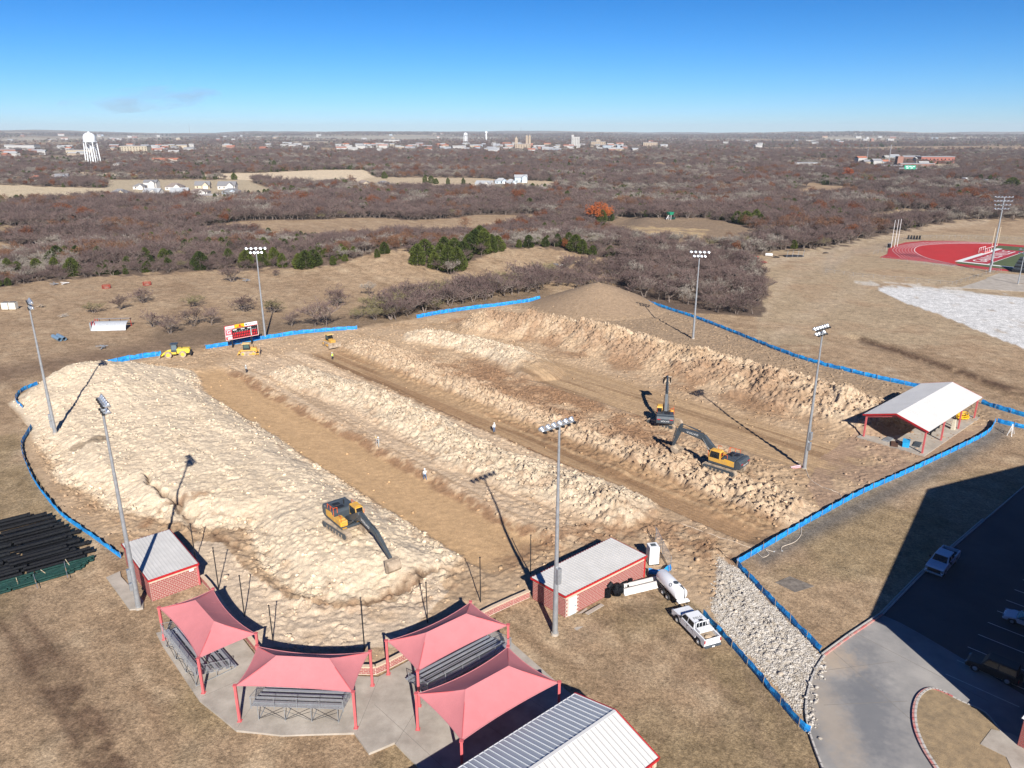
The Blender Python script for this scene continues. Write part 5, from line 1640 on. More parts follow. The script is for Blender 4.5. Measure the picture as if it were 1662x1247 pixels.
# ---- silt fences
HF = .82
def silt(name, pts, label, h=.85, lean=.15, sag=.1, seed=1, group='blue silt fence runs'):
    rng = random.Random(seed)
    P = [Vector((a, b, 0)) for a, b in smooth(pts, 5)]
    t = thing(name, label, 'silt fence', (P[0].x, P[0].y, 0), 0, group)
    O = P[0].copy()
    # resample
    d = [0]
    for a, b in zip(P[:-1], P[1:]): d.append(d[-1] + (b - a).length)
    n = max(4, int(d[-1] / .55)); Q = []
    for i in range(n + 1):
        s_ = d[-1] * i / n
        k = min(max(0, next((j for j in range(1, len(d)) if d[j] >= s_), len(d) - 1)), len(d) - 1)
        a = (s_ - d[k - 1]) / max(1e-6, d[k] - d[k - 1]); Q.append(P[k - 1].lerp(P[k], a))
    vs = []; fs = []
    st = MB()
    for i, q in enumerate(Q):
        a = Q[max(0, i - 1)]; b = Q[min(n, i + 1)]; dr = (b - a).normalized(); nr = Vector((-dr.y, dr.x, 0))
        z = Hs(q.x, q.y)
        hh = h * HF * (1 - sag * abs(math.sin(i * math.pi / 5)) * rng.uniform(.4, 1.5)) + rng.uniform(-.05, .05)
        bel = rng.uniform(-.08, .12)
        for k, (f_, off) in enumerate(((-.18, .14), (0, .06), (.5, bel), (1.0, lean * rng.uniform(.3, 1.4)))):
            vs.append(tuple(q + nr * off + Vector((0, 0, z + hh * f_)) - O))
        if i < n:
            for k in range(3): fs.append((i * 4 + k, (i + 1) * 4 + k, (i + 1) * 4 + k + 1, i * 4 + k + 1))
        if i % 5 == 0:
            st.bar(tuple(q - nr * .05 + Vector((0, 0, z - .3)) - O), tuple(q - nr * .05 + nr * rng.uniform(-.1, .15) + Vector((0, 0, z + h + .12)) - O), .045, .045)
    mb = MB(); mb.add(vs, fs)
    f = mb.build('fabric', M_BLUE, t, smooth=False)
    s_ = f.modifiers.new('thickness', 'SOLIDIFY'); s_.thickness = .012
    st.build('stakes', M_STAKE, t, kind='stuff')
    return t
silt('silt_fence', gl([(197, 906), (150, 872), (100, 836), (62, 790), (44, 755), (37, 725), (48, 703), (53, 695)]), 'blue silt fence curving round the left side of the pale fill', 1.05, seed=2)
silt('silt_fence', gl([(38, 664), (27, 652), (36, 636), (62, 625)]), 'short curl of blue silt fence at the far left corner of the pale fill', 1.0, seed=3)
silt('silt_fence', gl([(133, 605), (180, 592), (225, 583), (262, 578)]), 'wide blue silt fence left of the yellow wheel loader', 1.35, .5, seed=4)
silt('silt_fence', gl([(334, 567), (380, 560), (430, 551), (500, 541), (580, 535)]), 'blue silt fence running under the scoreboard', 1.2, .4, seed=5)
silt('silt_fence', gl([(676, 517), (720, 509), (762, 503), (820, 496), (877, 488)]), 'blue silt fence in front of the hedge, left of the conical pile', 1.3, .4, seed=6)
silt('silt_fence', gl([(1042, 491), (1080, 502), (1130, 518), (1200, 545), (1290, 580), (1400, 610), (1500, 632)]), 'long blue silt fence from the conical pile to the pavilion', 1.15, .2, seed=7)
silt('silt_fence', gl([(1592, 656), (1630, 668), (1700, 688)]), 'blue silt fence leaving the frame behind the pavilion', 1.15, .2, seed=8)
silt('silt_fence', gl([(1196, 918), (1240, 892), (1300, 857), (1330, 840), (1400, 802), (1480, 766), (1560, 728), (1604, 704), (1616, 686)]), 'blue silt fence along the muddy lane from white gravel to the pavilion', 1.05, .1, .05, seed=9)
silt('silt_fence', gl([(1618, 686), (1640, 692), (1700, 704)]), 'short blue silt fence turning right at the far end of the muddy lane', 1.05, .1, seed=10)
silt('silt_fence', gl([(1196, 920), (1215, 940), (1245, 972), (1290, 1018), (1330, 1060)]), 'blue silt fence along the right side of the white gravel entrance', 1.0, .15, seed=11)
silt('silt_fence', gl([(1140, 1000), (1175, 1038), (1225, 1095), (1262, 1140), (1300, 1184), (1314, 1192)]), 'blue silt fence along the near side of the white gravel entrance', 1.0, .15, seed=12)
silt('silt_fence', gl([(1052, 932), (1075, 934), (1090, 925)]), 'short bright blue silt fence piece between the long dugout and the tank trailer', .9, .2, seed=13)

# ---- white rock construction entrance
def riprap():
    poly = gl([(1165, 905), (1180, 918), (1200, 928), (1212, 945), (1245, 980), (1290, 1022), (1332, 1068), (1336, 1080), (1318, 1100), (1308, 1125), (1296, 1150), (1285, 1140), (1240, 1088), (1200, 1042), (1170, 1010), (1158, 985), (1162, 955), (1172, 935)])
    cx = sum(p[0] for p in poly) / len(poly); cy = sum(p[1] for p in poly) / len(poly)
    rng = np.random.default_rng(9)
    x0, x1 = min(p[0] for p in poly) - 1, max(p[0] for p in poly) + 1; y0, y1 = min(p[1] for p in poly) - 1, max(p[1] for p in poly) + 1
    n = 90000
    x = rng.uniform(x0, x1, n); y = rng.uniform(y0, y1, n)
    sd_ = sdpoly(x, y, poly)
    den = ss(-.7, .5, sd_ + .8 * (fbm(x / 1.2, y / 1.2, 4, 2) - .5))
    den = den * (1 - .75 * ss(68, 75, y) * ss(24.5, 27.4, 27.4 + 24.5 - x - 0 * y + .0) )
    k = rng.random(n) < den
    x, y = x[k], y[k]
    z = base_h(x, y)
    ins = inpoly(x, y, SITE)
    zs, _, _ = site_h(x, y)
    z = np.where(ins, z * .3 + zs, z)
    sh = MB()
    o = stones('white_rocks', np.stack([x, y, z + .02], 1), .045, .12, M_GRAV, 3, .8)
    tag(o, kind='stuff', label='broken white rock of the construction entrance between two blue silt fences', cat='rocks')
riprap()
def rubble_line():
    rng = np.random.default_rng(19)
    pts = []
    line = gl([(1335, 1082), (1328, 1100), (1316, 1130), (1314, 1165), (1318, 1190)])
    for i in range(170):
        k = rng.random() * (len(line) - 1); a = int(k); b = k - a
        pts.append((line[a][0] * (1 - b) + line[a + 1][0] * b + rng.normal(0, .35), line[a][1] * (1 - b) + line[a + 1][1] * b + rng.normal(0, .35), .16))
    o = stones('kerb_rubble', pts, .05, .22, M_GRAV, 4, .6); tag(o, kind='stuff', label='loose white rocks spilled onto the driveway edge', cat='rocks')
rubble_line()

# tyre wear and tracked-out dirt on the driveway: procedural, tied to where the trucks turn
def road_wear():
    m = MATS['worn_concrete_paving']; n = m.node_tree.nodes; l = m.node_tree.links
    b = n['Principled BSDF']; src = b.inputs['Base Color'].links[0].from_socket
    tc = n.new('ShaderNodeTexCoord')
    def patch(cx, cy, rx, ry, ang, prev, col, k, sc):
        mp = n.new('ShaderNodeMapping'); mp.vector_type = 'TEXTURE'; mp.inputs['Location'].default_value = (cx, cy, 0); mp.inputs['Rotation'].default_value = (0, 0, ang); mp.inputs['Scale'].default_value = (rx, ry, 50)
        l.new(tc.outputs['Object'], mp.inputs[0])
        ln = n.new('ShaderNodeVectorMath'); ln.operation = 'LENGTH'; l.new(mp.outputs[0], ln.inputs[0])
        ns = n.new('ShaderNodeTexNoise'); ns.inputs['Scale'].default_value = sc; ns.inputs['Detail'].default_value = 7; ns.inputs['Roughness'].default_value = .7; l.new(tc.outputs['Object'], ns.inputs['Vector'])
        ad = n.new('ShaderNodeMath'); ad.operation = 'MULTIPLY_ADD'; ad.inputs[1].default_value = 1.6; l.new(ns.outputs['Fac'], ad.inputs[0]); l.new(ln.outputs['Value'], ad.inputs[2])
        mr = n.new('ShaderNodeMapRange'); mr.inputs['From Min'].default_value = 1.9; mr.inputs['From Max'].default_value = 1.1; mr.inputs['To Max'].default_value = k; l.new(ad.outputs[0], mr.inputs['Value'])
        mx = n.new('ShaderNodeMix'); mx.data_type = 'RGBA'; l.new(mr.outputs[0], mx.inputs[0]); l.new(prev, mx.inputs[6]); mx.inputs[7].default_value = (*col, 1)
        return mx.outputs[2]
    p = patch(32.6, 55.5, 3.0, 11.0, R(-18), src, (.13, .135, .145), .75, 1.1)
    p = patch(28.6, 54, 2.0, 8, R(-5), p, (.36, .29, .215), .5, 1.5)
    p = patch(31.5, 62.5, 3.5, 3.0, 0, p, (.38, .30, .22), .8, 1.2)
    l.new(p, b.inputs['Base Color'])
road_wear()
# ------------------------------------------------------------------ machines
def shade_T(x, y, z=None): return (x, y, Hs(x, y) if z is None else z)

def track(mb, y0, y1, L, h, m=None):
    """crawler track: rounded loop with separate shoes"""
    r = h / 2
    loop = []
    for i in range(9): a = math.pi / 2 + math.pi * i / 8; loop.append((-L / 2 + r + r * math.cos(a), r + r * math.sin(a)))
    for i in range(9): a = -math.pi / 2 + math.pi * i / 8; loop.append((L / 2 - r + r * math.cos(a), r + r * math.sin(a)))
    mb.prof(loop, y0, y1)
    per = 2 * (L - 2 * r) + 2 * math.pi * r; n = int(per / .21)
    for i in range(n):
        s_ = per * i / n
        if s_ < L - 2 * r: x, z, a = -L / 2 + r + s_, 2 * r, 0
        elif s_ < L - 2 * r + math.pi * r: q = (s_ - (L - 2 * r)) / r; x, z, a = L / 2 - r + r * math.sin(q), r + r * math.cos(q), q
        elif s_ < 2 * (L - 2 * r) + math.pi * r: x, z, a = L / 2 - r - (s_ - (L - 2 * r) - math.pi * r), 0, math.pi
        else: q = (s_ - 2 * (L - 2 * r) - math.pi * r) / r; x, z, a = -L / 2 + r - r * math.sin(q), r - r * math.cos(q), math.pi + q
        M0 = mb.M; T = Matrix.Translation((x, 0, z)) @ Matrix.Rotation(a, 4, 'Y')
        mb.M = T if M0 is None else M0 @ T
        mb.box(-.075, y0 - .03, -.01, .075, y1 + .03, .05)
        mb.M = M0

def excavator(loc, rz, swing, A1, A2, A3, label, textside=1, L1=(3.3, 3.1), L2=3.4, tilt=0.0, sc=1.08):
    """A1 boom root angle, A2 stick angle, A3 bucket angle (all degrees from the horizontal, in the boom plane)"""
    t = thing('excavator', label, 'excavator', loc, rz)
    t.scale = (sc,) * 3
    for s_ in (-1, 1):
        mb = MB(); track(mb, s_ * 1.25 - .32, s_ * 1.25 + .32, 5.0, .95); tr = mb.build('track', M_DUST, t)
        mb = MB()
        for k in range(7):
            x = -1.8 + k * .6; mb.tube((x, s_ * 1.58, .32), (x, s_ * 1.62, .32), .18, n=10)
        for x in (-2.05, 2.05): mb.tube((x, s_ * 1.57, .48), (x, s_ * 1.66, .48), .34, n=12)
        mb.box(-1.8, s_ * 1.55 - .03, .5, 1.8, s_ * 1.55 + .04, .8); mb.build('rollers', M_GREY, tr)
    mb = MB(); mb.box(-1.1, -.95, .35, 1.1, .95, .85); mb.tube((0, 0, .85), (0, 0, 1.12), .75, n=16); mb.build('undercarriage', M_DUST, t)
    # upper structure turns by swing: +x is the boom side
    def RM(): return Matrix.Rotation(swing, 4, 'Z')
    def U(): m = MB(); m.M = RM(); return m
    m = U(); m.prof([(-2.2, 1.12), (1.75, 1.12), (1.75, 1.4), (-2.2, 1.4)], -1.4, 1.4); m.build('deck', M_GREY, t)
    m = U(); m.prof([(-2.95, 1.3), (-2.2, 1.12), (-2.2, 2.35), (-2.35, 2.55), (-2.85, 2.5), (-3.05, 2.1)], -1.42, 1.42); cw = m.build('counterweight', M_GREY, t, bevel=.08)
    for yy in (-1.0, 1.0):
        m = U(); m.box(-3.07, yy - .25, 1.95, -3.0, yy + .25, 2.1); m.build('tail_light', M_RED, cw)
    M = RM() @ axes((-3.075, 0, 1.72), (0, -1, 0), (0, 0, 1)); text_obj('lettering', 'VOLVO', .34, M_WHITE, cw, M, .004, 1.2)
    m = U(); m.prof([(-2.2, 1.4), (-.2, 1.4), (-.2, 2.3), (-.45, 2.5), (-2.2, 2.58)], -1.38, 1.38); hd = m.build('engine_hood', M_GREY, t, bevel=.07)
    m = U(); m.tube((-1.3, .5, 2.5), (-1.3, .5, 3.05), .08, n=8); m.build('exhaust', M_DARK, hd)
    m = U(); m.box(-1.9, -.7, 2.56, -1.4, .1, 2.64); m.box(-1.1, -.8, 2.56, -.6, .2, 2.62); m.build('vent', M_DARK, hd)
    for s_ in (-1, 1):
        m = U(); m.prof([(-2.05, 1.42), (-.2, 1.42), (.2, 1.42), (.2, 2.0), (-.5, 2.1), (-.6, 2.3), (-2.05, 2.2)], s_ * 1.395 - .02, s_ * 1.395 + .03); m.build('side_panel', M_YEL if s_ == -1 or True else M_GREY, t, bevel=.02)
    m = U(); m.box(.1, -1.4, 1.4, 1.65, -.55, 2.05); m.box(.9, -1.4, 2.05, 1.4, -.7, 2.25); m.build('tool_box', M_YEL, t, bevel=.05)
    m = U()
    for k in range(3): m.box(1.66 + 0 * k, -1.3, 1.25 + .28 * k, 1.95 - .08 * k, -.8, 1.3 + .28 * k)
    m.build('steps', M_YEL, t)
    # cab at +y side
    m = U(); m.prof([(.0, 1.4), (1.72, 1.4), (1.8, 1.9), (1.55, 3.1), (.12, 3.12), (0.0, 2.9)], .5, 1.42); cb = m.build('cab', M_YEL, t, bevel=.05)
    for s_, y in ((1, 1.43), (-1, .49)):
        m = U(); m.prof([(.16, 2.0), (1.62, 2.0), (1.44, 2.95), (.16, 2.95)], y - .01, y + .012); m.build('window', M_GLASS, cb)
    m = U(); m.add([(1.80, .58, 1.95), (1.80, 1.34, 1.95), (1.585, 1.34, 3.02), (1.585, .58, 3.02)], [(0, 1, 2, 3)]); m.build('windscreen', M_GLASS, cb)
    m = U(); m.add([(-.012, .6, 2.3), (-.012, 1.32, 2.3), (-.012, 1.32, 2.9), (-.012, .6, 2.9)], [(3, 2, 1, 0)]); m.build('window', M_GLASS, cb)
    m = U(); m.box(.35, .62, 3.12, 1.3, 1.3, 3.16); m.build('roof_hatch', M_GLASS if False else M_YEL, cb)
    m = U()
    for pts in ([(-.1, -1.36, 2.1), (-.1, -1.36, 3.0), (-1.6, -1.36, 3.0), (-1.6, -1.36, 2.4)], [(-.1, -.9, 2.3), (-.1, -.9, 3.0), (-.1, -1.36, 3.0)], [(-.85, -1.36, 2.3), (-.85, -1.36, 3.0)], [(-.1, 1.36, 2.2), (-.1, 1.36, 2.9), (-1.0, 1.36, 2.9), (-1.0, 1.36, 2.3)], [(1.85, 1.2, 1.5), (1.85, 1.45, 2.9)], [(1.7, -1.35, 2.0), (1.7, -1.35, 2.75), (1.2, -1.35, 2.75)]):
        m.path(pts, .035, 5)
    m.build('handrail', M_ORNG, t)
    # boom in the x-z plane at y = -0.0
    a1, a2, a3 = R(A1), R(A2), R(A3)
    P0 = Vector((.65, -.05, 1.75)); P1 = P0 + Vector((math.cos(a1 + R(14)), 0, math.sin(a1 + R(14)))) * L1[0]; P2 = P1 + Vector((math.cos(a1 - R(22)), 0, math.sin(a1 - R(22)))) * L1[1]
    def boxbeam(m, a, b, h0, h1, w0, w1):
        d = (b - a).normalized(); n_ = Vector((-d.z, 0, d.x))
        vs = []
        for p, h, w_ in ((a, h0, w0), (b, h1, w1)):
            for sy, sz in ((-1, -1), (1, -1), (1, 1), (-1, 1)): vs.append(p + n_ * (sz * h / 2) + Vector((0, sy * w_ / 2, 0)))
        m.add(vs, [(0, 3, 2, 1), (4, 5, 6, 7), (0, 1, 5, 4), (1, 2, 6, 5), (2, 3, 7, 6), (3, 0, 4, 7)])
    m = U(); boxbeam(m, P0, P1, .50, .95, .5, .5); bo = m.build('boom', M_GREY, t, bevel=.04)
    m = U(); boxbeam(m, P1 - (P1 - P0).normalized() * .12, P2, .93, .42, .49, .46); m.build('boom_tip', M_GREY, bo, bevel=.04)
    T_ = Vector((math.cos(a2), 0, math.sin(a2)))
    Q0 = P2 - T_ * .85 + Vector((0, 0, .0)); Q1 = P2 + T_ * (L2 - .5)
    m = U(); boxbeam(m, Q0, P2 + T_ * .25, .35, .72, .34, .36); boxbeam(m, P2 + T_ * .2, Q1, .72, .32, .36, .30); sk = m.build('stick', M_GREY, t, bevel=.03)
    # cylinders
    m = U()
    for s_ in (-.38, .38):
        a = Vector((1.45, s_ - .05, 1.35)); b = P1 + Vector((0, s_, -.05)) - (P1 - P0).normalized() * .15; c_ = a.lerp(b, .55)
        m.tube(tuple(a), tuple(c_), .10, n=8); m.tube(tuple(c_), tuple(b), .05, n=8)
    m.build('boom_cylinder', M_GREY, t)
    nb = Vector((-(P2 - P1).normalized().z, 0, (P2 - P1).normalized().x))
    m = U(); a = P1 + nb * .62 + (P2 - P1) * .1; b = Q0 + Vector((0, 0, .12)); c_ = a.lerp(b, .6); m.tube(tuple(a), tuple(c_), .10, n=8); m.tube(tuple(c_), tuple(b), .055, n=8); m.build('stick_cylinder', M_GREY, t)
    ns_ = Vector((-T_.z, 0, T_.x)) * (-1 if False else 1)
    m = U(); a = P2 + ns_ * .55 + T_ * .1; b = Q1 + ns_ * .35 - T_ * .35; c_ = a.lerp(b, .6); m.tube(tuple(a), tuple(c_), .08, n=8); m.tube(tuple(c_), tuple(b), .05, n=8); m.tube(tuple(b), tuple(Q1 + ns_ * .05), .05, n=6); m.build('bucket_cylinder', M_GREY, t)
    # hoses
    m = U(); m.path([tuple(P0 + Vector((.2, .1, .4))), tuple(P1 + nb * .55), tuple(P1.lerp(P2, .5) + nb * .45), tuple(P2 + nb * .5)], .035, 5); m.build('hydraulic_hose', M_RUB, t)
    # bucket
    B = Vector((math.cos(a3), 0, math.sin(a3))); Nn = Vector((-B.z, 0, B.x))
    prof_ = [(0, 0), (.25, .30), (.80, .42), (1.25, .20), (1.42, -.25), (1.30, -.62), (1.22, -.6), (1.28, -.25), (1.15, .08), (.78, .28), (.33, .20), (.12, -.08)]
    m = U()
    pts = [Q1 + B * a + Nn * b for a, b in prof_]
    n = len(pts); hw = .72
    m.add([p + Vector((0, -hw, 0)) for p in pts] + [p + Vector((0, hw, 0)) for p in pts], [(i, n + i, n + (i + 1) % n, (i + 1) % n) for i in range(n)])
    for sy in (-hw, hw):
        sd_ = [Q1 + B * a + Nn * b for a, b in ((0, 0), (.25, .30), (.80, .42), (1.25, .20), (1.42, -.25), (1.30, -.62), (.12, -.08))]
        k = len(sd_); m.add([p + Vector((0, sy - .03, 0)) for p in sd_] + [p + Vector((0, sy + .03, 0)) for p in sd_], [tuple(range(k)), tuple(range(2 * k - 1, k - 1, -1))] + [(i, k + i, k + (i + 1) % k, (i + 1) % k) for i in range(k)])
    bk = m.build('bucket', M_DUST, t)
    m = U()
    for k in range(5):
        y = -.6 + k * .3; e = Q1 + B * 1.26 + Nn * -.6; m.bar(tuple(e + Vector((0, y, 0))), tuple(e + B * .02 - Nn * .24 + Vector((0, y, 0))), .09, .07)
    m.build('teeth', M_DUST, bk)
    # lettering on both sides of the boom
    mid = P1.lerp(P2, .42); dx = (P2 - P1).normalized()
    for s_ in (-1, 1):
        xx = dx if s_ == -1 else -dx
        up = Vector((-dx.z, 0, dx.x)) if dx.x > 0 else Vector((dx.z, 0, -dx.x))
        M = RM() @ axes((mid.x, -.05 + s_ * .262, mid.z), tuple(xx), tuple(up)); text_obj('lettering', 'VOLVO', .42, M_WHITE, bo, M, .004, 1.35)
    return t

def hd(dx, dy): return math.atan2(dy, dx)
x, y, z = G(554, 858, 0)
excavator((-21.0, 84.6, Hs(-21.0, 84.6) + .08), hd(.70, -.71), hd(.62, -.78) - hd(.70, -.71), 12, -30, -58, 'excavator on the pale fill reaching its long arm towards the bleachers', L1=(3.7, 3.4), L2=3.8, sc=1.12)
excavator((27.6, 126.6, Hs(27.6, 126.6) + .05), hd(.75, -.66), hd(.20, .98) - hd(.75, -.66), 44, 4, -60, 'excavator seen from behind with its arm pointing away to the far ridge')
excavator((32.6, 105.6, Hs(32.6, 105.6) + .05), hd(-.72, .69), 0.03, 24, -72, -140, 'excavator with arched arm and lowered bucket, yellow cab to the left', L1=(3.7, 3.7), L2=3.4, sc=1.1)

def wheel(t, x, y, r, w_, mt=None, rim=None, name='wheel', z=None):
    z = r if z is None else z
    o = MB(); o.lathe([(.001, -w_ / 2), (r * .55, -w_ / 2), (r * .92, -w_ / 2), (r, -w_ * .36), (r, w_ * .36), (r * .92, w_ / 2), (r * .55, w_ / 2), (.001, w_ / 2)], 20)
    o.v = [(a, c, b) for a, b, c in o.v]; o.f = [f[::-1] for f in o.f]
    q = put(name, o.mesh(name, mt or M_RUB), t, loc=(x, y, z))
    k = MB(); s_ = 1 if y > 0 else -1
    k.tube((0, s_ * (w_ / 2 + .004), 0), (0, s_ * (w_ / 2 + .035), 0), r * .56, r * .5, 14)
    k.tube((0, s_ * (w_ / 2 + .03), 0), (0, s_ * (w_ / 2 + .07), 0), r * .18, r * .15, 8)
    put('rim', k.mesh('rim', rim or M_SILV), q)
    return q

def dozer(loc, rz, label, hood=M_YEL, dusty=True):
    t = thing('bulldozer', label, 'bulldozer', loc, rz)
    for s_ in (-1, 1):
        mb = MB(); track(mb, s_ * .95 - .28, s_ * .95 + .28, 3.5, 1.0); tr = mb.build('track', M_DUST, t)
        mb = MB()
        for x in (-1.2, 1.2): mb.tube((x, s_ * 1.22, .5), (x, s_ * 1.27, .5), .33, n=12)
        mb.box(-1.1, s_ * 1.2 - .02, .3, 1.1, s_ * 1.2 + .04, .55); mb.build('rollers', M_YEL, tr)
    mb = MB(); mb.prof([(-1.75, .6), (1.9, .6), (1.95, 1.65), (.55, 1.85), (.55, 1.3), (-1.7, 1.35)], -.62, .62); mb.build('body', hood, t, bevel=.05)
    mb = MB(); mb.prof([(-1.15, 1.3), (.5, 1.3), (.35, 2.75), (-1.05, 2.75)], -.6, .6); cb = mb.build('cab', M_DARK, t, bevel=.03)
    for y in (-.615, .603):
        mb = MB(); mb.prof([(-.95, 1.75), (.3, 1.75), (.22, 2.6), (-.9, 2.6)], y, y + .012); mb.build('window', mat('greenish_cab_glass', (.06, .10, .09), .1, var=0), cb)
    mb = MB(); mb.add([(.475, -.5, 1.7), (.475, .5, 1.7), (.38, .5, 2.65), (.38, -.5, 2.65)], [(0, 1, 2, 3)]); mb.build('windscreen', M_GLASS, cb)
    mb = MB(); mb.box(-1.3, -.8, 2.75, .55, .8, 2.9, .06, .06); mb.build('canopy_roof', mat('dusty_yellow_roof', (.60, .42, .17), .6, var=.15), cb)
    mb = MB(); mb.tube((1.2, .3, 1.8), (1.2, .3, 2.4), .06); mb.build('exhaust', M_DARK, t)
    mb = MB(); mb.prof([(2.55, .05), (2.75, .05), (2.62, .6), (2.75, 1.25), (2.6, 1.28), (2.47, .6)], -1.65, 1.65); mb.build('blade', M_DARK if not dusty else M_DUST, t)
    mb = MB()
    for s_ in (-1, 1):
        mb.bar((.2, s_ * 1.28, .45), (2.55, s_ * 1.28, .4), .14, .2); mb.bar((1.7, s_ * .45, 1.3), (2.6, s_ * .55, .9), .1, .1)
    mb.build('push_arm', M_YEL, t)
    mb = MB(); mb.box(-2.2, -.8, .5, -1.8, .8, .95)
    for y in (-.55, 0, .55): mb.bar((-2.15, y, .9), (-2.45, y, .15), .09, .16)
    mb.build('ripper', M_YEL, t)
    return t
x, y, z = G(404, 576); dozer((x, y, z + .03), hd(.97, .22), 'dusty bulldozer with pale hood and greenish cab below the scoreboard')
x, y, z = G(536, 562); dozer((x, y, z + .03), hd(.62, -.78), 'yellow bulldozer facing down the rows at the head of the dark strip')

def loader(loc, rz):
    t = thing('wheel_loader', 'bright yellow wheel loader with grey cab at the end of the blue fence', 'wheel loader', loc, rz)
    for x in (-1.55, 1.6):
        for y in (-1.05, 1.05): wheel(t, x, y, .78, .6, M_DUST, M_YEL2)
    mb = MB(); mb.prof([(-3.1, .9), (-.3, .9), (-.3, 2.05), (-2.9, 2.0), (-3.15, 1.7)], -.85, .85); mb.build('engine_cover', M_YEL2, t, bevel=.08)
    mb = MB(); mb.box(-3.4, -1.0, .55, -3.0, 1.0, 1.25); mb.build('counterweight', M_DARK, t, bevel=.04)
    mb = MB(); mb.box(-.1, -.5, .7, 2.5, .5, 1.3); mb.build('front_frame', M_YEL2, t, bevel=.05)
    mb = MB(); mb.box(-.45, -.75, 1.35, .95, .75, 1.7); mb.box(-.45, -.75, 1.7, .95, .75, 3.1, .1, .05); cb = mb.build('cab', M_GREY, t, bevel=.03)
    for y in (-.77, .73):
        mb = MB(); mb.prof([(-.3, 1.85), (.8, 1.85), (.72, 2.95), (-.25, 2.95)], y, y + .04); mb.build('window', mat('pale_cab_glass', (.12, .16, .18), .1, var=0), cb)
    mb = MB(); mb.box(-.6, -.85, 3.1, 1.05, .85, 3.22); mb.build('roof', M_GREY, cb)
    mb = MB()
    for s_ in (-1, 1): mb.bar((.6, s_ * .5, 1.7), (2.3, s_ * .5, 1.2), .16, .3); mb.bar((2.3, s_ * .5, 1.2), (3.3, s_ * .5, .45), .16, .28)
    mb.build('lift_arm', M_YEL2, t)
    mb = MB()
    P = [(3.2, .9), (3.3, .25), (3.6, .02), (4.3, .0), (4.3, .06), (3.65, .1), (3.4, .3), (3.3, .95)]
    mb.prof(P, -1.35, 1.35)
    for y in (-1.35, 1.3): mb.prof([(3.2, .9), (3.3, .25), (3.6, .02), (4.3, .0)], y, y + .05)
    mb.build('bucket', M_DUST, t)
    mb = MB(); mb.box(-1.9, -.9, 1.45, -1.3, -.862, 1.65); mb.build('side_mark', M_RED, t)
    mb = MB(); mb.tube((-1.4, .3, 2.0), (-1.4, .3, 2.5), .07); mb.build('exhaust', M_DARK, t)
x, y, z = G(287, 579); loader((x, y, z), hd(-.97, -.25))

# ------------------------------------------------------------------ road vehicles
def arch(x, r, z0, n=7):
    return [(x + r * math.cos(math.pi - math.pi * i / n), z0 + r * math.sin(math.pi * i / n)) for i in range(n + 1)]

def taper_cab(m, pts_low, pts_top, w0, w1, z0, z1):
    """greenhouse: trapezoid in side view that narrows upwards; pts as x positions"""
    (a, b), (c, d) = pts_low, pts_top
    m.add([(a, -w0, z0), (b, -w0, z0), (b, w0, z0), (a, w0, z0), (c, -w1, z1), (d, -w1, z1), (d, w1, z1), (c, w1, z1)],
          [(0, 3, 2, 1), (4, 5, 6, 7), (0, 1, 5, 4), (1, 2, 6, 5), (2, 3, 7, 6), (3, 0, 4, 7)])

def side_win(m, xa, xb, xc, xd, w0, w1, z0, z1, k0, k1, s_):
    """pane on the leaning side: between heights k0..k1 of the greenhouse"""
    def P(x, k): w_ = w0 + (w1 - w0) * k; return (x, s_ * (w_ + .006), z0 + (z1 - z0) * k)
    q = [P(xa, k0), P(xb, k0), P(xd, k1), P(xc, k1)]
    m.add(q, [(0, 1, 2, 3) if s_ < 0 else (3, 2, 1, 0)])

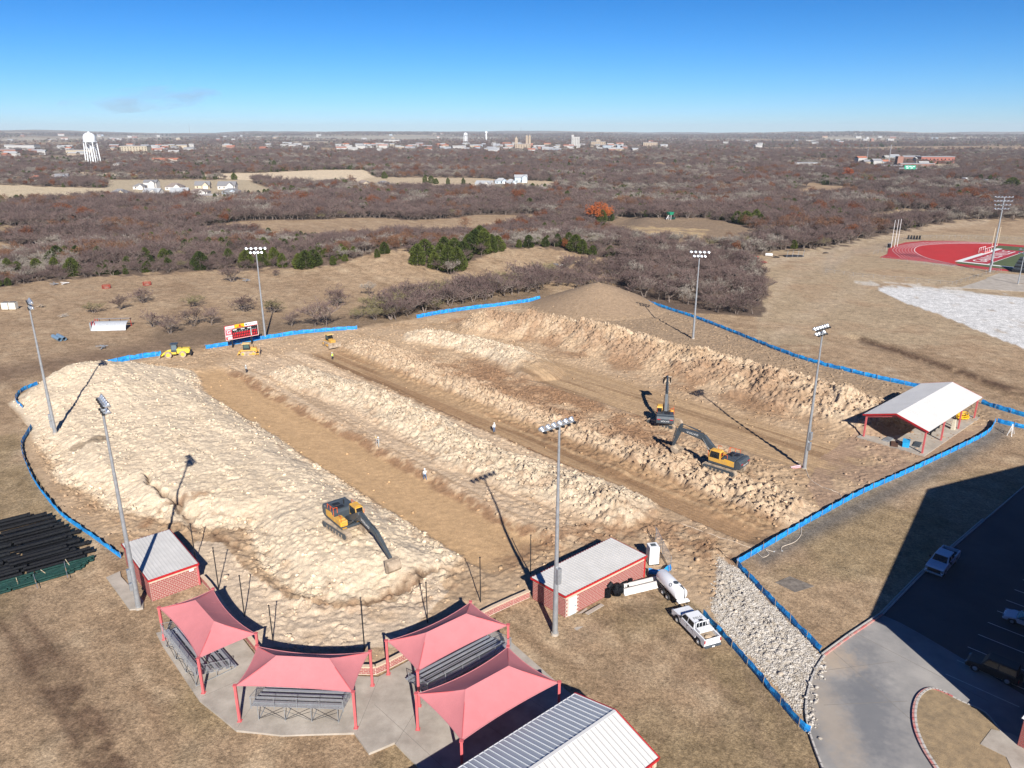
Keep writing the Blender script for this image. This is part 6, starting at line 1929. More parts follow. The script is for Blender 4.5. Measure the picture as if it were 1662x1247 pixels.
def pickup(label, loc, rz, paint, roof_text=None, gear=True, bedstuff=True, Lh=1.0):
    t = thing('pickup_truck', label, 'pickup truck', loc, rz)
    # +x front; length 6.2
    rw = .42; fx, bx = 1.95, -1.95
    low = [(-3.05, .55), (-3.05, .62)]
    bed = [(-3.05, .5)] + [(-3.05, 1.22), (-1.1, 1.22), (-1.1, .5)] + arch(bx + .0, .52, .5)[::-1]
    m = MB(); m.prof([(-3.05, .5), (bx - .52, .5)] + arch(bx, .52, .5)[1:-1] + [(bx + .52, .5), (-1.12, .5), (-1.12, 1.0), (-3.05, 1.0)], -1.0, 1.0)
    for s_ in (-1, 1): m.box(-3.05, s_ * .93 - .07, 1.0, -1.12, s_ * .93 + .07, 1.38)
    m.box(-1.22, -.86, 1.0, -1.12, .86, 1.38)
    bd = m.build('bed', paint, t, bevel=.025)
    m = MB(); m.box(-3.06, -.86, .62, -2.98, .86, 1.38); tg_ = m.build('tailgate', paint, t, bevel=.015)
    m = MB(); m.box(-3.075, -.09, 1.12, -3.058, .09, 1.2); m.box(-3.075, -.11, .98, -3.058, .11, 1.03); m.build('handle', M_DARK, tg_)
    m = MB(); m.box(-3.25, -.98, .42, -3.05, .98, .64); m.build('rear_bumper', M_GREY, t, bevel=.03)
    m = MB(); m.box(-3.262, -.16, .47, -3.25, .16, .6); m.build('licence_plate', M_WHITE, t)
    for s_ in (-1, 1):
        m = MB(); m.box(-3.07, s_ * .93 - .07, .88, -3.052, s_ * .93 + .07, 1.28); m.build('tail_light', M_RED, t)
    m = MB(); m.prof([(-1.1, .5), (fx - .52, .5)] + arch(fx, .52, .5)[1:-1] + [(fx + .52, .5), (2.95, .5), (2.98, 1.05), (2.7, 1.25), (1.45, 1.34), (-1.1, 1.3)], -1.0, 1.0); bdy = m.build('body', paint, t, bevel=.05)
    m = MB(); taper_cab(m, (-1.08, 1.45), (-.98, .82), .96, .78, 1.30, 1.98); cb = m.build('cab', paint, t, bevel=.05)
    for s_ in (-1, 1):
        m = MB(); side_win(m, -.92, .05, -.86, .05, .96, .78, 1.30, 1.98, .12, .86, s_); m.build('window', M_GLASS, cb)
        m = MB(); side_win(m, .16, 1.18, .16, .78, .96, .78, 1.30, 1.98, .12, .86, s_); m.build('window', M_GLASS, cb)
        m = MB(); m.box(1.0, s_ * 1.13 - .12, 1.34, 1.14, s_ * 1.13 + .12, 1.60); m.build('mirror', M_DARK, t, bevel=.02)
        m = MB()
        for x in (.12, 1.25, -1.0): m.box(x - .012, s_ * 1.003 - .004, .62, x + .012, s_ * 1.003 + .004, 1.28)
        for x in (-.0, -0.98 + 1.9 * .0 + .25): m.box(x - .18, s_ * 1.008 - .008, 1.1, x + .0, s_ * 1.008 + .008, 1.15)
        m.build('door_seam', M_DARK, bdy)
    m = MB(); m.add([(1.405, -.80, 1.36), (1.405, .80, 1.36), (.885, .70, 1.93), (.885, -.70, 1.93)], [(0, 1, 2, 3)]); 
    for i, v_ in enumerate(m.v): m.v[i] = (v_[0] + .012, v_[1], v_[2] + .012)
    m.build('windscreen', M_GLASS, cb)
    m = MB(); m.add([(-1.085, -.72, 1.42), (-1.085, .72, 1.42), (-1.01, .62, 1.88), (-1.01, -.62, 1.88)], [(3, 2, 1, 0)]); m.build('rear_window', M_GLASS, cb)
    m = MB(); m.box(2.96, -.72, .62, 3.02, .72, 1.05); m.build('grille', M_DARK, t)
    for s_ in (-1, 1):
        m = MB(); m.box(2.94, s_ * .86 - .11, .8, 3.03, s_ * .86 + .11, 1.08); m.build('headlight', M_SILV, t)
    m = MB(); m.box(2.9, -1.0, .38, 3.12, 1.0, .62); m.build('front_bumper', M_SILV if not gear else M_GREY, t, bevel=.03)
    for x in (fx, bx):
        for y in (-.86, .86): wheel(t, x, y, .42, .28)
    m = MB()
    m.box(-2.98, -.84, 1.0, -1.2, .84, 1.012); m.build('bed_floor', M_DUST if bedstuff else M_DARK, bd)
    if gear:
        m = MB(); m.box(-2.0, -.84, 1.39, -1.3, .84, 1.62); m.build('tool_box', paint, t, bevel=.02)
        m = MB(); m.path([(-1.2, -.8, 1.4), (-1.15, -.75, 2.1), (-1.15, .75, 2.1), (-1.2, .8, 1.4)], .04, 6)
        for y in (-.4, 0, .4): m.path([(-1.18, y, 1.4), (-1.15, y, 2.1)], .025, 5)
        m.build('headache_rack', paint, t)
        m = MB(); m.box(-.95, -.22, 1.985, -.75, .22, 2.09); m.build('beacon', M_DARK, cb)
        m = MB(); m.sphere((-2.45, .1, 1.05), .42, 10, 6, .45, 0); m.build('sand_load', mat('sand_bags', (.55, .42, .28), .9, bump_=.02), t)
    if roof_text:
        text_obj('roof_lettering', roof_text, .50, M_DARK, cb, axes((-.32, 0, 1.983), (0, -1, 0), (1, 0, 0)), .003, .9)
    return t
M_PWHITE = mat('white_car_paint', (.70, .71, .72), .25, var=.03, vscale=.8, spec=.5)
M_PSILV = mat('pale_silver_paint', (.55, .60, .66), .3, var=.03, metal=.0, spec=.5)
M_PBLK = mat('black_car_paint', (.010, .010, .012), .5, var=0, spec=.5)
# white pickup: rear at lower right, nose at upper left
A = Vector((*g0(1140, 1060), 0)); B = Vector((*g0(1092, 1000), 0))
pickup('white crew cab pickup with tool box and dark roof lettering by the tank trailer', (19.25, 66.8, 0.02), hd(-.36, .93), M_PWHITE, 'FIELD')
pickup('pale pickup in deep shade at the top of the parking lot, nose towards the camera', (51.9, 79.1, .145), hd(-.72, -.69), M_PSILV, None, False, False)

def car(label, loc, rz, paint, name='parked_car', suv=False):
    t = thing(name, label, 'car', loc, rz)
    H1 = 1.0 if suv else .78; H2 = 1.82 if suv else 1.34
    rw = .40 if suv else .33; fx, bx = 1.35, -1.35
    m = MB(); m.prof([(-2.2, .35), (bx - .42, .35)] + arch(bx, .42, .35)[1:-1] + [(bx + .42, .35), (fx - .42, .35)] + arch(fx, .42, .35)[1:-1] + [(fx + .42, .35), (2.25, .35), (2.28, .62), (2.05, H1 - .06), (.9, H1 + .08), (-1.6, H1 + .10), (-2.2, H1)], -.9, .9)
    b = m.build('body', paint, t, bevel=.08)
    lo, hi = ((-2.05, 1.0), (-1.95, .55)) if suv else ((-1.75, 1.1), (-.95, .25))
    m = MB(); taper_cab(m, lo, hi, .86, .66, H1 + .07, H2); cb = m.build('cabin', M_GLASS if not suv else paint, t, bevel=.05)
    m = MB(); m.box(hi[0] + .03, -.64, H2 - .012, hi[1] - .03, .64, H2 + .03); m.build('roof', paint, cb, bevel=.02)
    if suv:
        for s_ in (-1, 1):
            m = MB(); side_win(m, -1.9, -.5, -1.85, -.5, .86, .66, H1 + .07, H2, .15, .85, s_); side_win(m, -.4, .75, -.4, .45, .86, .66, H1 + .07, H2, .15, .85, s_); m.build('window', M_GLASS, cb)
        w_ = wheel(t, -2.36, .12, .38, .24, z=.95); w_.rotation_euler = (0, 0, R(90)); w_['label'] = 'spare wheel on the tailgate'
    for s_ in (-1, 1):
        m = MB(); m.box(2.16, s_ * .68 - .16, .60, 2.27, s_ * .68 + .16, .76); m.build('headlight', M_SILV, t)
        m = MB(); m.box(-2.23, s_ * .70 - .15, .66, -2.19, s_ * .70 + .15, .84); m.build('tail_light', M_RED, t)
        m = MB(); m.box(.75, s_ * .98 - .09, H1, .9, s_ * .98 + .09, H1 + .15); m.build('mirror', paint, t)
    for x in (fx, bx):
        for y in (-.80, .80): wheel(t, x, y, rw, .22)
    return t
car('pale coupe parked across the bay lines at the right edge, in shade', (54.9, 67.7, .145), hd(-.75, .66), M_PSILV)
car('black off road car hidden in the dark of the parking lot shade', (46.6, 60.2, .145), hd(-.72, .69), M_PBLK, 'off_road_car', True)

# ------------------------------------------------------------------ tank trailer, barriers, fittings, cabinet
def tank_trailer():
    A = Vector((*g0(1086, 938, 1.0), 0)); B = Vector((*g0(1112, 975, 1.0), 0))
    c = Vector((17.2, 74.2, 0)); d = Vector((-.36, .93, 0))
    t = thing('tank_trailer', 'white horizontal tank trailer in front of the white pickup', 'tank trailer', (18.0, 73.2, .02), hd(.33, -.94))
    L = 4.2; r = .78
    mb = MB(); mb.M = Matrix.Translation((0, 0, 1.55)) @ Matrix.Rotation(R(90), 4, 'Y')
    mb.lathe([(.001, -L / 2 - .22), (r * .6, -L / 2 - .16), (r * .92, -L / 2 - .05), (r, -L / 2 + .06), (r, L / 2 - .06), (r * .92, L / 2 + .05), (r * .6, L / 2 + .16), (.001, L / 2 + .22)], 22)
    mb.build('tank', M_PWHITE, t, smooth=True)
    mb = MB(); mb.tube((.9, 0, 2.28), (.9, 0, 2.42), .26, n=12); mb.build('manway', M_GREY, t)
    mb = MB(); mb.path([(1.7, .1, 2.3), (1.8, .1, 2.55), (2.2, .2, 2.3), (2.35, .25, 1.2)], .05, 6); mb.build('hose', M_DARK, t)
    mb = MB(); mb.bar((-2.2, -.45, .72), (2.7, -.45, .72), .1, .14); mb.bar((-2.2, .45, .72), (2.7, .45, .72), .1, .14)
    for x in (-1.6, 0, 1.6): mb.box(x - .06, -.6, .72, x + .06, .6, .95)
    mb.build('chassis', M_DARK, t)
    mb = MB(); mb.box(2.25, -.7, .95, 2.75, .7, 1.08); mb.build('deck', M_PWHITE, t)
    mb = MB(); mb.bar((2.7, 0, .7), (3.7, 0, .55), .1, .1); mb.build('drawbar', M_DARK, t)
    for x in (-.5, .5):
        for y in (-.72, .72): wheel(t, x, y, .4, .24)
    for s_ in (-1, 1):
        mb = MB(); M = axes((.7, s_ * .60, 2.06), (-s_, 0, 0), (0, -s_ * .62, .78))
        text_obj('tank_mark', 'O', .6, M_GREY, t, M, .01)
tank_trailer()

def cabinet():
    x, y = 17.0, 79.3
    x, y = g0(1057, 916)
    t = thing('pump_cabinet', 'tall white portable cabinet with dark roof grille by the long dugout', 'cabinet', (x + .2, y + .5, Hs(x, y) - .05), R(10))
    mb = MB(); mb.box(-.62, -.62, .12, .62, .62, 2.45); mb.build('body', M_WHITE, t, bevel=.03)
    mb = MB(); mb.box(-.32, -.25, 2.45, .32, .3, 2.50)
    for i in range(5): mb.box(-.28, -.22 + i * .1, 2.50, .28, -.18 + i * .1, 2.53)
    mb.build('roof_grille', M_GREY, t)
    mb = MB(); mb.box(-.7, -.7, 0, .7, .7, .12); mb.build('skid', M_DARK, t)
    mb = MB(); mb.box(.03 + .3, -.64, 1.0, .38, -.62, 1.15); mb.build('latch', M_DARK, t)
cabinet()
def barriers():
    labs = ['white concrete barrier nearest the camera beside the black pipe fittings', 'white concrete barrier behind the nearer one, touching the black fittings']
    for i, (a, b) in enumerate((((13.5, 73.6), (17.0, 76.0)), ((13.0, 74.4), (16.4, 76.7)))):
        a = Vector((*a, 0)); b = Vector((*b, 0)); d = b - a; L = d.length
        a = Vector((*g0(1012 + 0 * i, 966 - 8 * i), 0)); b = Vector((*g0(1066, 953 - 8 * i), 0)); d = b - a; L = d.length
        t = thing('concrete_barrier', labs[i], 'barrier', tuple((a + b) / 2), hd(d.x, d.y))
        mb = MB(); mb.v = []; P = [(-.3, 0), (.3, 0), (.3, .08), (.12, .35), (.08, .8), (-.08, .8), (-.12, .35), (-.3, .08)]
        n = len(P); mb.add([(-L / 2, p, q) for p, q in P] + [(L / 2, p, q) for p, q in P], [tuple(range(n)), tuple(range(2 * n - 1, n - 1, -1))] + [(k, n + k, n + (k + 1) % n, (k + 1) % n) for k in range(n)])
        mb.build('barrier_body', mat('white_barrier', (.62, .60, .56), .8, var=.2, vscale=2.5), t)
        mb = MB()
        for x in (-L / 3, L / 4): mb.box(x - .12, -.31, .0, x + .12, .31, .07)
        mb.build('lifting_slot', M_DARK, t)
barriers()
def fittings():
    rr = random.Random(4)
    spots = [(985, 968, 2), (992, 958, 3), (1000, 950, 0), (1001, 965, 1), (1010, 955, 0), (1020, 946, 1)]
    labs = ['upright black pipe elbow at the left of the fittings heap', 'tall black pipe tee standing in the fittings heap', 'black pipe coupling lying against the dugout wall', 'fat black pipe section in the middle of the fittings heap', 'small black pipe ring right of the fittings heap', 'round black pipe end next to the white barriers']
    for i, (px, py, k) in enumerate(spots):
        x, y = g0(px, py)
        t = thing('pipe_fitting', labs[i], 'pipe fitting', (x, y, 0), rr.uniform(0, 3), 'black pipe fittings')
        t.scale = (1.3,) * 3
        mb = MB()
        def ringpipe(p, q, r):
            p = Vector(p); q = Vector(q)
            mb.tube(tuple(p), tuple(q), r, n=16)
            for k_ in range(4):
                c_ = p.lerp(q, .12 + .25 * k_); d = (q - p).normalized() * .05; mb.tube(tuple(c_ - d), tuple(c_ + d), r * 1.09, n=16)
        if k == 0: ringpipe((-.4, 0, .34), (.5, 0, .34), .33)
        elif k == 1: ringpipe((-.5, 0, .36), (.5, 0, .4), .34); ringpipe((0, 0, .4), (0, .2, 1.0), .3)
        elif k == 2: ringpipe((0, 0, 0), (0, 0, .9), .32); ringpipe((0, 0, .85), (.5, 0, 1.15), .3)
        else: ringpipe((0, 0, 0), (0, 0, 1.5), .33); ringpipe((0, 0, 1.0), (.6, .1, 1.0), .3); ringpipe((0, 0, .5), (-.5, .2, .5), .3)
        mb.build('pipe_body', M_BLK, t, smooth=False)
        mb = MB(); mb.tube((0, 0, .02), (0, 0, .06), .38, n=16); mb.build('flange', M_BLK, t)
fittings()
# pale plank on the ground by the dugout
q = thing('plank', 'pale board lying on the ground in front of the fittings heap', 'board', (*g0(965, 990), .02), .72)
mb = MB(); mb.box(-1.3, -.22, 0, 1.3, .22, .10); mb.build('board', M_CONC, q); mb = MB(); mb.path([(-1.6, .3, .05), (-1.5, .35, .06), (1.2, .33, .05)], .035); mb.build('hose', M_DARK, q)
sheet('dugout_apron', ccw(gl([(918, 1010), (936, 1024), (1000, 985), (1012, 965), (995, 958)])), .03, M_CONC, thick=.2)
sheet('inspection_cover', ccw(gl([(1258, 946), (1282, 936), (1322, 952), (1290, 962)])), .05, mat('old_steel_cover', (.20, .17, .14), .8, var=.3, vscale=1.5), thick=.2)

# ---- chain link gate scraps by the cabinet
def linkfence(label, pts, h, name='chain_link_fence', pitch=2.4, mesh_n=3.0, group=None):
    O = Vector((*pts[0], 0)); t = thing(name, label, 'fence', (O.x, O.y, 0), 0, group)
    P = [Vector((*p, 0)) for p in pts]
    ps = MB(); rl = MB(); wr = MB()
    pm = MB(); pm.tube((0, 0, -.2), (0, 0, h), .04, n=6); pme = pm.mesh('post', M_GALV)
    for a, b in zip(P[:-1], P[1:]):
        L = (b - a).length; n = max(1, int(round(L / pitch)))
        for i in range(n + 1):
            q = a.lerp(b, i / n); z = Hs(q.x, q.y)
            if i < n or b is P[-1]: put('post', pme, t, loc=(q.x - O.x, q.y - O.y, z))
            if i < n:
                q2 = a.lerp(b, (i + 1) / n); z2 = Hs(q2.x, q2.y)
                rl.tube(tuple(q - O + Vector((0, 0, z + h))), tuple(q2 - O + Vector((0, 0, z2 + h))), .025, n=5)
                m_ = int((q2 - q).length * mesh_n)
                for k in range(m_):
                    for sg in (-1, 1):
                        c0 = q.lerp(q2, (k + .5) / m_); sh = (q2 - q).normalized() * sg * h / 2
                        e0 = c0 - sh; e1 = c0 + sh
                        # clip to the bay
                        wr.tube(tuple(e0 - O + Vector((0, 0, z + .05))), tuple(e1 - O + Vector((0, 0, z2 + h))), .006, n=3, cap=False)
    rl.build('top_rail', M_GALV, t)
    wr.build('wire_mesh', M_GALV, t, kind='stuff')
    return t
linkfence('leaning chain link panels between the white cabinet and the dirt ramp', gl([(1064, 878), (1075, 900), (1088, 924)]), 1.8, mesh_n=5)

# ---- stack of black and green drain pipes
def pipes():
    rr = random.Random(6)
    d = Vector((.86, .51, 0)).normalized(); n_ = Vector((-d.y, d.x, 0))
    d = Vector((*g0(150, 893), 0)) - Vector((*g0(0, 935), 0)); d.normalize(); n_ = Vector((-d.y, d.x, 0))
    k = 0
    def pipe(p, L, r, m, lab, grp, hollow=True, ribs=True):
        t = thing('drain_pipe', lab, 'drain pipe', tuple(p), hd(d.x, d.y) + rr.uniform(-.02, .02), grp)
        mb = MB(); mb.M = Matrix.Rotation(R(90), 4, 'Y')
        pr = []
        nn = 26 if ribs else 2
        for i in range(nn):
            z = -L / 2 + L * i / (nn - 1); pr.append((r * (1.0 if i % 2 else .965), z))
        pr = [(r * .84, -L / 2 + .4), (r * .86, -L / 2)] + pr + [(r * .86, L / 2), (r * .84, L / 2 - .4)]
        mb.lathe(pr, 12); mb.build('pipe_wall', m, t, smooth=False)
        mb = MB(); mb.M = Matrix.Rotation(R(90), 4, 'Y'); mb.lathe([(r * 1.0, L / 2 - .25), (r * 1.16, L / 2 - .2), (r * 1.16, L / 2 + .12), (r * .9, L / 2 + .12)], 12); mb.build('bell_end', m, t)
    ends = gl([(66, 845), (84, 842), (100, 852), (104, 862), (112, 860), (128, 866), (124, 880), (142, 884), (120, 894), (128, 898), (155, 896), (142, 904)])
    i = 0
    for row, (ex, ey) in enumerate(ends):
        for lay in range(2 if row % 3 else 3):
            r = .27 if row < 9 else .21
            L = 6.1
            off = rr.uniform(-.4, .3) - .6 * lay
            p = Vector((ex, ey, r * 1.15 + lay * r * 1.75)) + d * (off - L / 2) + n_ * (.28 * (lay % 2) + rr.uniform(-.05, .05))
            pipe(p, L, r, M_BLK, 'long black ribbed drain pipe in the stack beside the blue fence', 'black drain pipes in the stack')
            if lay < 2:
                p2 = p - d * (L + .5 + rr.uniform(-.3, .3)) + n_ * rr.uniform(-.1, .1)
                pipe(p2, L, r, M_BLK, 'black ribbed drain pipe at the far left end of the stack', 'black drain pipes at the left end')
    e = gl([(150, 908), (148, 912), (143, 916), (138, 919), (133, 922), (128, 925), (122, 928), (116, 931)])
    for row, (ex, ey) in enumerate(e):
        for lay in range(2):
            r = .13; L = 6.1
            p = Vector((ex, ey, r + lay * r * 1.8)) + d * (-L / 2 - .2 * row * 0 + rr.uniform(-.2, .2)) + n_ * (.12 * lay)
            pipe(p, L, r, M_GRN, 'thin dark green pipe in the strapped bundle nearest the camera', 'green pipes in the strapped bundle', ribs=False)
            p = p - d * 6.4
            pipe(p, L, r, M_GRN, 'thin dark green pipe at the left of the strapped bundles', 'green pipes in the left bundle', ribs=False)
    for i_, (a, b, lab) in enumerate((((104, 912), (110, 938), 'thin pale strap post across the right end of the green pipes'), ((54, 932), (61, 955), 'pale strap post across the middle of the green pipes'), ((66, 925), (74, 931), 'short yellow lath lying on the green pipes'), ((26, 938), (29, 948), 'yellow lath at the left end of the green pipes'), ((106, 908), (113, 918), 'short pale lath by the right pale strap post'))):
        A = Vector((*g0(*a, .55), .55)); B = Vector((*g0(*b, .45), .45))
        q = thing('wood_lath', lab, 'lath', tuple((A + B) / 2), 0)
        mb = MB(); mb.bar(tuple(A - (A + B) / 2), tuple(B - (A + B) / 2), .06, .05); mb.build('strip', mat('pale_lath', (.62, .52, .34), .8) if i_ > 1 else M_GALV, q)
        mb = MB(); mb.bar(tuple((A - B) * .1), tuple((B - A) * .1), .09, .06); mb.build('knot', M_STAKE, q)
pipes()

# ------------------------------------------------------------------ people
SKIN = mat('skin', (.42, .24, .16), .6, var=.05)
def person(loc, rz, label, shirt, legs, pose='stand', hat=M_WHITE, vest=None, sc=1.0):
    t = thing('person', label, 'person', loc, rz)
    t.scale = (sc,) * 3
    rr = random.Random(int(abs(loc[0]) * 10))
    V = []; E_ = []; Rr = []
    def v(x, y, z, r): V.append((x, y, z)); Rr.append(r); return len(V) - 1
    pel = v(0, 0, .95, .125); wa = v(0, 0, 1.12, .115); ch = v(.02, 0, 1.32, .14); nk = v(.03, 0, 1.50, .055); hd_ = v(.05, 0, 1.60, .085); ht = v(.05, 0, 1.70, .08)
    E_ += [(pel, wa), (wa, ch), (ch, nk), (nk, hd_), (hd_, ht)]
    st = {'stand': .0, 'walk': .22}.get(pose, .05)
    hands = []
    for s_ in (-1, 1):
        hp = v(0, s_ * .10, .90, .095); kn = v(.05 + s_ * st * .7, s_ * .12, .50, .065); an = v(s_ * st - .02, s_ * .13, .10, .045); to = v(s_ * st + .14, s_ * .14, .05, .04)
        E_ += [(pel, hp), (hp, kn), (kn, an), (an, to)]
        sh = v(.0, s_ * .20, 1.42, .065)
        if pose == 'hold': el = v(.12, s_ * .27, 1.20, .045); wr = v(.34, s_ * .16, 1.16, .032)
        else: el = v(-.02 - s_ * st * .3, s_ * .28, 1.16, .045); wr = v(.06 - s_ * st * .5, s_ * .29, .93, .032)
        hn = Vector(V[wr]) + (Vector((.07, -s_ * .02, 0)) if pose == 'hold' else Vector((.01, 0, -.07)))
        ha = v(hn.x, hn.y, hn.z, .032)
        E_ += [(ch, sh), (sh, el), (el, wr), (wr, ha)]
        hands.append((ha, hn, s_))
    me = bpy.data.meshes.new('body_skel'); me.from_pydata(V, E_, []); me.update()
    o = bpy.data.objects.new('body', me); COL.objects.link(o)
    sk = o.modifiers.new('skin', 'SKIN'); sk.use_smooth_shade = True
    for i, d in enumerate(o.data.skin_vertices[0].data): d.radius = (Rr[i], Rr[i] * (1.25 if i in (1, 2) else 1)); d.use_root = (i == 0)
    sb = o.modifiers.new('sub', 'SUBSURF'); sb.levels = 1; sb.render_levels = 1
    dg = bpy.context.evaluated_depsgraph_get()
    m2 = bpy.data.meshes.new_from_object(o.evaluated_get(dg))
    bpy.data.objects.remove(o)
    mb = MB(); mb.v = [tuple(p.co) for p in m2.vertices]; mb.f = [tuple(p.vertices) for p in m2.polygons]
    mb.mi = []
    for p in m2.polygons:
        c = p.center
        if c.z < .13: k = 3
        elif c.z < 1.0 and abs(c.y) < .22: k = 2
        elif c.z > 1.5: k = 0
        elif (c - Vector((hands[0][1]))).length < .10 or (c - Vector((hands[1][1]))).length < .10: k = 0
        else: k = 1
        mb.mi.append(k)
    for ha, hn, s_ in hands:
        dr = Vector((1, 0, -.25)) if pose == 'hold' else Vector((.1, 0, -1)); dr.normalize()
        mb.m = 0
        for f in range(4):
            a = hn + Vector((0 if pose == 'hold' else (f - 1.5) * .018, (f - 1.5) * .018 if pose == 'hold' else 0, 0)); b = a + dr * (.075 + .008 * (1 - abs(f - 1.5))); c = b + (dr + Vector((.2, -s_ * .5, -.3))) * .035
            mb.tube(tuple(a), tuple(b), .009, .008, 5); mb.tube(tuple(b), tuple(c), .008, .006, 5)
        a = hn + Vector((.02, -s_ * .02, .02)); mb.tube(tuple(a), tuple(a + dr * .045 + Vector((.03, -s_ * .02, 0))), .011, .008, 5)
    # face: nose, eyes, ears
    mb.tube((.13, 0, 1.635), (.165, 0, 1.615), .012, .014, 5)
    mb.m = 3
    for s_ in (-1, 1): mb.box(.128, s_ * .032 - .01, 1.648, .142, s_ * .032 + .01, 1.662)
    mb.build('body', [SKIN, shirt, legs, M_DARK], t)
    h = MB(); h.lathe([(.15, 0), (.152, .012), (.118, .02), (.112, .07), (.08, .115), (.03, .135), (.001, .138)], 12, (.05, 0, 1.675)); h.build('hard_hat', hat, t, smooth=True)
    if vest:
        vm = MB(); vm.lathe([(.175, 1.02), (.19, 1.2), (.205, 1.36), (.17, 1.46), (.09, 1.50)], 12); vm.v = [(a * .85 + .015, b * 1.12, c) for a, b, c in vm.v]; vm.build('safety_vest', vest, t, smooth=True)
    return t
M_VEST = mat('hi_vis_vest', (.50, .72, .05), .8, var=.05)
M_SHW = mat('white_shirt', (.70, .70, .68), .85); M_SHG = mat('grey_shirt', (.36, .38, .38), .85); M_JEAN = mat('blue_jeans', (.08, .15, .28), .9); M_TROU = mat('dark_trousers', (.03, .03, .04), .9)
PEO = [((540, 585), 'worker in bright yellow green vest standing below the right bulldozer', M_SHG, M_TROU, 'stand', M_VEST, 2.4),
       ((400, 606), 'worker in grey shirt and dark trousers at the top of the tan strip', M_SHG, M_TROU, 'stand', None, 1.0),
       ((615, 726), 'worker in pale clothes holding a staff at the edge of the tan strip', M_SHG, M_SHG, 'hold', None, -2.6),
       ((690, 779), 'worker in white shirt and blue jeans beside the cut bank', M_SHW, M_JEAN, 'walk', None, 2.0),
       ((802, 702), 'worker in white shirt and dark jeans next to the dark strip', M_SHW, M_JEAN, 'stand', None, -1.0)]
for (px, py), lab, sh, lg, po, ve, rz in PEO:
    x, y, z = G(px, py)
    person((x, y, z - .02), rz, lab, sh, lg, po, M_WHITE, ve, 1.06)
x, y, z = G(611, 724)
st_ = thing('survey_staff', 'thin pale staff held by the worker at the edge of the tan strip', 'staff', (x, y, z), .3)
mb = MB(); mb.tube((0, 0, 0), (0, 0, 2.0), .02, n=6); mb.build('rod', M_WHITE, st_); mb = MB(); mb.box(-.06, -.04, 1.5, .06, .04, 1.65); mb.build('receiver', M_YEL2, st_)
# hoses on the dirt
def hose(label, pts, m, r=.05):
    P = smooth([G(*p)[:2] for p in pts], 6)
    o = P[0]; t = thing('hose', label, 'hose', (o[0], o[1], 0))
    mb = MB(); mb.path([(x - o[0], y - o[1], Hs(x, y) + r) for x, y in P], r, 6); mb.build('tube', m, t)
    mb = MB(); x, y = P[-1]; mb.tube((x - o[0], y - o[1], Hs(x, y) + r), (x - o[0] + .2, y - o[1], Hs(x, y) + r), r * 1.6, n=8); mb.build('coupling', M_GALV, t)
M_HOSE = mat('pale_hose', (.55, .47, .38), .7)
hose('pale hose from the pink bag at the light pole down to the blue fence', [(1288, 752), (1296, 750), (1306, 760), (1315, 778), (1345, 795), (1362, 802), (1368, 815)], M_HOSE)
hose('thin pale hose snaking over the dirt to the fence corner', [(1105, 850), (1150, 866), (1205, 885), (1232, 895)], M_HOSE, .035)
hose('pale hose curled on the muddy lane outside the fence', [(1300, 855), (1300, 868), (1290, 880), (1270, 888), (1268, 895)], M_HOSE, .04)
hose('pale loop of hose at the fence corner', [(1228, 896), (1238, 905), (1248, 900), (1243, 893), (1255, 896)], M_HOSE, .04)
hose('dark cable lying over the ramp right of the cabinet', [(1150, 875), (1170, 895), (1192, 912)], M_DARK, .04)
x, y, z = G(1291, 759)
q = thing('pink_bag', 'faded pink folded bag at the foot of the light pole near the pavilion', 'bag', (x, y, z + .02), .4)
mb = MB(); mb.box(-.9, -.4, 0, .9, .4, .22, .12, .1); mb.build('fabric', mat('faded_pink_fabric', (.62, .30, .32), .9, var=.2, bump_=.03, bscale=6), q, bevel=.06)
mb = MB(); mb.box(-.95, -.08, .18, .95, .02, .26); mb.build('strap', M_WHITE, q)
# white A-frame by the far fence
x, y = g0(1640, 706)
q = thing('sawhorse', 'thin white A frame behind the muddy lane at the right edge', 'frame', (x, y, 0), .8)
mb = MB()
for s_ in (-1, 1): mb.bar((s_ * .9, -.35, 0), (s_ * .05, 0, 2.0), .07, .07); mb.bar((s_ * .9, .35, 0), (s_ * .05, 0, 2.0), .07, .07)
mb.build('leg', M_WHITE, q); mb = MB(); mb.bar((-.5, 0, .9), (.5, 0, .9), .05, .05); mb.build('crossbar', M_WHITE, q)
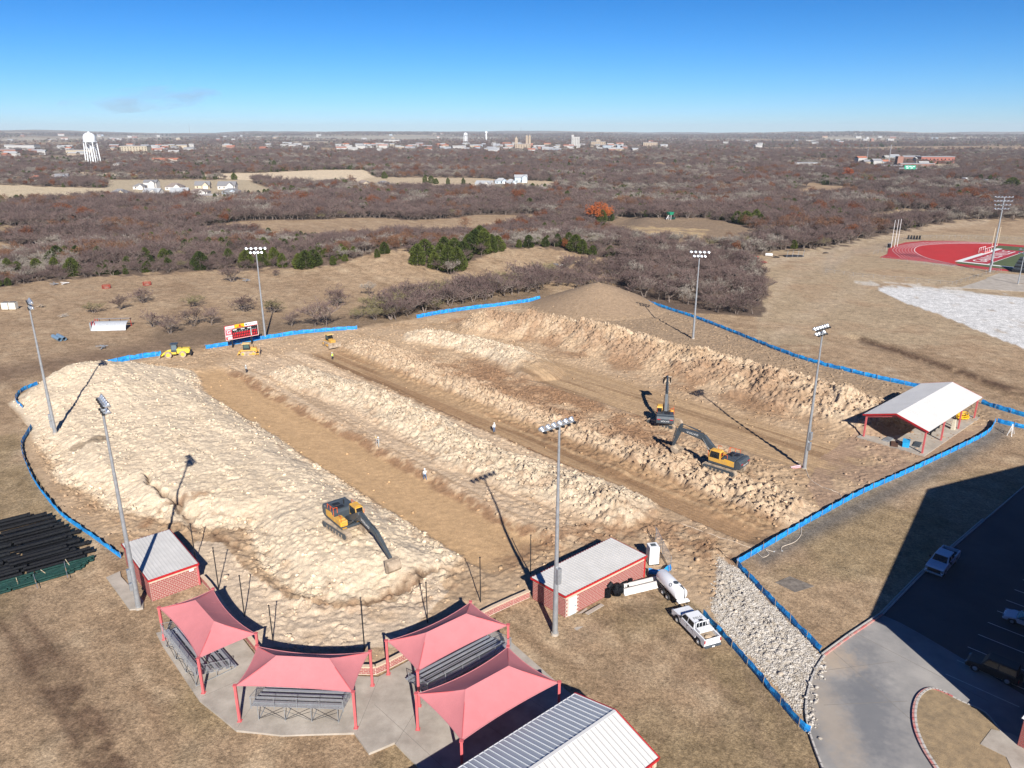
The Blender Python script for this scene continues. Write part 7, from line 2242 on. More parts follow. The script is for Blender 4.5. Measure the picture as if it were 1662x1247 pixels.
# ------------------------------------------------------------------ gymnasium to the right of the frame (its corner shows, its shade fills the parking lot)
def gym():
    d1 = Vector((.76, .65, 0)).normalized(); d2 = Vector((.65, -.76, 0)).normalized()
    B = Vector((43.6, 51.6, 0))
    t = thing('gymnasium', 'tall red block gymnasium whose pillars just enter at the lower right corner', 'building', tuple(B), math.atan2(d1.y, d1.x))
    W = 64.6; D = 60; ze = 10.9; zr = 16.9
    # local: x along gable wall, y = negative of d2
    mb = MB(); mb.box(0, -D, 0, W, 0, ze); mb.add([(0, 0, ze), (W, 0, ze), (W / 2, 0, zr), (0, -D, ze), (W, -D, ze), (W / 2, -D, zr)], [(0, 1, 2), (3, 5, 4), (0, 2, 5, 3), (1, 4, 5, 2)])
    mb.build('wall', M_BRICK2, t)
    for a, b in ((-.5, ze - .1), (W + .5, ze - .1)):
        mb = MB(); mb.add([(a, .5, b + .1), (W / 2, .5, zr + .12), (W / 2, -D - .5, zr + .12), (a, -D - .5, b + .1), (a, .5, b + .3), (W / 2, .5, zr + .32), (W / 2, -D - .5, zr + .32), (a, -D - .5, b + .3)],
                          [(0, 1, 2, 3), (7, 6, 5, 4), (0, 4, 5, 1), (1, 5, 6, 2), (2, 6, 7, 3), (3, 7, 4, 0)]); mb.build('roof', M_GREYROOF, t)
    # pillar with a pale cap at the corner, block courses on the camera side
    O = (-.55, -.9)
    mb = MB(); mb.box(-.62, -.78, 0, -.02, -.12, 3.3); p = mb.build('pillar', M_MORT, t)
    br = Bricks(t)
    c = [(-.64, -.10), (-.64, -.80), (0, -.80), (0, -.10)]
    for a, b in ((c[0], c[1]), (c[1], c[2])): br.wall(a, b, .15, 3.1, L=.35, h=.2)
    br.wall((0, -1.2), (0, -6.0), .15, 3.1, L=.4, h=.2); br.done()
    mb = MB(); mb.box(-.78, -.95, 3.1, .06, .05, 3.35, .08, .08); mb.build('pillar_cap', M_WHITE, t)
    mb = MB(); mb.box(-.10, -1.1, 0, .0, -.84, 3.3); mb.build('downpipe', M_WHITE, t)
gym()

# ------------------------------------------------------------------ scoreboard
def scoreboard():
    a = Vector((*g0(371, 560), 0)); b = Vector((*g0(421, 551), 0))
    u = Vector((b.x - a.x, b.y - a.y, 0)).normalized()
    # posts at px 378,566 and 411,560
    p1 = Vector((*g0(379, 565), 0)); p2 = Vector((*g0(410, 559), 0)); u = (p2 - p1).normalized()
    c = (p1 + p2) / 2
    t = thing('scoreboard', 'red and black baseball scoreboard on two dark posts behind the blue fence', 'scoreboard', tuple(c), math.atan2(u.y, u.x))
    W = 8.3; x0 = -W / 2 + .1; x1 = W / 2 + .1; z0 = 2.1; z1 = 5.6
    WH = M_WHITE; RD = mat('signal_red', (.55, .02, .03), .5, var=.08); BK = mat('board_black', (.012, .013, .015), .5)
    mb = MB(); mb.box(x0, 0, z0, x1, .25, z1 + .0); mb.build('cabinet', RD, t)
    def pan(nm, xa, za, xb, zb, m, y=.0, par=t, th=.03):
        m_ = MB(); m_.box(xa, y - th, za, xb, y - .002, zb); return m_.build(nm, m, par)
    pan('inning_panel', x0 + 1.7, z0 + .25, x1 - .1, z0 + 2.6, BK)
    # header
    pan('header_panel', x0 + .1, z1 - .75, x0 + 2.4, z1 - .08, WH)
    yp = pan('sponsor_panel', x0 + 2.5, z1 - .85, x0 + 4.95, z1 + .05, mat('sign_yellow', (.80, .42, .01), .5, var=.15, vscale=.6))
    m_ = MB(); m_.tube((x0 + 3.8, -.035, z1 - .3), (x0 + 3.8, -.05, z1 - .3), .26, n=12); m_.box(x0 + 3.0, -.05, z1 - .75, x0 + 4.6, -.034, z1 - .58); m_.build('print', RD, yp)
    wp = pan('header_panel', x0 + 5.0, z1 - .75, x1 - .05, z1 + .05, WH)
    m_ = MB(); m_.box(x0 + 5.2, -.05, z1 - .55, x0 + 5.6, -.034, z1 - .15)
    for k in range(3): m_.box(x0 + 5.8 + k * .3, -.05, z1 - .5, x0 + 6.0 + k * .3, -.034, z1 - .25)
    m_.build('print', M_GREY, wp)
    m_ = MB()
    for k in range(2): m_.box(x0 + .3, -.05, z1 - .35 - .22 * k, x0 + 2.1, -.034, z1 - .27 - .22 * k)
    m_.build('print', M_GREY, t)
    pan('count_panel', x0 + 1.7, z0 + 2.05, x1 - .1, z0 + 2.6, BK, -.03)
    for s_, x in (('BALL', x0 + 2.4), ('STRIKE', x0 + 4.4), ('OUT', x0 + 6.1)):
        pan('lettering_plate', x - .45, z0 + 2.16, x + .45, z0 + 2.42, WH, -.065)
        text_obj('lettering', s_, .26, BK, t, axes((x, -.10, z0 + 2.29), (1, 0, 0), (0, 0, 1)), .004)
    text_obj('innings_numbers', '1  2  3  4  5  6  7  8  9', .30, WH, t, axes((x0 + 3.95, -.04, z0 + 1.82), (1, 0, 0), (0, 0, 1)), .004, 1.25)
    text_obj('totals_letters', 'R   H   E', .30, WH, t, axes((x0 + 7.25, -.04, z0 + 1.82), (1, 0, 0), (0, 0, 1)), .004)
    for r in range(2):
        for k in range(10):
            x = x0 + 1.95 + k * .44; z = z0 + .45 + r * .68
            m_ = MB(); m_.box(x, -.045, z, x + .26, -.031, z + .50); m_.build('digit_window', RD, t)
        for k in range(3):
            x = x0 + 6.75 + k * .45; z = z0 + .45 + r * .68
            m_ = MB(); m_.box(x, -.045, z, x + .26, -.031, z + .50); m_.build('digit_window', RD, t)
    pan('divider', x0 + 6.35, z0 + .25, x0 + 6.43, z0 + 2.0, WH, -.03); pan('divider', x0 + 6.5, z0 + .25, x0 + 6.56, z0 + 2.0, WH, -.03)
    g_ = pan('emblem_panel', x0 + .12, z0 + 1.25, x0 + 1.62, z0 + 2.6, mat('rose_panel', (.60, .14, .17), .5))
    text_obj('emblem', 'G', 1.25, WH, g_, axes((x0 + .87, -.045, z0 + 1.92), (1, 0, 0), (0, 0, 1)), .006, 1.15)
    pan('team_panel', x0 + .12, z0 + .85, x0 + 1.62, z0 + 1.2, WH); pan('team_panel', x0 + .5, z0 + .2, x0 + 1.62, z0 + .7, WH)
    text_obj('lettering', 'HOME', .26, RD, t, axes((x0 + .87, -.05, z0 + 1.02), (1, 0, 0), (0, 0, 1)), .004); text_obj('lettering', 'GUEST', .24, RD, t, axes((x0 + 1.06, -.05, z0 + .45), (1, 0, 0), (0, 0, 1)), .004)
    for s_ in ((x0, z0, x1, z0 + .07), (x0, z1 - 1.0, x1, z1 - .93)): pan('trim', *s_, WH, -.0, th=.06)
    for x in (x0 - .01, x1 - .06): pan('trim', x, z0, x + .08, z1 - .9, WH, -.0, th=.06)
    L = (p2 - p1).length
    for x in (-L / 2, L / 2):
        m_ = MB(); m_.box(x - .13, .26, -.3, x + .13, .52, z1 - .6); m_.build('post', M_DARK, t)
scoreboard()

# ------------------------------------------------------------------ things lying in the pasture
def half_pipes():
    c = Vector((*g0(178, 537), 0)); u = Vector((1, .11, 0)).normalized()
    t = thing('curved_steel_shelter', 'pale arched steel sheet shelter standing open in the pasture', 'shelter', (*g0(180, 535), 0), math.atan2(u.y, u.x))
    L = 8.6
    def sheetc(nm, y0, z0, r, a0, a1, m, x0=-L / 2, x1=L / 2, par=t):
        n = 12; V = []; F = []
        for i in range(n + 1):
            a = a0 + (a1 - a0) * i / n
            for x in (x0, x1):
                for rr_ in (r, r - .06): V.append((x, y0 + rr_ * math.cos(a), z0 + rr_ * math.sin(a)))
        for i in range(n):
            k = i * 4
            F += [(k, k + 4, k + 6, k + 2), (k + 1, k + 3, k + 7, k + 5), (k, k + 1, k + 5, k + 4), (k + 2, k + 6, k + 7, k + 3)]
        m_ = MB(); m_.add(V, F); return m_.build(nm, m, par)
    sheetc('front_sheet', 1.2, -.9, 2.9, R(80), R(160), mat('pale_grey_sheet', (.52, .54, .56), .5, metal=.3, var=.15))
    sheetc('rear_sheet', 2.2, -.6, 3.1, R(58), R(96), mat('dull_grey_sheet', (.36, .33, .32), .6, var=.15))
    m_ = MB()
    for x in (-L / 2 - .1, -L / 2 + .5): m_.box(x, -.6, 0, x + .12, -.4, 2.4); m_.box(x, 1.6, 0, x + .12, 1.8, 2.6)
    for x in (-4, -1.4, 1.4, 4): m_.box(x, 3.3, 0, x + .12, 3.42, 2.1)
    m_.build('post', M_RED, t)
    m_ = MB(); m_.box(-L / 2 - .55, -.9, 0, -L / 2 - .2, 1.4, 2.1); m_.build('end_panel', M_GALV, t)
half_pipes()
for i, dx in enumerate((-.55, .55)):
    x, y = g0(96, 551)
    u = Vector((.86, -.80, 0)).normalized(); n_ = Vector((.68, .73, 0))
    q = thing('culvert_pipe', ('left' if i == 0 else 'right') + ' one of two blue grey corrugated culverts in the left pasture', 'culvert', (x + n_.x * dx, y + n_.y * dx, .5), math.atan2(u.y, u.x))
    m_ = MB(); m_.M = Matrix.Rotation(R(90), 4, 'Y'); m_.lathe([(.40, -2.2), (.44, -2.6)] + [(.5 if k % 2 else .47, -2.6 + k * .2) for k in range(27)] + [(.44, 2.6), (.40, 2.0)], 14); m_.build('shell', mat('blue_grey_steel', (.20, .31, .42), .45, metal=.3), q)
    m_ = MB(); m_.M = Matrix.Rotation(R(90), 4, 'Y'); m_.lathe([(.51, 2.45), (.53, 2.5), (.51, 2.55)], 14); m_.build('band', M_GALV, q)
for i, (px, lab) in enumerate(((11, 'left white steel bin at the far left edge of the pasture'), (23, 'right white steel bin at the far left edge of the pasture'))):
    x, y = g0(px, 503); q = thing('white_bin', lab, 'storage bin', (x, y, Hs(x, y)), .05)
    m_ = MB(); m_.box(-.95, -.8, .1, .95, .8, 2.1); m_.build('body', mat('cream_white_paint', (.66, .62, .52), .6), q, bevel=.03)
    m_ = MB(); m_.box(-.85, -.7, 2.1, .85, .7, 2.16); m_.build('lid', M_GREY, q)
for i, (px, py, lab) in enumerate(((173, 468, 'left red round feeder in the far pasture'), (239, 463, 'right red round feeder in the far pasture'))):
    x, y, z = G(px, py); q = thing('hay_feeder', lab, 'hay feeder', (x, y, z))
    m_ = MB()
    for zz in (.15, .6, 1.1): m_.path([(1.3 * math.cos(k * .3927), 1.3 * math.sin(k * .3927), zz) for k in range(17)], .06, 5)
    for k in range(16): m_.tube((1.3 * math.cos(k * .3927), 1.3 * math.sin(k * .3927), 0), (1.3 * math.cos(k * .3927), 1.3 * math.sin(k * .3927), 1.1), .04, n=4)
    m_.build('rails', mat('feeder_red', (.36, .03, .02), .6), q); m_ = MB(); m_.sphere((0, 0, .1), .9, 10, 6, .5, 0); m_.build('hay', M_DUST, q)
def quad_animal(label, loc, rz, coat, head_down=True):
    t = thing('cow', label, 'cow', loc, rz)
    V = []; E_ = []; Rr = []
    def v(x, y, z, r): V.append((x, y, z)); Rr.append(r); return len(V) - 1
    a = v(-.75, 0, 1.12, .30); b = v(-.2, 0, 1.08, .38); c = v(.4, 0, 1.08, .36); d = v(.72, 0, 1.16, .26); n = v(1.0, 0, 1.02 if head_down else 1.3, .17)
    h0 = v(1.3, 0, .62 if head_down else 1.45, .14); h1 = v(1.48, 0, .34 if head_down else 1.38, .09)
    E_ += [(b, a), (b, c), (c, d), (d, n), (n, h0), (h0, h1)]
    for s_ in (-1, 1):
        k = v(.5, s_ * .2, .75, .12); k2 = v(.54, s_ * .2, .40, .07); k3 = v(.52, s_ * .2, .04, .06); E_ += [(c, k), (k, k2), (k2, k3)]
        k = v(-.7, s_ * .2, .78, .15); k2 = v(-.62, s_ * .21, .62, .11); kh = v(-.84, s_ * .21, .40, .06); k3 = v(-.78, s_ * .21, .04, .055); E_ += [(a, k), (k, k2), (k2, kh), (kh, k3)]
    me = bpy.data.meshes.new('sk'); me.from_pydata(V, E_, []); o = bpy.data.objects.new('body', me); COL.objects.link(o)
    o.modifiers.new('s', 'SKIN'); 
    for i, q in enumerate(o.data.skin_vertices[0].data): q.radius = (Rr[i], Rr[i]); q.use_root = (i == 1)
    sb = o.modifiers.new('u', 'SUBSURF'); sb.levels = 1
    m2 = bpy.data.meshes.new_from_object(o.evaluated_get(bpy.context.evaluated_depsgraph_get())); bpy.data.objects.remove(o)
    m2.materials.clear(); m2.materials.append(coat)
    put('body', m2, t)
    m_ = MB(); m_.tube((-1.02, 0, 1.2), (-1.12, 0, .55), .03, .015, 5); m_.build('tail', coat, t)
    m_ = MB()
    for s_ in (-1, 1): m_.add([(1.2, s_ * .12, .76 if head_down else 1.55), (1.2, s_ * .32, .80 if head_down else 1.6), (1.28, s_ * .14, .70 if head_down else 1.48)], [(0, 1, 2), (2, 1, 0)])
    m_.build('ear', coat, t)
x, y, z = G(903, 434); quad_animal('grey cow standing on the far pasture beside the white one', (x, y, z), 2.9, mat('grey_hide', (.13, .15, .17), .8), False)
x, y, z = G(914, 434); quad_animal('white cow grazing on the far pasture beside the grey one', (x, y, z), -2.8, mat('white_hide', (.68, .64, .58), .8))
# scraps in the left pasture
def junk(px, py, label, kind, seed, m):
    rr = random.Random(seed); x, y, z = G(px, py)
    t = thing(kind, label, 'scrap', (x, y, z), rr.uniform(0, 3))
    for i in range(4):
        m_ = MB(); m_.M = Matrix.Rotation(rr.uniform(0, 3), 4, 'Z') @ Matrix.Rotation(rr.uniform(-.3, .3), 4, 'X')
        m_.bar((-1.3, rr.uniform(-.5, .5), .3 + .1 * i), (1.3, rr.uniform(-.5, .5), .25 + .2 * i), .25, .1); m_.build('piece', m, t)
junk(66, 499, 'small heap of timber and metal right of the white bins', 'scrap_heap', 3, M_DUST)
junk(103, 515, 'pale broken slabs on the ground above the blue grey culverts', 'broken_slabs', 4, M_CONC)
junk(88, 463, 'grey scrap pile near the woods at left', 'scrap_pile', 5, M_GALV)
junk(106, 462, 'white appliance like scrap near the woods at left', 'white_scrap', 6, M_WHITE)
junk(166, 566, 'grey wire panel with a diagonal post by the loader', 'wire_panel', 7, M_GALV)
junk(400, 457, 'fallen grey branches beneath the dark spreading bare tree', 'brush_pile', 8, M_GALV)
junk(1226, 419, 'red implement lying by the green container', 'red_implement', 9, M_RED)
junk(1240, 427, 'small red frame on the slope below the green container', 'red_scrap', 10, M_RED)
junk(1340, 412, 'small black trailer frame on the slope', 'black_frame', 11, M_DARK)
junk(1260, 419, 'dark ring shaped scrap between the container and the lean to', 'dark_scrap', 12, M_DARK)
x, y, z = G(1217, 426); q = thing('green_container', 'pale green open steel container beside the thicket', 'container', (x, y, z), .1)
m_ = MB(); m_.box(-2.4, -1.2, 0, 2.4, -1.1, 2.2); m_.box(-2.4, 1.1, 0, 2.4, 1.2, 2.2); m_.box(-2.4, -1.1, 0, -2.3, 1.1, 2.2); m_.box(2.3, -1.1, 0, 2.4, 1.1, 2.2); m_.build('wall', mat('pale_green_paint', (.28, .50, .38), .6, var=.3), q)
m_ = MB(); m_.box(-2.3, -1.1, .05, 2.3, 1.1, .12); m_.build('floor', M_DARK, q)
x, y, z = G(1248, 416); q = thing('white_tank', 'small white tank lying by the woods right of the green container', 'tank', (x, y, z + .6), -.4)
m_ = MB(); m_.tube((-1.4, 0, 0), (1.4, 0, 0), .6, n=14); m_.build('shell', M_WHITE, q); m_ = MB(); m_.box(-1, -.5, -.7, 1, .5, -.4); m_.build('cradle', M_DARK, q)
x, y, z = G(1288, 417); q = thing('lean_to_shelter', 'dark open frame shelter with tilted pale posts at the top of the slope', 'shelter', (x, y, z), .12)
m_ = MB()
for k in range(4): m_.bar((-3.6 + 2.4 * k, -1.0, 0), (-3.2 + 2.4 * k, -1.0, 3.0), .12, .12)
m_.build('post', M_GALV, q); m_ = MB(); m_.box(-4, -1.0, 0, 4, 1.4, .5); m_.build('base', M_DARK, q); m_ = MB(); m_.add([(-4.2, -1.3, 2.9), (4.2, -1.3, 3.1), (4.2, 1.6, 2.2), (-4.2, 1.6, 2.1)], [(0, 1, 2, 3)]); m_.build('roof', M_GREY, q)
x, y, z = G(1087, 357); q = thing('screening_machine', 'green screening machine standing on the far brown hill', 'machine', (x, y, z), .5)
m_ = MB(); m_.box(-1.2, -1.2, 3.0, 1.4, 1.2, 4.6, -.5, -.3); m_.build('hopper', mat('machine_green', (.01, .22, .12), .5), q)
m_ = MB(); m_.bar((-2.6, 0, .5), (-.6, 0, 3.4), .3, .3); m_.bar((0, -.9, 0), (.1, -.9, 3), .2, .2); m_.bar((0, .9, 0), (.1, .9, 3), .2, .2); m_.build('leg', M_WHITE, q)
m_ = MB(); m_.box(.6, -1, .3, 3.4, 1, 1.5); m_.build('engine_box', M_GRN, q)

# ------------------------------------------------------------------ running track and football field
def stadium():
    # field frame: end zone corners seen in the photograph
    T = lambda px, py: Vector((*g0(px, py), 0))
    redm = mat('track_red', (.36, .028, .030), .85, var=.1, vscale=.1); red2 = mat('end_red', (.42, .020, .018), .85, var=.08, vscale=.1)
    grn = mat('turf_green', (.075, .10, .035), .9, var=.15, vscale=.3); wl = mat('field_white', (.66, .66, .64), .8)
    out = gl([(1428, 418), (1440, 413), (1442, 404), (1452, 399), (1470, 394), (1500, 391.5), (1540, 391.5), (1600, 394), (1662, 399)]) + [(300, 375), (300, 262), (226, 266), g0(1662, 442), g0(1600, 438), g0(1500, 425)]
    sheet('running_track', ccw(out), .12, redm, thick=.6)
    inn = smooth(gl([(1555, 431), (1510, 421), (1490, 413), (1484, 406), (1492, 400), (1520, 397), (1560, 396), (1610, 396.5), (1662, 401)]), 5) + [(300, 362), (300, 280)]
    sheet('track_infield', ccw(inn), .128, red2, thick=.3)
    # lane lines: arcs
    for k in range(8):
        f = k / 8
        L1 = [(1555 - 45 * f * .2, 431 + 3 * f), (1510 - 40 * f, 421 + 3 * f), (1490 - 38 * f, 413 + 1.5 * f), (1484 - 40 * f, 406 - .5 * f), (1492 - 32 * f, 400 - 1.5 * f), (1520 - 30 * f, 397 - 3 * f), (1560 - 20 * f, 396 - 3.6 * f), (1610, 396.5 - 2.5 * f)]
        P = smooth(gl(L1), 5); m_ = MB()
        for a, b in zip(P[:-1], P[1:]): m_.bar((a[0], a[1], .134), (b[0], b[1], .134), .13 if k else .3, .008)
        m_.build('lane_line', wl, kind='structure')
    A, B, C_, D = T(1566, 425), T(1632, 401), T(1700, 411), T(1662, 438)
    g = gl([(1549, 428), (1622, 399), (1662, 402)]) + [(300, 355), (300, 276), g0(1662, 441)]
    sheet('football_turf', ccw(g), .136, grn, thick=.3)
    e = gl([(1562, 425), (1634, 402.5), (1666, 406)]) ; e2 = gl([(1612, 430)])
    u = (Vector((*e[1], 0)) - Vector((*e[0], 0))).normalized()
    v_ = Vector((u.y, -u.x, 0))
    O = Vector((*e[0], 0)); Lz = 49.0
    def Rr(a, b, c, d, z, m, nm): return sheet(nm, ccw([tuple((O + u * x + v_ * y)[:2]) for x, y in ((a, b), (c, b), (c, d), (a, d))]), z, m, thick=.2)
    Rr(-2.2, -2.2, Lz + 2, 0, .142, wl, 'field_border'); Rr(-2.2, 0, 0, 100, .1425, wl, 'field_border')
    Rr(.0, 0, Lz, 9.1, .1445, redm if False else mat('end_zone_red', (.34, .022, .035), .85, var=.1), 'end_zone')
    for k in range(1, 8): Rr(0, 9.1 * k, Lz, 9.1 * k + .25, .150, wl, 'yard_line')
    me = text_obj('end_zone_lettering', 'GAINESVILLE', 7.2, wl, None, axes(tuple(O + u * (Lz / 2) + v_ * 4.6 + Vector((0, 0, .152))), tuple(u), tuple(-v_)), .004, 1.02); me['kind'] = 'structure'
    # goal posts
    c = O + u * (Lz / 2) + v_ * (-2.5)
    c = Vector((*g0(1612, 411), 0))
    q = thing('goal_post', 'white football goal post standing at the end zone', 'goal post', tuple(c), math.atan2(u.y, u.x))
    ym = mat('pale_yellow_paint', (.72, .60, .42), .5)
    m_ = MB(); m_.tube((0, 0, 0), (0, 0, 3.05), .14); m_.build('base_post', M_WHITE, q)
    m_ = MB(); m_.tube((-3.6, 0, 3.05), (3.6, 0, 3.05), .10); m_.build('crossbar', M_WHITE, q)
    for s_ in (-1, 1):
        m_ = MB(); m_.tube((s_ * 3.6, 0, 3.0), (s_ * 3.6, 0, 11.0), .09); m_.build('upright', ym, q)
    q = thing('landing_mat_cage', 'white and red cage beneath the goal post', 'cage', tuple(c + u * -1 + v_ * -3.0), math.atan2(u.y, u.x))
    m_ = MB()
    for x in (-4, -1.5, 1.5, 4):
        for y in (-1.2, 1.2): m_.tube((x, y, 0), (x, y, 2.2), .08, n=6)
    for y in (-1.2, 1.2): m_.tube((-4, y, 2.2), (4, y, 2.2), .08, n=6)
    m_.build('frame', M_WHITE, q); m_ = MB(); m_.box(-3.8, -1.1, 0, 3.8, 1.1, .8); m_.build('mat', mat('mat_red', (.45, .05, .05), .7), q)
    for i, px in enumerate((1446, 1451.5, 1456)):
        x, y = g0(px, 403 - i * 1.2); h = 12.5
        q = thing('white_mast', ('leftmost', 'middle', 'rightmost')[i] + ' of the three thin white masts at the end of the running track', 'pole', (x, y, 0))
        m_ = MB(); m_.tube((0, 0, 0), (0, 0, h), .10, .08, 8); m_.build('mast', M_WHITE, q); m_ = MB(); m_.tube((0, 0, 0), (0, 0, .4), .25, n=8); m_.build('footing', M_CONC, q)
    x, y = g0(1443, 402); q = thing('dark_box', 'small black box at the foot of the white masts', 'box', (x, y, 0), .3); m_ = MB(); m_.box(-.7, -.5, 0, .7, .5, 1.6); m_.build('body', M_DARK, q); m_ = MB(); m_.box(-.8, -.6, 1.6, .8, .6, 1.7); m_.build('lid', M_GREY, q)
    for i in range(5):
        x, y = g0(1474 + i * 4.6, 388.5 + i * .1)
        q = thing('blocking_sled', 'one of five small black sleds in a row beyond the track', 'sled', (x, y, 0), .4, 'row of black sleds'); m_ = MB(); m_.box(-.35, -.35, .3, .35, .35, 1.9, .08, .08); m_.build('pad', M_DARK, q); m_ = MB(); m_.box(-.5, -.8, 0, .5, .8, .14); m_.build('skid', M_GREY, q)
    linkfence('low chain link fence curving round the end of the running track', gl([(1418, 413), (1438, 409), (1440, 401), (1448, 396), (1468, 390), (1500, 387.5), (1560, 387), (1620, 389.5), (1662, 392)]), 1.5, pitch=3.2, mesh_n=1.6)
    linkfence('long chain link fence between the running track and the slope', gl([(1432, 421), (1500, 430), (1560, 438), (1600, 443), (1622, 440)]), 1.3, pitch=3.5, mesh_n=1.6)
    linkfence('chain link fence along the concrete path below the stadium pole', gl([(1340, 442), (1400, 450), (1470, 456), (1545, 463), (1600, 447), (1625, 441)]), 1.2, pitch=3.5, mesh_n=1.6)
    sheet('concrete_path', ccw(gl([(1540, 467), (1562, 466), (1605, 452), (1662, 462), (1662, 470)]) + [(215, 225), g0(1600, 470)]), .10, M_CONC, thick=.4)
    sheet('stadium_walk', ccw(gl([(1600, 452), (1622, 444), (1662, 447)]) + [(230, 262), (222, 240), g0(1662, 461)]), .115, M_CONC, thick=.4)
    x, y = g0(1668, 452)
    q = thing('stadium_stand', 'dark stadium seating block cut by the right edge of the frame', 'grandstand', (x + 21, y + 3, 0), math.atan2(u.y, u.x) - R(90))
    for k in range(8):
        m_ = MB(); m_.box(-20, -7 + k * 1.0, .0, 20, -6 + k * 1.0, 1 + k * .55); m_.build('tier', M_GREY if k % 2 else M_DARK, q)
stadium()

# ------------------------------------------------------------------ water towers
def tower(px, py, H, label, six=True, rt_=7.6, lean=0):
    x, y, z = G(px, py)
    t = thing('water_tower', label, 'water tower', (x, y, z), .3)
    wt = mat('tower_white', (.74, .76, .77), .45, var=.04, vscale=.1)
    r = rt_; zt = H - r * 1.55
    mb = MB(); mb.lathe([(.01, zt - r * .35), (r * .5, zt - r * .3), (r * .9, zt - .1 * r), (r, zt + .05 * r), (r, zt + .65 * r), (r * .97, zt + .85 * r), (r * .8, zt + 1.2 * r), (r * .5, zt + 1.42 * r), (.15 * r, zt + 1.52 * r), (.01, zt + 1.55 * r)], 28); mb.build('tank', wt, t, smooth=True)
    mb = MB(); mb.lathe([(.01, zt + 1.53 * r), (.12 * r, zt + 1.54 * r), (.12 * r, zt + 1.66 * r), (.01, zt + 1.70 * r)], 10); mb.build('vent', wt, t)
    n = 6
    for i in range(n):
        a = 2 * math.pi * i / n
        mb = MB(); mb.tube((r * 1.16 * math.cos(a), r * 1.16 * math.sin(a), 0), (r * 1.0 * math.cos(a), r * 1.0 * math.sin(a), zt + .1 * r), .62 * r / 7.6, .55 * r / 7.6, 10); mb.build('leg', wt, t)
    mb = MB(); mb.tube((0, 0, 0), (0, 0, zt - r * .3), .13 * r, .13 * r, 12); mb.build('riser', wt, t)
    mb = MB()
    for z_ in (zt * .36, zt * .70):
        k = 1.16 - .16 * z_ / zt
        mb.path([(r * k * math.cos(2 * math.pi * i / n), r * k * math.sin(2 * math.pi * i / n), z_) for i in range(n + 1)], .22, 6)
    for i in range(n):
        a, b = 2 * math.pi * i / n, 2 * math.pi * (i + 1) / n
        for z0, z1 in ((0, .36), (.36, .7), (.7, 1)):
            k0, k1 = 1.16 - .16 * z0, 1.16 - .16 * z1
            mb.tube((r * k0 * math.cos(a), r * k0 * math.sin(a), zt * z0), (r * k1 * math.cos(b), r * k1 * math.sin(b), zt * z1), .07, n=4); mb.tube((r * k0 * math.cos(b), r * k0 * math.sin(b), zt * z0), (r * k1 * math.cos(a), r * k1 * math.sin(a), zt * z1), .07, n=4)
    mb.build('bracing', wt, t)
    mb = MB(); mb.path([(r * 1.06 * math.cos(a * .3491), r * 1.06 * math.sin(a * .3491), zt + 1.0) for a in range(19)], .12, 5); mb.lathe([(r, zt - .1), (r * 1.1, zt - .1), (r * 1.1, zt + .12), (r, zt + .12)], 24); mb.build('catwalk', wt, t)
# big one: 152,265 base, 50 m
x, y, z = G(152, 266)
tower(152, 266, 49, 'large white water tower on six legs at the left of the horizon', rt_=9.6)

def far_tower(px, py, d, H, label):
    k = d / math.hypot(*g0(px, 300)); u = Vector((*g0(px, 300), 0)).normalized()
    x, y = u.x * d, u.y * d; z = Hs(x, y)
    t = thing('far_water_tower', label, 'water tower', (x, y, z))
    wt = mat('tower_white', (.74, .76, .77))
    mb = MB(); mb.sphere((0, 0, H - 7), 8.5, 14, 8, .8); mb.build('tank', wt, t)
    mb = MB(); mb.tube((0, 0, 0), (0, 0, H - 10), 4.5 if 'column' in label else 2.4, n=12)
    if 'column' not in label:
        for i in range(6): a = i * 1.047; mb.tube((9 * math.cos(a), 9 * math.sin(a), 0), (8 * math.cos(a), 8 * math.sin(a), H - 8), .8, n=6)
    mb.build('support', wt, t)
far_tower(757, 222, 3600, 44, 'small white water tower on the horizon left of the other distant one')
far_tower(790, 219, 4800, 52, 'small white column water tower on the horizon above town')

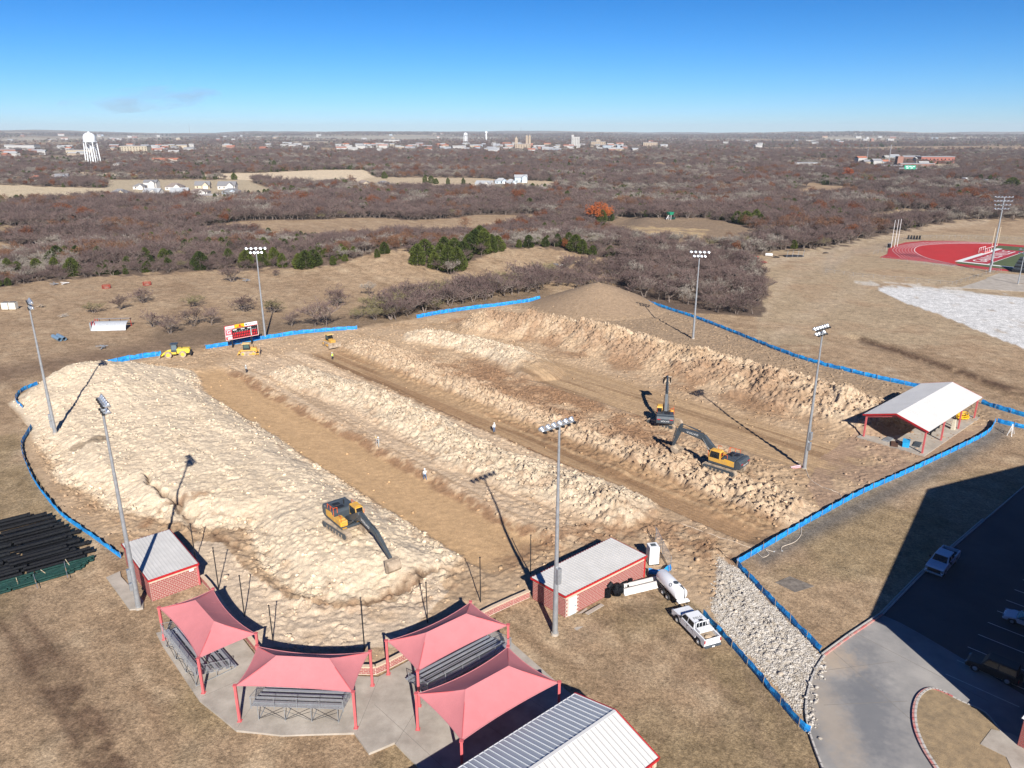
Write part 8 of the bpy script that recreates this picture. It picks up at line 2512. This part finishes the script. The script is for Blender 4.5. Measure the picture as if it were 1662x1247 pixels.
# ------------------------------------------------------------------ houses and town
SH = [mat('shingle_grey', (.20, .195, .20), .9, var=.15), mat('shingle_brown', (.22, .18, .16), .9, var=.15), mat('shingle_pale', (.34, .35, .36), .9, var=.1), mat('tile_rust', (.40, .15, .09), .9)]
WL = [mat('siding_white', (.55, .53, .50), .8), mat('siding_cream', (.52, .44, .32), .8), mat('siding_blue_grey', (.40, .47, .53), .8), mat('brick_far', (.42, .20, .15), .85), mat('stucco_tan', (.55, .47, .38), .85)]
def house(px, py, W, D, h, rh, wall, roof, label, az=0.0, gable=False, name='house', cat='house', wing=True, windows=True, group=None, dist=None):
    if dist is None: x, y, z = G(px, py)
    else:
        u = Vector((*g0(px, 300), 0)).normalized(); x, y = u.x * dist, u.y * dist; z = Hs(x, y)
    t = thing(name, label, cat, (x, y, z), az, group)
    mb = MB(); mb.box(-W / 2, -D / 2, -.6, W / 2, D / 2, h)
    if gable: mb.add([(-W / 2, -D / 2, h), (-W / 2, D / 2, h), (-W / 2, 0, h + rh), (W / 2, -D / 2, h), (W / 2, D / 2, h), (W / 2, 0, h + rh)], [(0, 2, 1), (3, 4, 5)])
    mb.build('wall', wall, t)
    o = .5; mb = MB()
    if rh > 0:
        if gable: mb.add([(-W / 2 - o, -D / 2 - o, h - .1), (W / 2 + o, -D / 2 - o, h - .1), (W / 2 + o, 0, h + rh), (-W / 2 - o, 0, h + rh), (-W / 2 - o, D / 2 + o, h - .1), (W / 2 + o, D / 2 + o, h - .1)], [(0, 1, 2, 3), (3, 2, 5, 4)])
        else:
            k = min(D / 2, W / 2) * .95
            mb.add([(-W / 2 - o, -D / 2 - o, h), (W / 2 + o, -D / 2 - o, h), (W / 2 + o, D / 2 + o, h), (-W / 2 - o, D / 2 + o, h), (-W / 2 + k, 0, h + rh), (W / 2 - k, 0, h + rh)], [(0, 1, 5, 4), (1, 2, 5), (2, 3, 4, 5), (3, 0, 4), (0, 3, 2, 1)])
    else: mb.box(-W / 2 - .3, -D / 2 - .3, h, W / 2 + .3, D / 2 + .3, h + .5)
    r = mb.build('roof', roof, t)
    if wing and rh > 0:
        w_ = W * .4; mb = MB(); mb.box(W * .05, -D / 2 - 3, -.5, W * .05 + w_, -D / 2, h)
        mb.add([(W * .05, -D / 2 - 3, h), (W * .05 + w_, -D / 2 - 3, h), (W * .05 + w_ / 2, -D / 2 - 3, h + rh * .75)], [(0, 1, 2)]); mb.build('wing', wall, t)
        mb = MB(); xx = W * .05; mb.add([(xx - .4, -D / 2 - 3.4, h - .1), (xx + w_ / 2, -D / 2 - 3.4, h + rh * .78), (xx + w_ / 2, 0, h + rh * .78), (xx - .4, 0, h - .1), (xx + w_ + .4, -D / 2 - 3.4, h - .1), (xx + w_ + .4, 0, h - .1)], [(0, 1, 2, 3), (1, 4, 5, 2)]); mb.build('wing_roof', roof, t)
        mb = MB(); mb.box(xx + .6, -D / 2 - 3.06, 0, xx + w_ - .6, -D / 2 - 3.01, 2.3); mb.build('garage_door', M_GLASS if W % 2 > 1 else M_WHITE, t)
    if windows:
        n = max(2, int(W / 4))
        for fl in range(max(1, int(h / 3))):
            for i in range(n):
                xx = -W / 2 + W * (i + .5) / n
                mb = MB(); mb.box(xx - .55, -D / 2 - .05, 1.0 + fl * 3, xx + .55, -D / 2 - .01, 2.3 + fl * 3); mb.build('window', M_GLASS, t)
    return t
HS = [(196, 318, 15, 12, 2.9, 3.4, 1, 0, 'grey hip roofed house, leftmost in the row of new houses', 0.1, False),
      (228, 307, 11, 9, 2.9, 2.6, 0, 0, 'small house with dark garage behind the chimney house', .1, False),
      (247, 305, 13, 9, 5.6, 2.4, 0, 0, 'tall two storey white house with chimney in the housing row', .0, True),
      (250, 317, 15, 10, 3.0, 3.4, 0, 2, 'white gabled house in front of the two storey one', -.1, True),
      (285, 308, 16, 12, 3.0, 3.6, 0, 1, 'white house with broad brown hip roof, fourth along the row', .1, False),
      (293, 317, 15, 11, 3.0, 3.8, 2, 2, 'pale blue house with blue grey gable near the wooden fence', .2, True),
      (330, 306, 14, 10, 3.2, 4.0, 1, 0, 'cream gabled house in the middle of the row', .2, True),
      (325, 316, 17, 10, 2.9, 2.6, 0, 1, 'long low brown roofed house in the front of the row', .0, False),
      (370, 307, 17, 12, 3.4, 4.2, 0, 0, 'largest grey roofed house at the right end of the row', .1, True),
      (376, 315, 15, 10, 2.8, 2.6, 2, 0, 'pale blue house with open dark garage at the right end', .0, False),
      (787, 303, 18, 11, 3.0, 3.2, 0, 2, 'white garage fronted house in the central clearing', -.3, True),
      (813, 298, 14, 10, 3.0, 3.0, 2, 2, 'pale blue house just right of the white garage fronted one', .1, False),
      (829, 300, 12, 10, 3.0, 3.0, 2, 2, 'small blue grey house between two taller houses', .1, False),
      (845, 296, 14, 10, 5.8, 2.6, 2, 2, 'two storey blue house at the right of the central clearing', .1, True),
      (884, 309, 14, 10, 3.0, 3.2, 0, 1, 'white house half hidden by bare trees right of the blue ones', .2, False),
      (590, 302, 15, 11, 3.0, 3.0, 1, 1, 'low brown roofed house left of the central clearing', .1, False),
      (622, 303, 14, 10, 3.0, 3.0, 4, 0, 'dark roofed house at the left of the central clearing', .1, False),
      (60, 293, 12, 9, 3.0, 2.4, 3, 3, 'rust roofed house among trees at far left', .1, False),
      (92, 290, 11, 9, 3.0, 2.4, 4, 1, 'tan farmhouse left of the big water tower', .1, False),
      (102, 293, 13, 9, 4.0, 3.5, 2, 0, 'dark barn with pale blue gables below the big water tower', .3, True),
      (196, 269, 20, 9, 3.0, 1.5, 0, 2, 'long white shed right of the big water tower', .0, False),
      (270, 264, 46, 14, 5.0, 2.6, 4, 3, 'long building with rust red roof between the water tower and the sandy field', -.1, True)]
for (px, py, W, D, h, rh, wi, ri, lab, az, gb) in HS:
    house(px, py, W, D, h, rh, WL[wi], SH[ri], lab, az, gb)
x, y, z = G(247, 307); 
q = thing('wooden_fence', 'long low grey wooden fence in front of the row of houses', 'fence', (*g0(300, 320), Hs(*g0(300, 320))), .0)
a = Vector(G(262, 320)); b = Vector(G(356, 317.5)); c = Vector(q.location)
for i in range(24):
    p = a.lerp(b, i / 24); p2 = a.lerp(b, (i + 1) / 24); m_ = MB(); m_.bar(tuple(p - c + Vector((0, 0, .7))), tuple(p2 - c + Vector((0, 0, .7))), .08, 1.9); m_.build('panel', M_GALV if False else mat('weathered_boards', (.24, .23, .24), .9), q)

TW = mat('town_white', (.40, .39, .37), .7); TG = mat('town_grey', (.28, .28, .29), .7)
WL = [mat('far_white', (.42, .41, .39), .8), mat('far_cream', (.40, .34, .25), .8), mat('far_blue_grey', (.30, .35, .39), .8), mat('far_brick', (.27, .14, .105), .85), mat('far_tan', (.34, .27, .20), .85)]
rt2 = random.Random(8)
# landmark buildings
def block(px, dist, W, D, H, m, label, name='town_building', towers=(), windows=0, az=0.0):
    u = Vector((*g0(px, 300), 0)).normalized(); x, y = u.x * dist, u.y * dist; z = Hs(x, y)
    t = thing(name, label, 'building', (x, y, z), az)
    mb = MB(); mb.box(-W / 2, -D / 2, -3, W / 2, D / 2, H); mb.build('wall', m, t)
    mb = MB(); mb.box(-W / 2 - .4, -D / 2 - .4, H, W / 2 + .4, D / 2 + .4, H + .8); mb.build('roof', TG, t)
    for (a, b, w_, h_, spire) in towers:
        mb = MB(); mb.box(a - w_ / 2, b - w_ / 2, H, a + w_ / 2, b + w_ / 2, h_)
        mb.build('tower', m, t)
        if spire: mb = MB(); mb.add([(a - w_ / 2, b - w_ / 2, h_), (a + w_ / 2, b - w_ / 2, h_), (a + w_ / 2, b + w_ / 2, h_), (a - w_ / 2, b + w_ / 2, h_), (a, b, h_ + spire)], [(0, 1, 4), (1, 2, 4), (2, 3, 4), (3, 0, 4)]); mb.build('spire', m, t)
    if windows:
        for f in range(int(H / 4)):
            for i in range(windows):
                xx = -W / 2 + W * (i + .5) / windows; mb = MB(); mb.box(xx - .9, -D / 2 - .1, f * 4 + 1.2, xx + .9, -D / 2 - .02, f * 4 + 3.2); mb.build('window', M_GLASS, t)
    return t
block(848, 2250, 44, 26, 17, WL[4], 'tan courthouse with twin towers in the middle of town', 'courthouse', ((-18, 0, 8, 30, 8), (12, -4, 6, 38, 4), (20, -4, 6, 38, 4)), 6)
block(932, 2500, 26, 20, 34, TW, 'tall white tower block right of the courthouse', 'tower_block', ((-9, 0, 8, 40, 0),), 5)
block(968, 2700, 50, 20, 17, WL[4], 'broad tan building right of the white tower block', 'town_building', ((0, 0, 14, 23, 3),), 7)
block(1051, 2700, 48, 18, 15, WL[4], 'tan flat building further right of the tower block', 'town_building', (), 6)
block(230, 2100, 62, 24, 17, WL[1], 'cream block with flat roof right of the big water tower', 'town_building', ((-30, 0, 14, 14.5, 0),), 9)
block(142, 2000, 60, 20, 11, WL[1], 'low cream building left of the big water tower', 'town_building', (), 8)
block(1478, 1250, 48, 20, 7, WL[3], 'red brick school wing with pale annex at right', 'school_building', ((-22, 0, 8, 17, 0),), 8)
block(1510, 1500, 56, 20, 10, mat('school_red', (.30, .11, .08), .8), 'taller red brick school block behind the wing', 'school_building', (), 9)
block(1449, 1200, 44, 20, 6, WL[4], 'low pale building left of the brick school', 'school_building', (), 5)
block(1302, 1250, 34, 14, 6, WL[0], 'flat white roofed shed among the right hand woods', 'shed', (), 0)
block(1330, 1150, 26, 12, 6, WL[2], 'blue grey shed with louvred front right of the white one', 'shed', (), 6)
block(640, 3600, 70, 40, 13, TW, 'broad white warehouse far beyond the woods', 'warehouse', (), 0)
block(50, 2650, 80, 30, 13, TW, 'long white warehouse at far left', 'warehouse', (), 0)
block(20, 2100, 60, 24, 12, WL[3], 'reddish flat building at far left', 'warehouse', (), 0)
# town houses and sheds too small to tell apart
def townlet(px0, px1, d0, d1, n, label, grp, reds=.12):
    for i in range(n):
        px = rt2.uniform(px0, px1); d = rt2.uniform(d0, d1)
        W = rt2.uniform(9, 24) * (1 + d / 7000); D = rt2.uniform(9, 14); H = rt2.uniform(5.5, 8) + d / 1400
        m = TW if rt2.random() < .55 else rt2.choice(WL[1:] if rt2.random() > reds else [WL[3]])
        u = Vector((*g0(px, 300), 0)).normalized(); x, y = u.x * d, u.y * d; z = Hs(x, y)
        t = thing('town_house', label, 'building', (x, y, z), rt2.uniform(-.4, .4), grp)
        mb = MB(); mb.box(-W / 2, -D / 2, -3, W / 2, D / 2, H); mb.build('wall', m, t)
        mb = MB(); o = .6; mb.add([(-W / 2 - o, -D / 2 - o, H), (W / 2 + o, -D / 2 - o, H), (W / 2 + o, 0, H + 2.6), (-W / 2 - o, 0, H + 2.6), (-W / 2 - o, D / 2 + o, H), (W / 2 + o, D / 2 + o, H)], [(0, 1, 2, 3), (3, 2, 5, 4)]); mb.build('roof', rt2.choice([TW, SH[2], TG, SH[3], SH[2]]), t)
townlet(0, 320, 1800, 3000, 40, 'small pale building among trees in the left part of town', 'small buildings in the left of town')
townlet(540, 790, 2000, 2900, 44, 'small white building in the left middle of town', 'small buildings in the left middle of town')
townlet(790, 1030, 1900, 2900, 50, 'small pale building around the courthouse', 'small buildings round the courthouse', .35)
townlet(320, 560, 2200, 3200, 10, 'scattered pale building left of the middle of town', 'scattered buildings left of town')
townlet(1010, 1400, 2500, 4500, 12, 'scattered pale building on the far right plain', 'scattered buildings on the right plain')
townlet(1380, 1500, 1250, 1600, 12, 'small white building near the brick school', 'small buildings near the school')
townlet(1300, 1662, 4500, 7000, 12, 'tiny pale building near the right horizon', 'tiny buildings near the right horizon')
townlet(0, 760, 4500, 8000, 30, 'tiny pale building near the left horizon', 'tiny buildings near the left horizon')
# masts
def mast(px, d, H, label, w_=.5):
    u = Vector((*g0(px, 300), 0)).normalized(); x, y = u.x * d, u.y * d
    t = thing('radio_mast', label, 'mast', (x, y, Hs(x, y)))
    mb = MB(); mb.tube((0, 0, 0), (0, 0, H), w_, w_ * .6, 5); mb.build('mast', TG, t); mb = MB()
    for k in range(4): mb.bar((-1.0, 0, H * (.5 + .12 * k)), (1.0, 0, H * (.5 + .12 * k)), .3, .3)
    mb.build('antenna', TG, t)
mast(319, 2300, 70, 'tall thin mast on the left horizon', .3); mast(228, 2300, 48, 'thin mast above the cream block', .4); mast(845, 2500, 62, 'thin mast beside the courthouse', .5); mast(265, 2600, 50, 'short mast right of the cream block', .5)
mast(1401, 1300, 28, 'light mast left of the brick school', .4); mast(1437, 1300, 32, 'lattice like mast close to the brick school', .8)

# ------------------------------------------------------------------ highway with green sign
def highway():
    P = [Vector(G(*p)) for p in ((1440, 287), (1500, 288.5), (1540, 293), (1600, 300), (1662, 309), (1740, 322))]
    pl = ccw([(p.x, p.y + 6) for p in P] + [(p.x, p.y - 8) for p in reversed(P)])
    m_ = MB(); m_.prism(pl, -6, max(p.z for p in P) + .4); o = m_.build('highway', mat('pale_asphalt', (.30, .295, .29), .9), kind='structure')
    z = max(p.z for p in P) + .4
    x, y = G(1475, 284)[:2]
    t = thing('highway_sign', 'green overhead road sign rising from the woods at right', 'road sign', (x, y, z), .0)
    gm = mat('sign_green', (.005, .34, .20), .5, var=.05)
    m_ = MB(); m_.box(-7, -.15, 6.5, 7, .15, 11.5); s_ = m_.build('sign_face', gm, t)
    m_ = MB()
    for a, b in ((-5.4, 10.2), (-1.2, 10.2), (3.0, 10.2), (-4.6, 8.4), (.8, 8.4)): m_.box(a, -.2, b - .5, a + 3.0, -.152, b + .4)
    m_.build('legend', M_WHITE, s_)
    m_ = MB()
    for a in (-13, 9): m_.tube((a, .4, -3), (a, .4, 8.5), .3, n=6)
    m_.bar((-13, .4, 8.2), (9, .4, 8.2), .5, .9); m_.build('gantry', M_GALV, t)
    for px, lab, m, L in ((1508, 'small white truck on the highway near the green sign', M_WHITE, 9), (1514, 'white van following the truck on the highway', M_WHITE, 6), (1567, 'white box truck in the middle of the highway', M_WHITE, 9), (1599, 'pale box truck at the right of the highway', WL[2], 9), (1494, 'red car on the highway right of the green sign', M_RED, 5)):
        k = min(range(len(P) - 1), key=lambda i: abs((1440, 1500, 1540, 1600, 1662)[i] - px)); 
        xs = [1440, 1500, 1540, 1600, 1662, 1740]; j = max(i for i in range(5) if xs[i] <= px); f = (px - xs[j]) / (xs[j + 1] - xs[j]); p = P[j].lerp(P[j + 1], f)
        d = (P[j + 1] - P[j])
        q = thing('truck' if L > 5 else 'car', lab, 'truck' if L > 5 else 'car', (p.x, p.y, z), math.atan2(d.y, d.x))
        m_ = MB(); m_.box(-L / 2, -1.25, .8, L / 2 - 2.4, 1.25, 3.6 if L > 6 else 2.0); m_.build('body', m, q)
        m_ = MB(); m_.box(L / 2 - 2.2, -1.15, .6, L / 2, 1.15, 2.7 if L > 6 else 1.5, .2, .1); m_.build('cab', m, q)
        m_ = MB()
        for a in (-L / 2 + 1, L / 2 - 1.2):
            for b in (-1.1, 1.1): m_.tube((a, b - .15, .5), (a, b + .15, .5), .5, n=10)
        m_.build('wheels', M_RUB, q)
highway()
for px, py, r, h, lab in ((265 + 35, 282, 6, 2.8, 'small pale mound at the left end of the sandy field'), (413, 279, 9, 2.6, 'broad pale mound in the sandy field')):
    x, y, z = G(px, py); t = thing('sand_mound', lab, 'mound', (x, y, z - .2)); m_ = MB(); m_.lathe([(r, 0), (r * .6, h * .55), (r * .2, h * .95), (.01, h)], 14); m_.build('sand', mat('pale_sand', (.58, .46, .32), .95), t, smooth=True)

# ------------------------------------------------------------------ haze
hz = bpy.data.materials.new('haze')
hz.use_nodes = True
n = hz.node_tree.nodes; n.clear()
pv = n.new('ShaderNodeVolumePrincipled'); pv.inputs['Density'].default_value = 6.0e-5; pv.inputs['Color'].default_value = (.80, .91, 1.0, 1); pv.inputs['Anisotropy'].default_value = 0.0
mo = n.new('ShaderNodeOutputMaterial'); hz.node_tree.links.new(pv.outputs[0], mo.inputs['Volume'])
m_ = MB(); m_.box(-16500, -16500, -16, 16500, 16500, 180); o = m_.build('haze', hz, kind='stuff')
o['label'] = 'thin blue air haze over the whole plain'; o['category'] = 'haze'

# faint smoke drifting above the left horizon
sm_ = bpy.data.materials.new('smoke'); sm_.use_nodes = True
n = sm_.node_tree.nodes; l = sm_.node_tree.links; n.clear()
tcs = n.new('ShaderNodeTexCoord'); mps = n.new('ShaderNodeMapping'); mps.inputs['Scale'].default_value = (.006, .004, .016)
nss = n.new('ShaderNodeTexNoise'); nss.inputs['Scale'].default_value = 1.0; nss.inputs['Detail'].default_value = 4
mrs = n.new('ShaderNodeMapRange'); mrs.inputs['From Min'].default_value = .46; mrs.inputs['From Max'].default_value = .75; mrs.inputs['To Max'].default_value = 3.2e-3
ves = n.new('ShaderNodeVolumePrincipled'); ves.inputs['Color'].default_value = (.60, .62, .68, 1)
mos = n.new('ShaderNodeOutputMaterial')
l.new(tcs.outputs['Object'], mps.inputs[0]); l.new(mps.outputs[0], nss.inputs['Vector']); l.new(nss.outputs['Fac'], mrs.inputs['Value']); l.new(mrs.outputs[0], ves.inputs['Density']); l.new(ves.outputs[0], mos.inputs['Volume'])
m_ = MB(); m_.sphere((0, 0, 0), 1, 20, 12); m_.v = [(a * 430, b * 150, c * 62 + a * 30) for a, b, c in m_.v]
o = m_.build('smoke_plume', sm_, kind='stuff'); o.location = (-1900, 4100, 205)
o['label'] = 'faint grey smoke drifting low above the left horizon'; o['category'] = 'smoke'
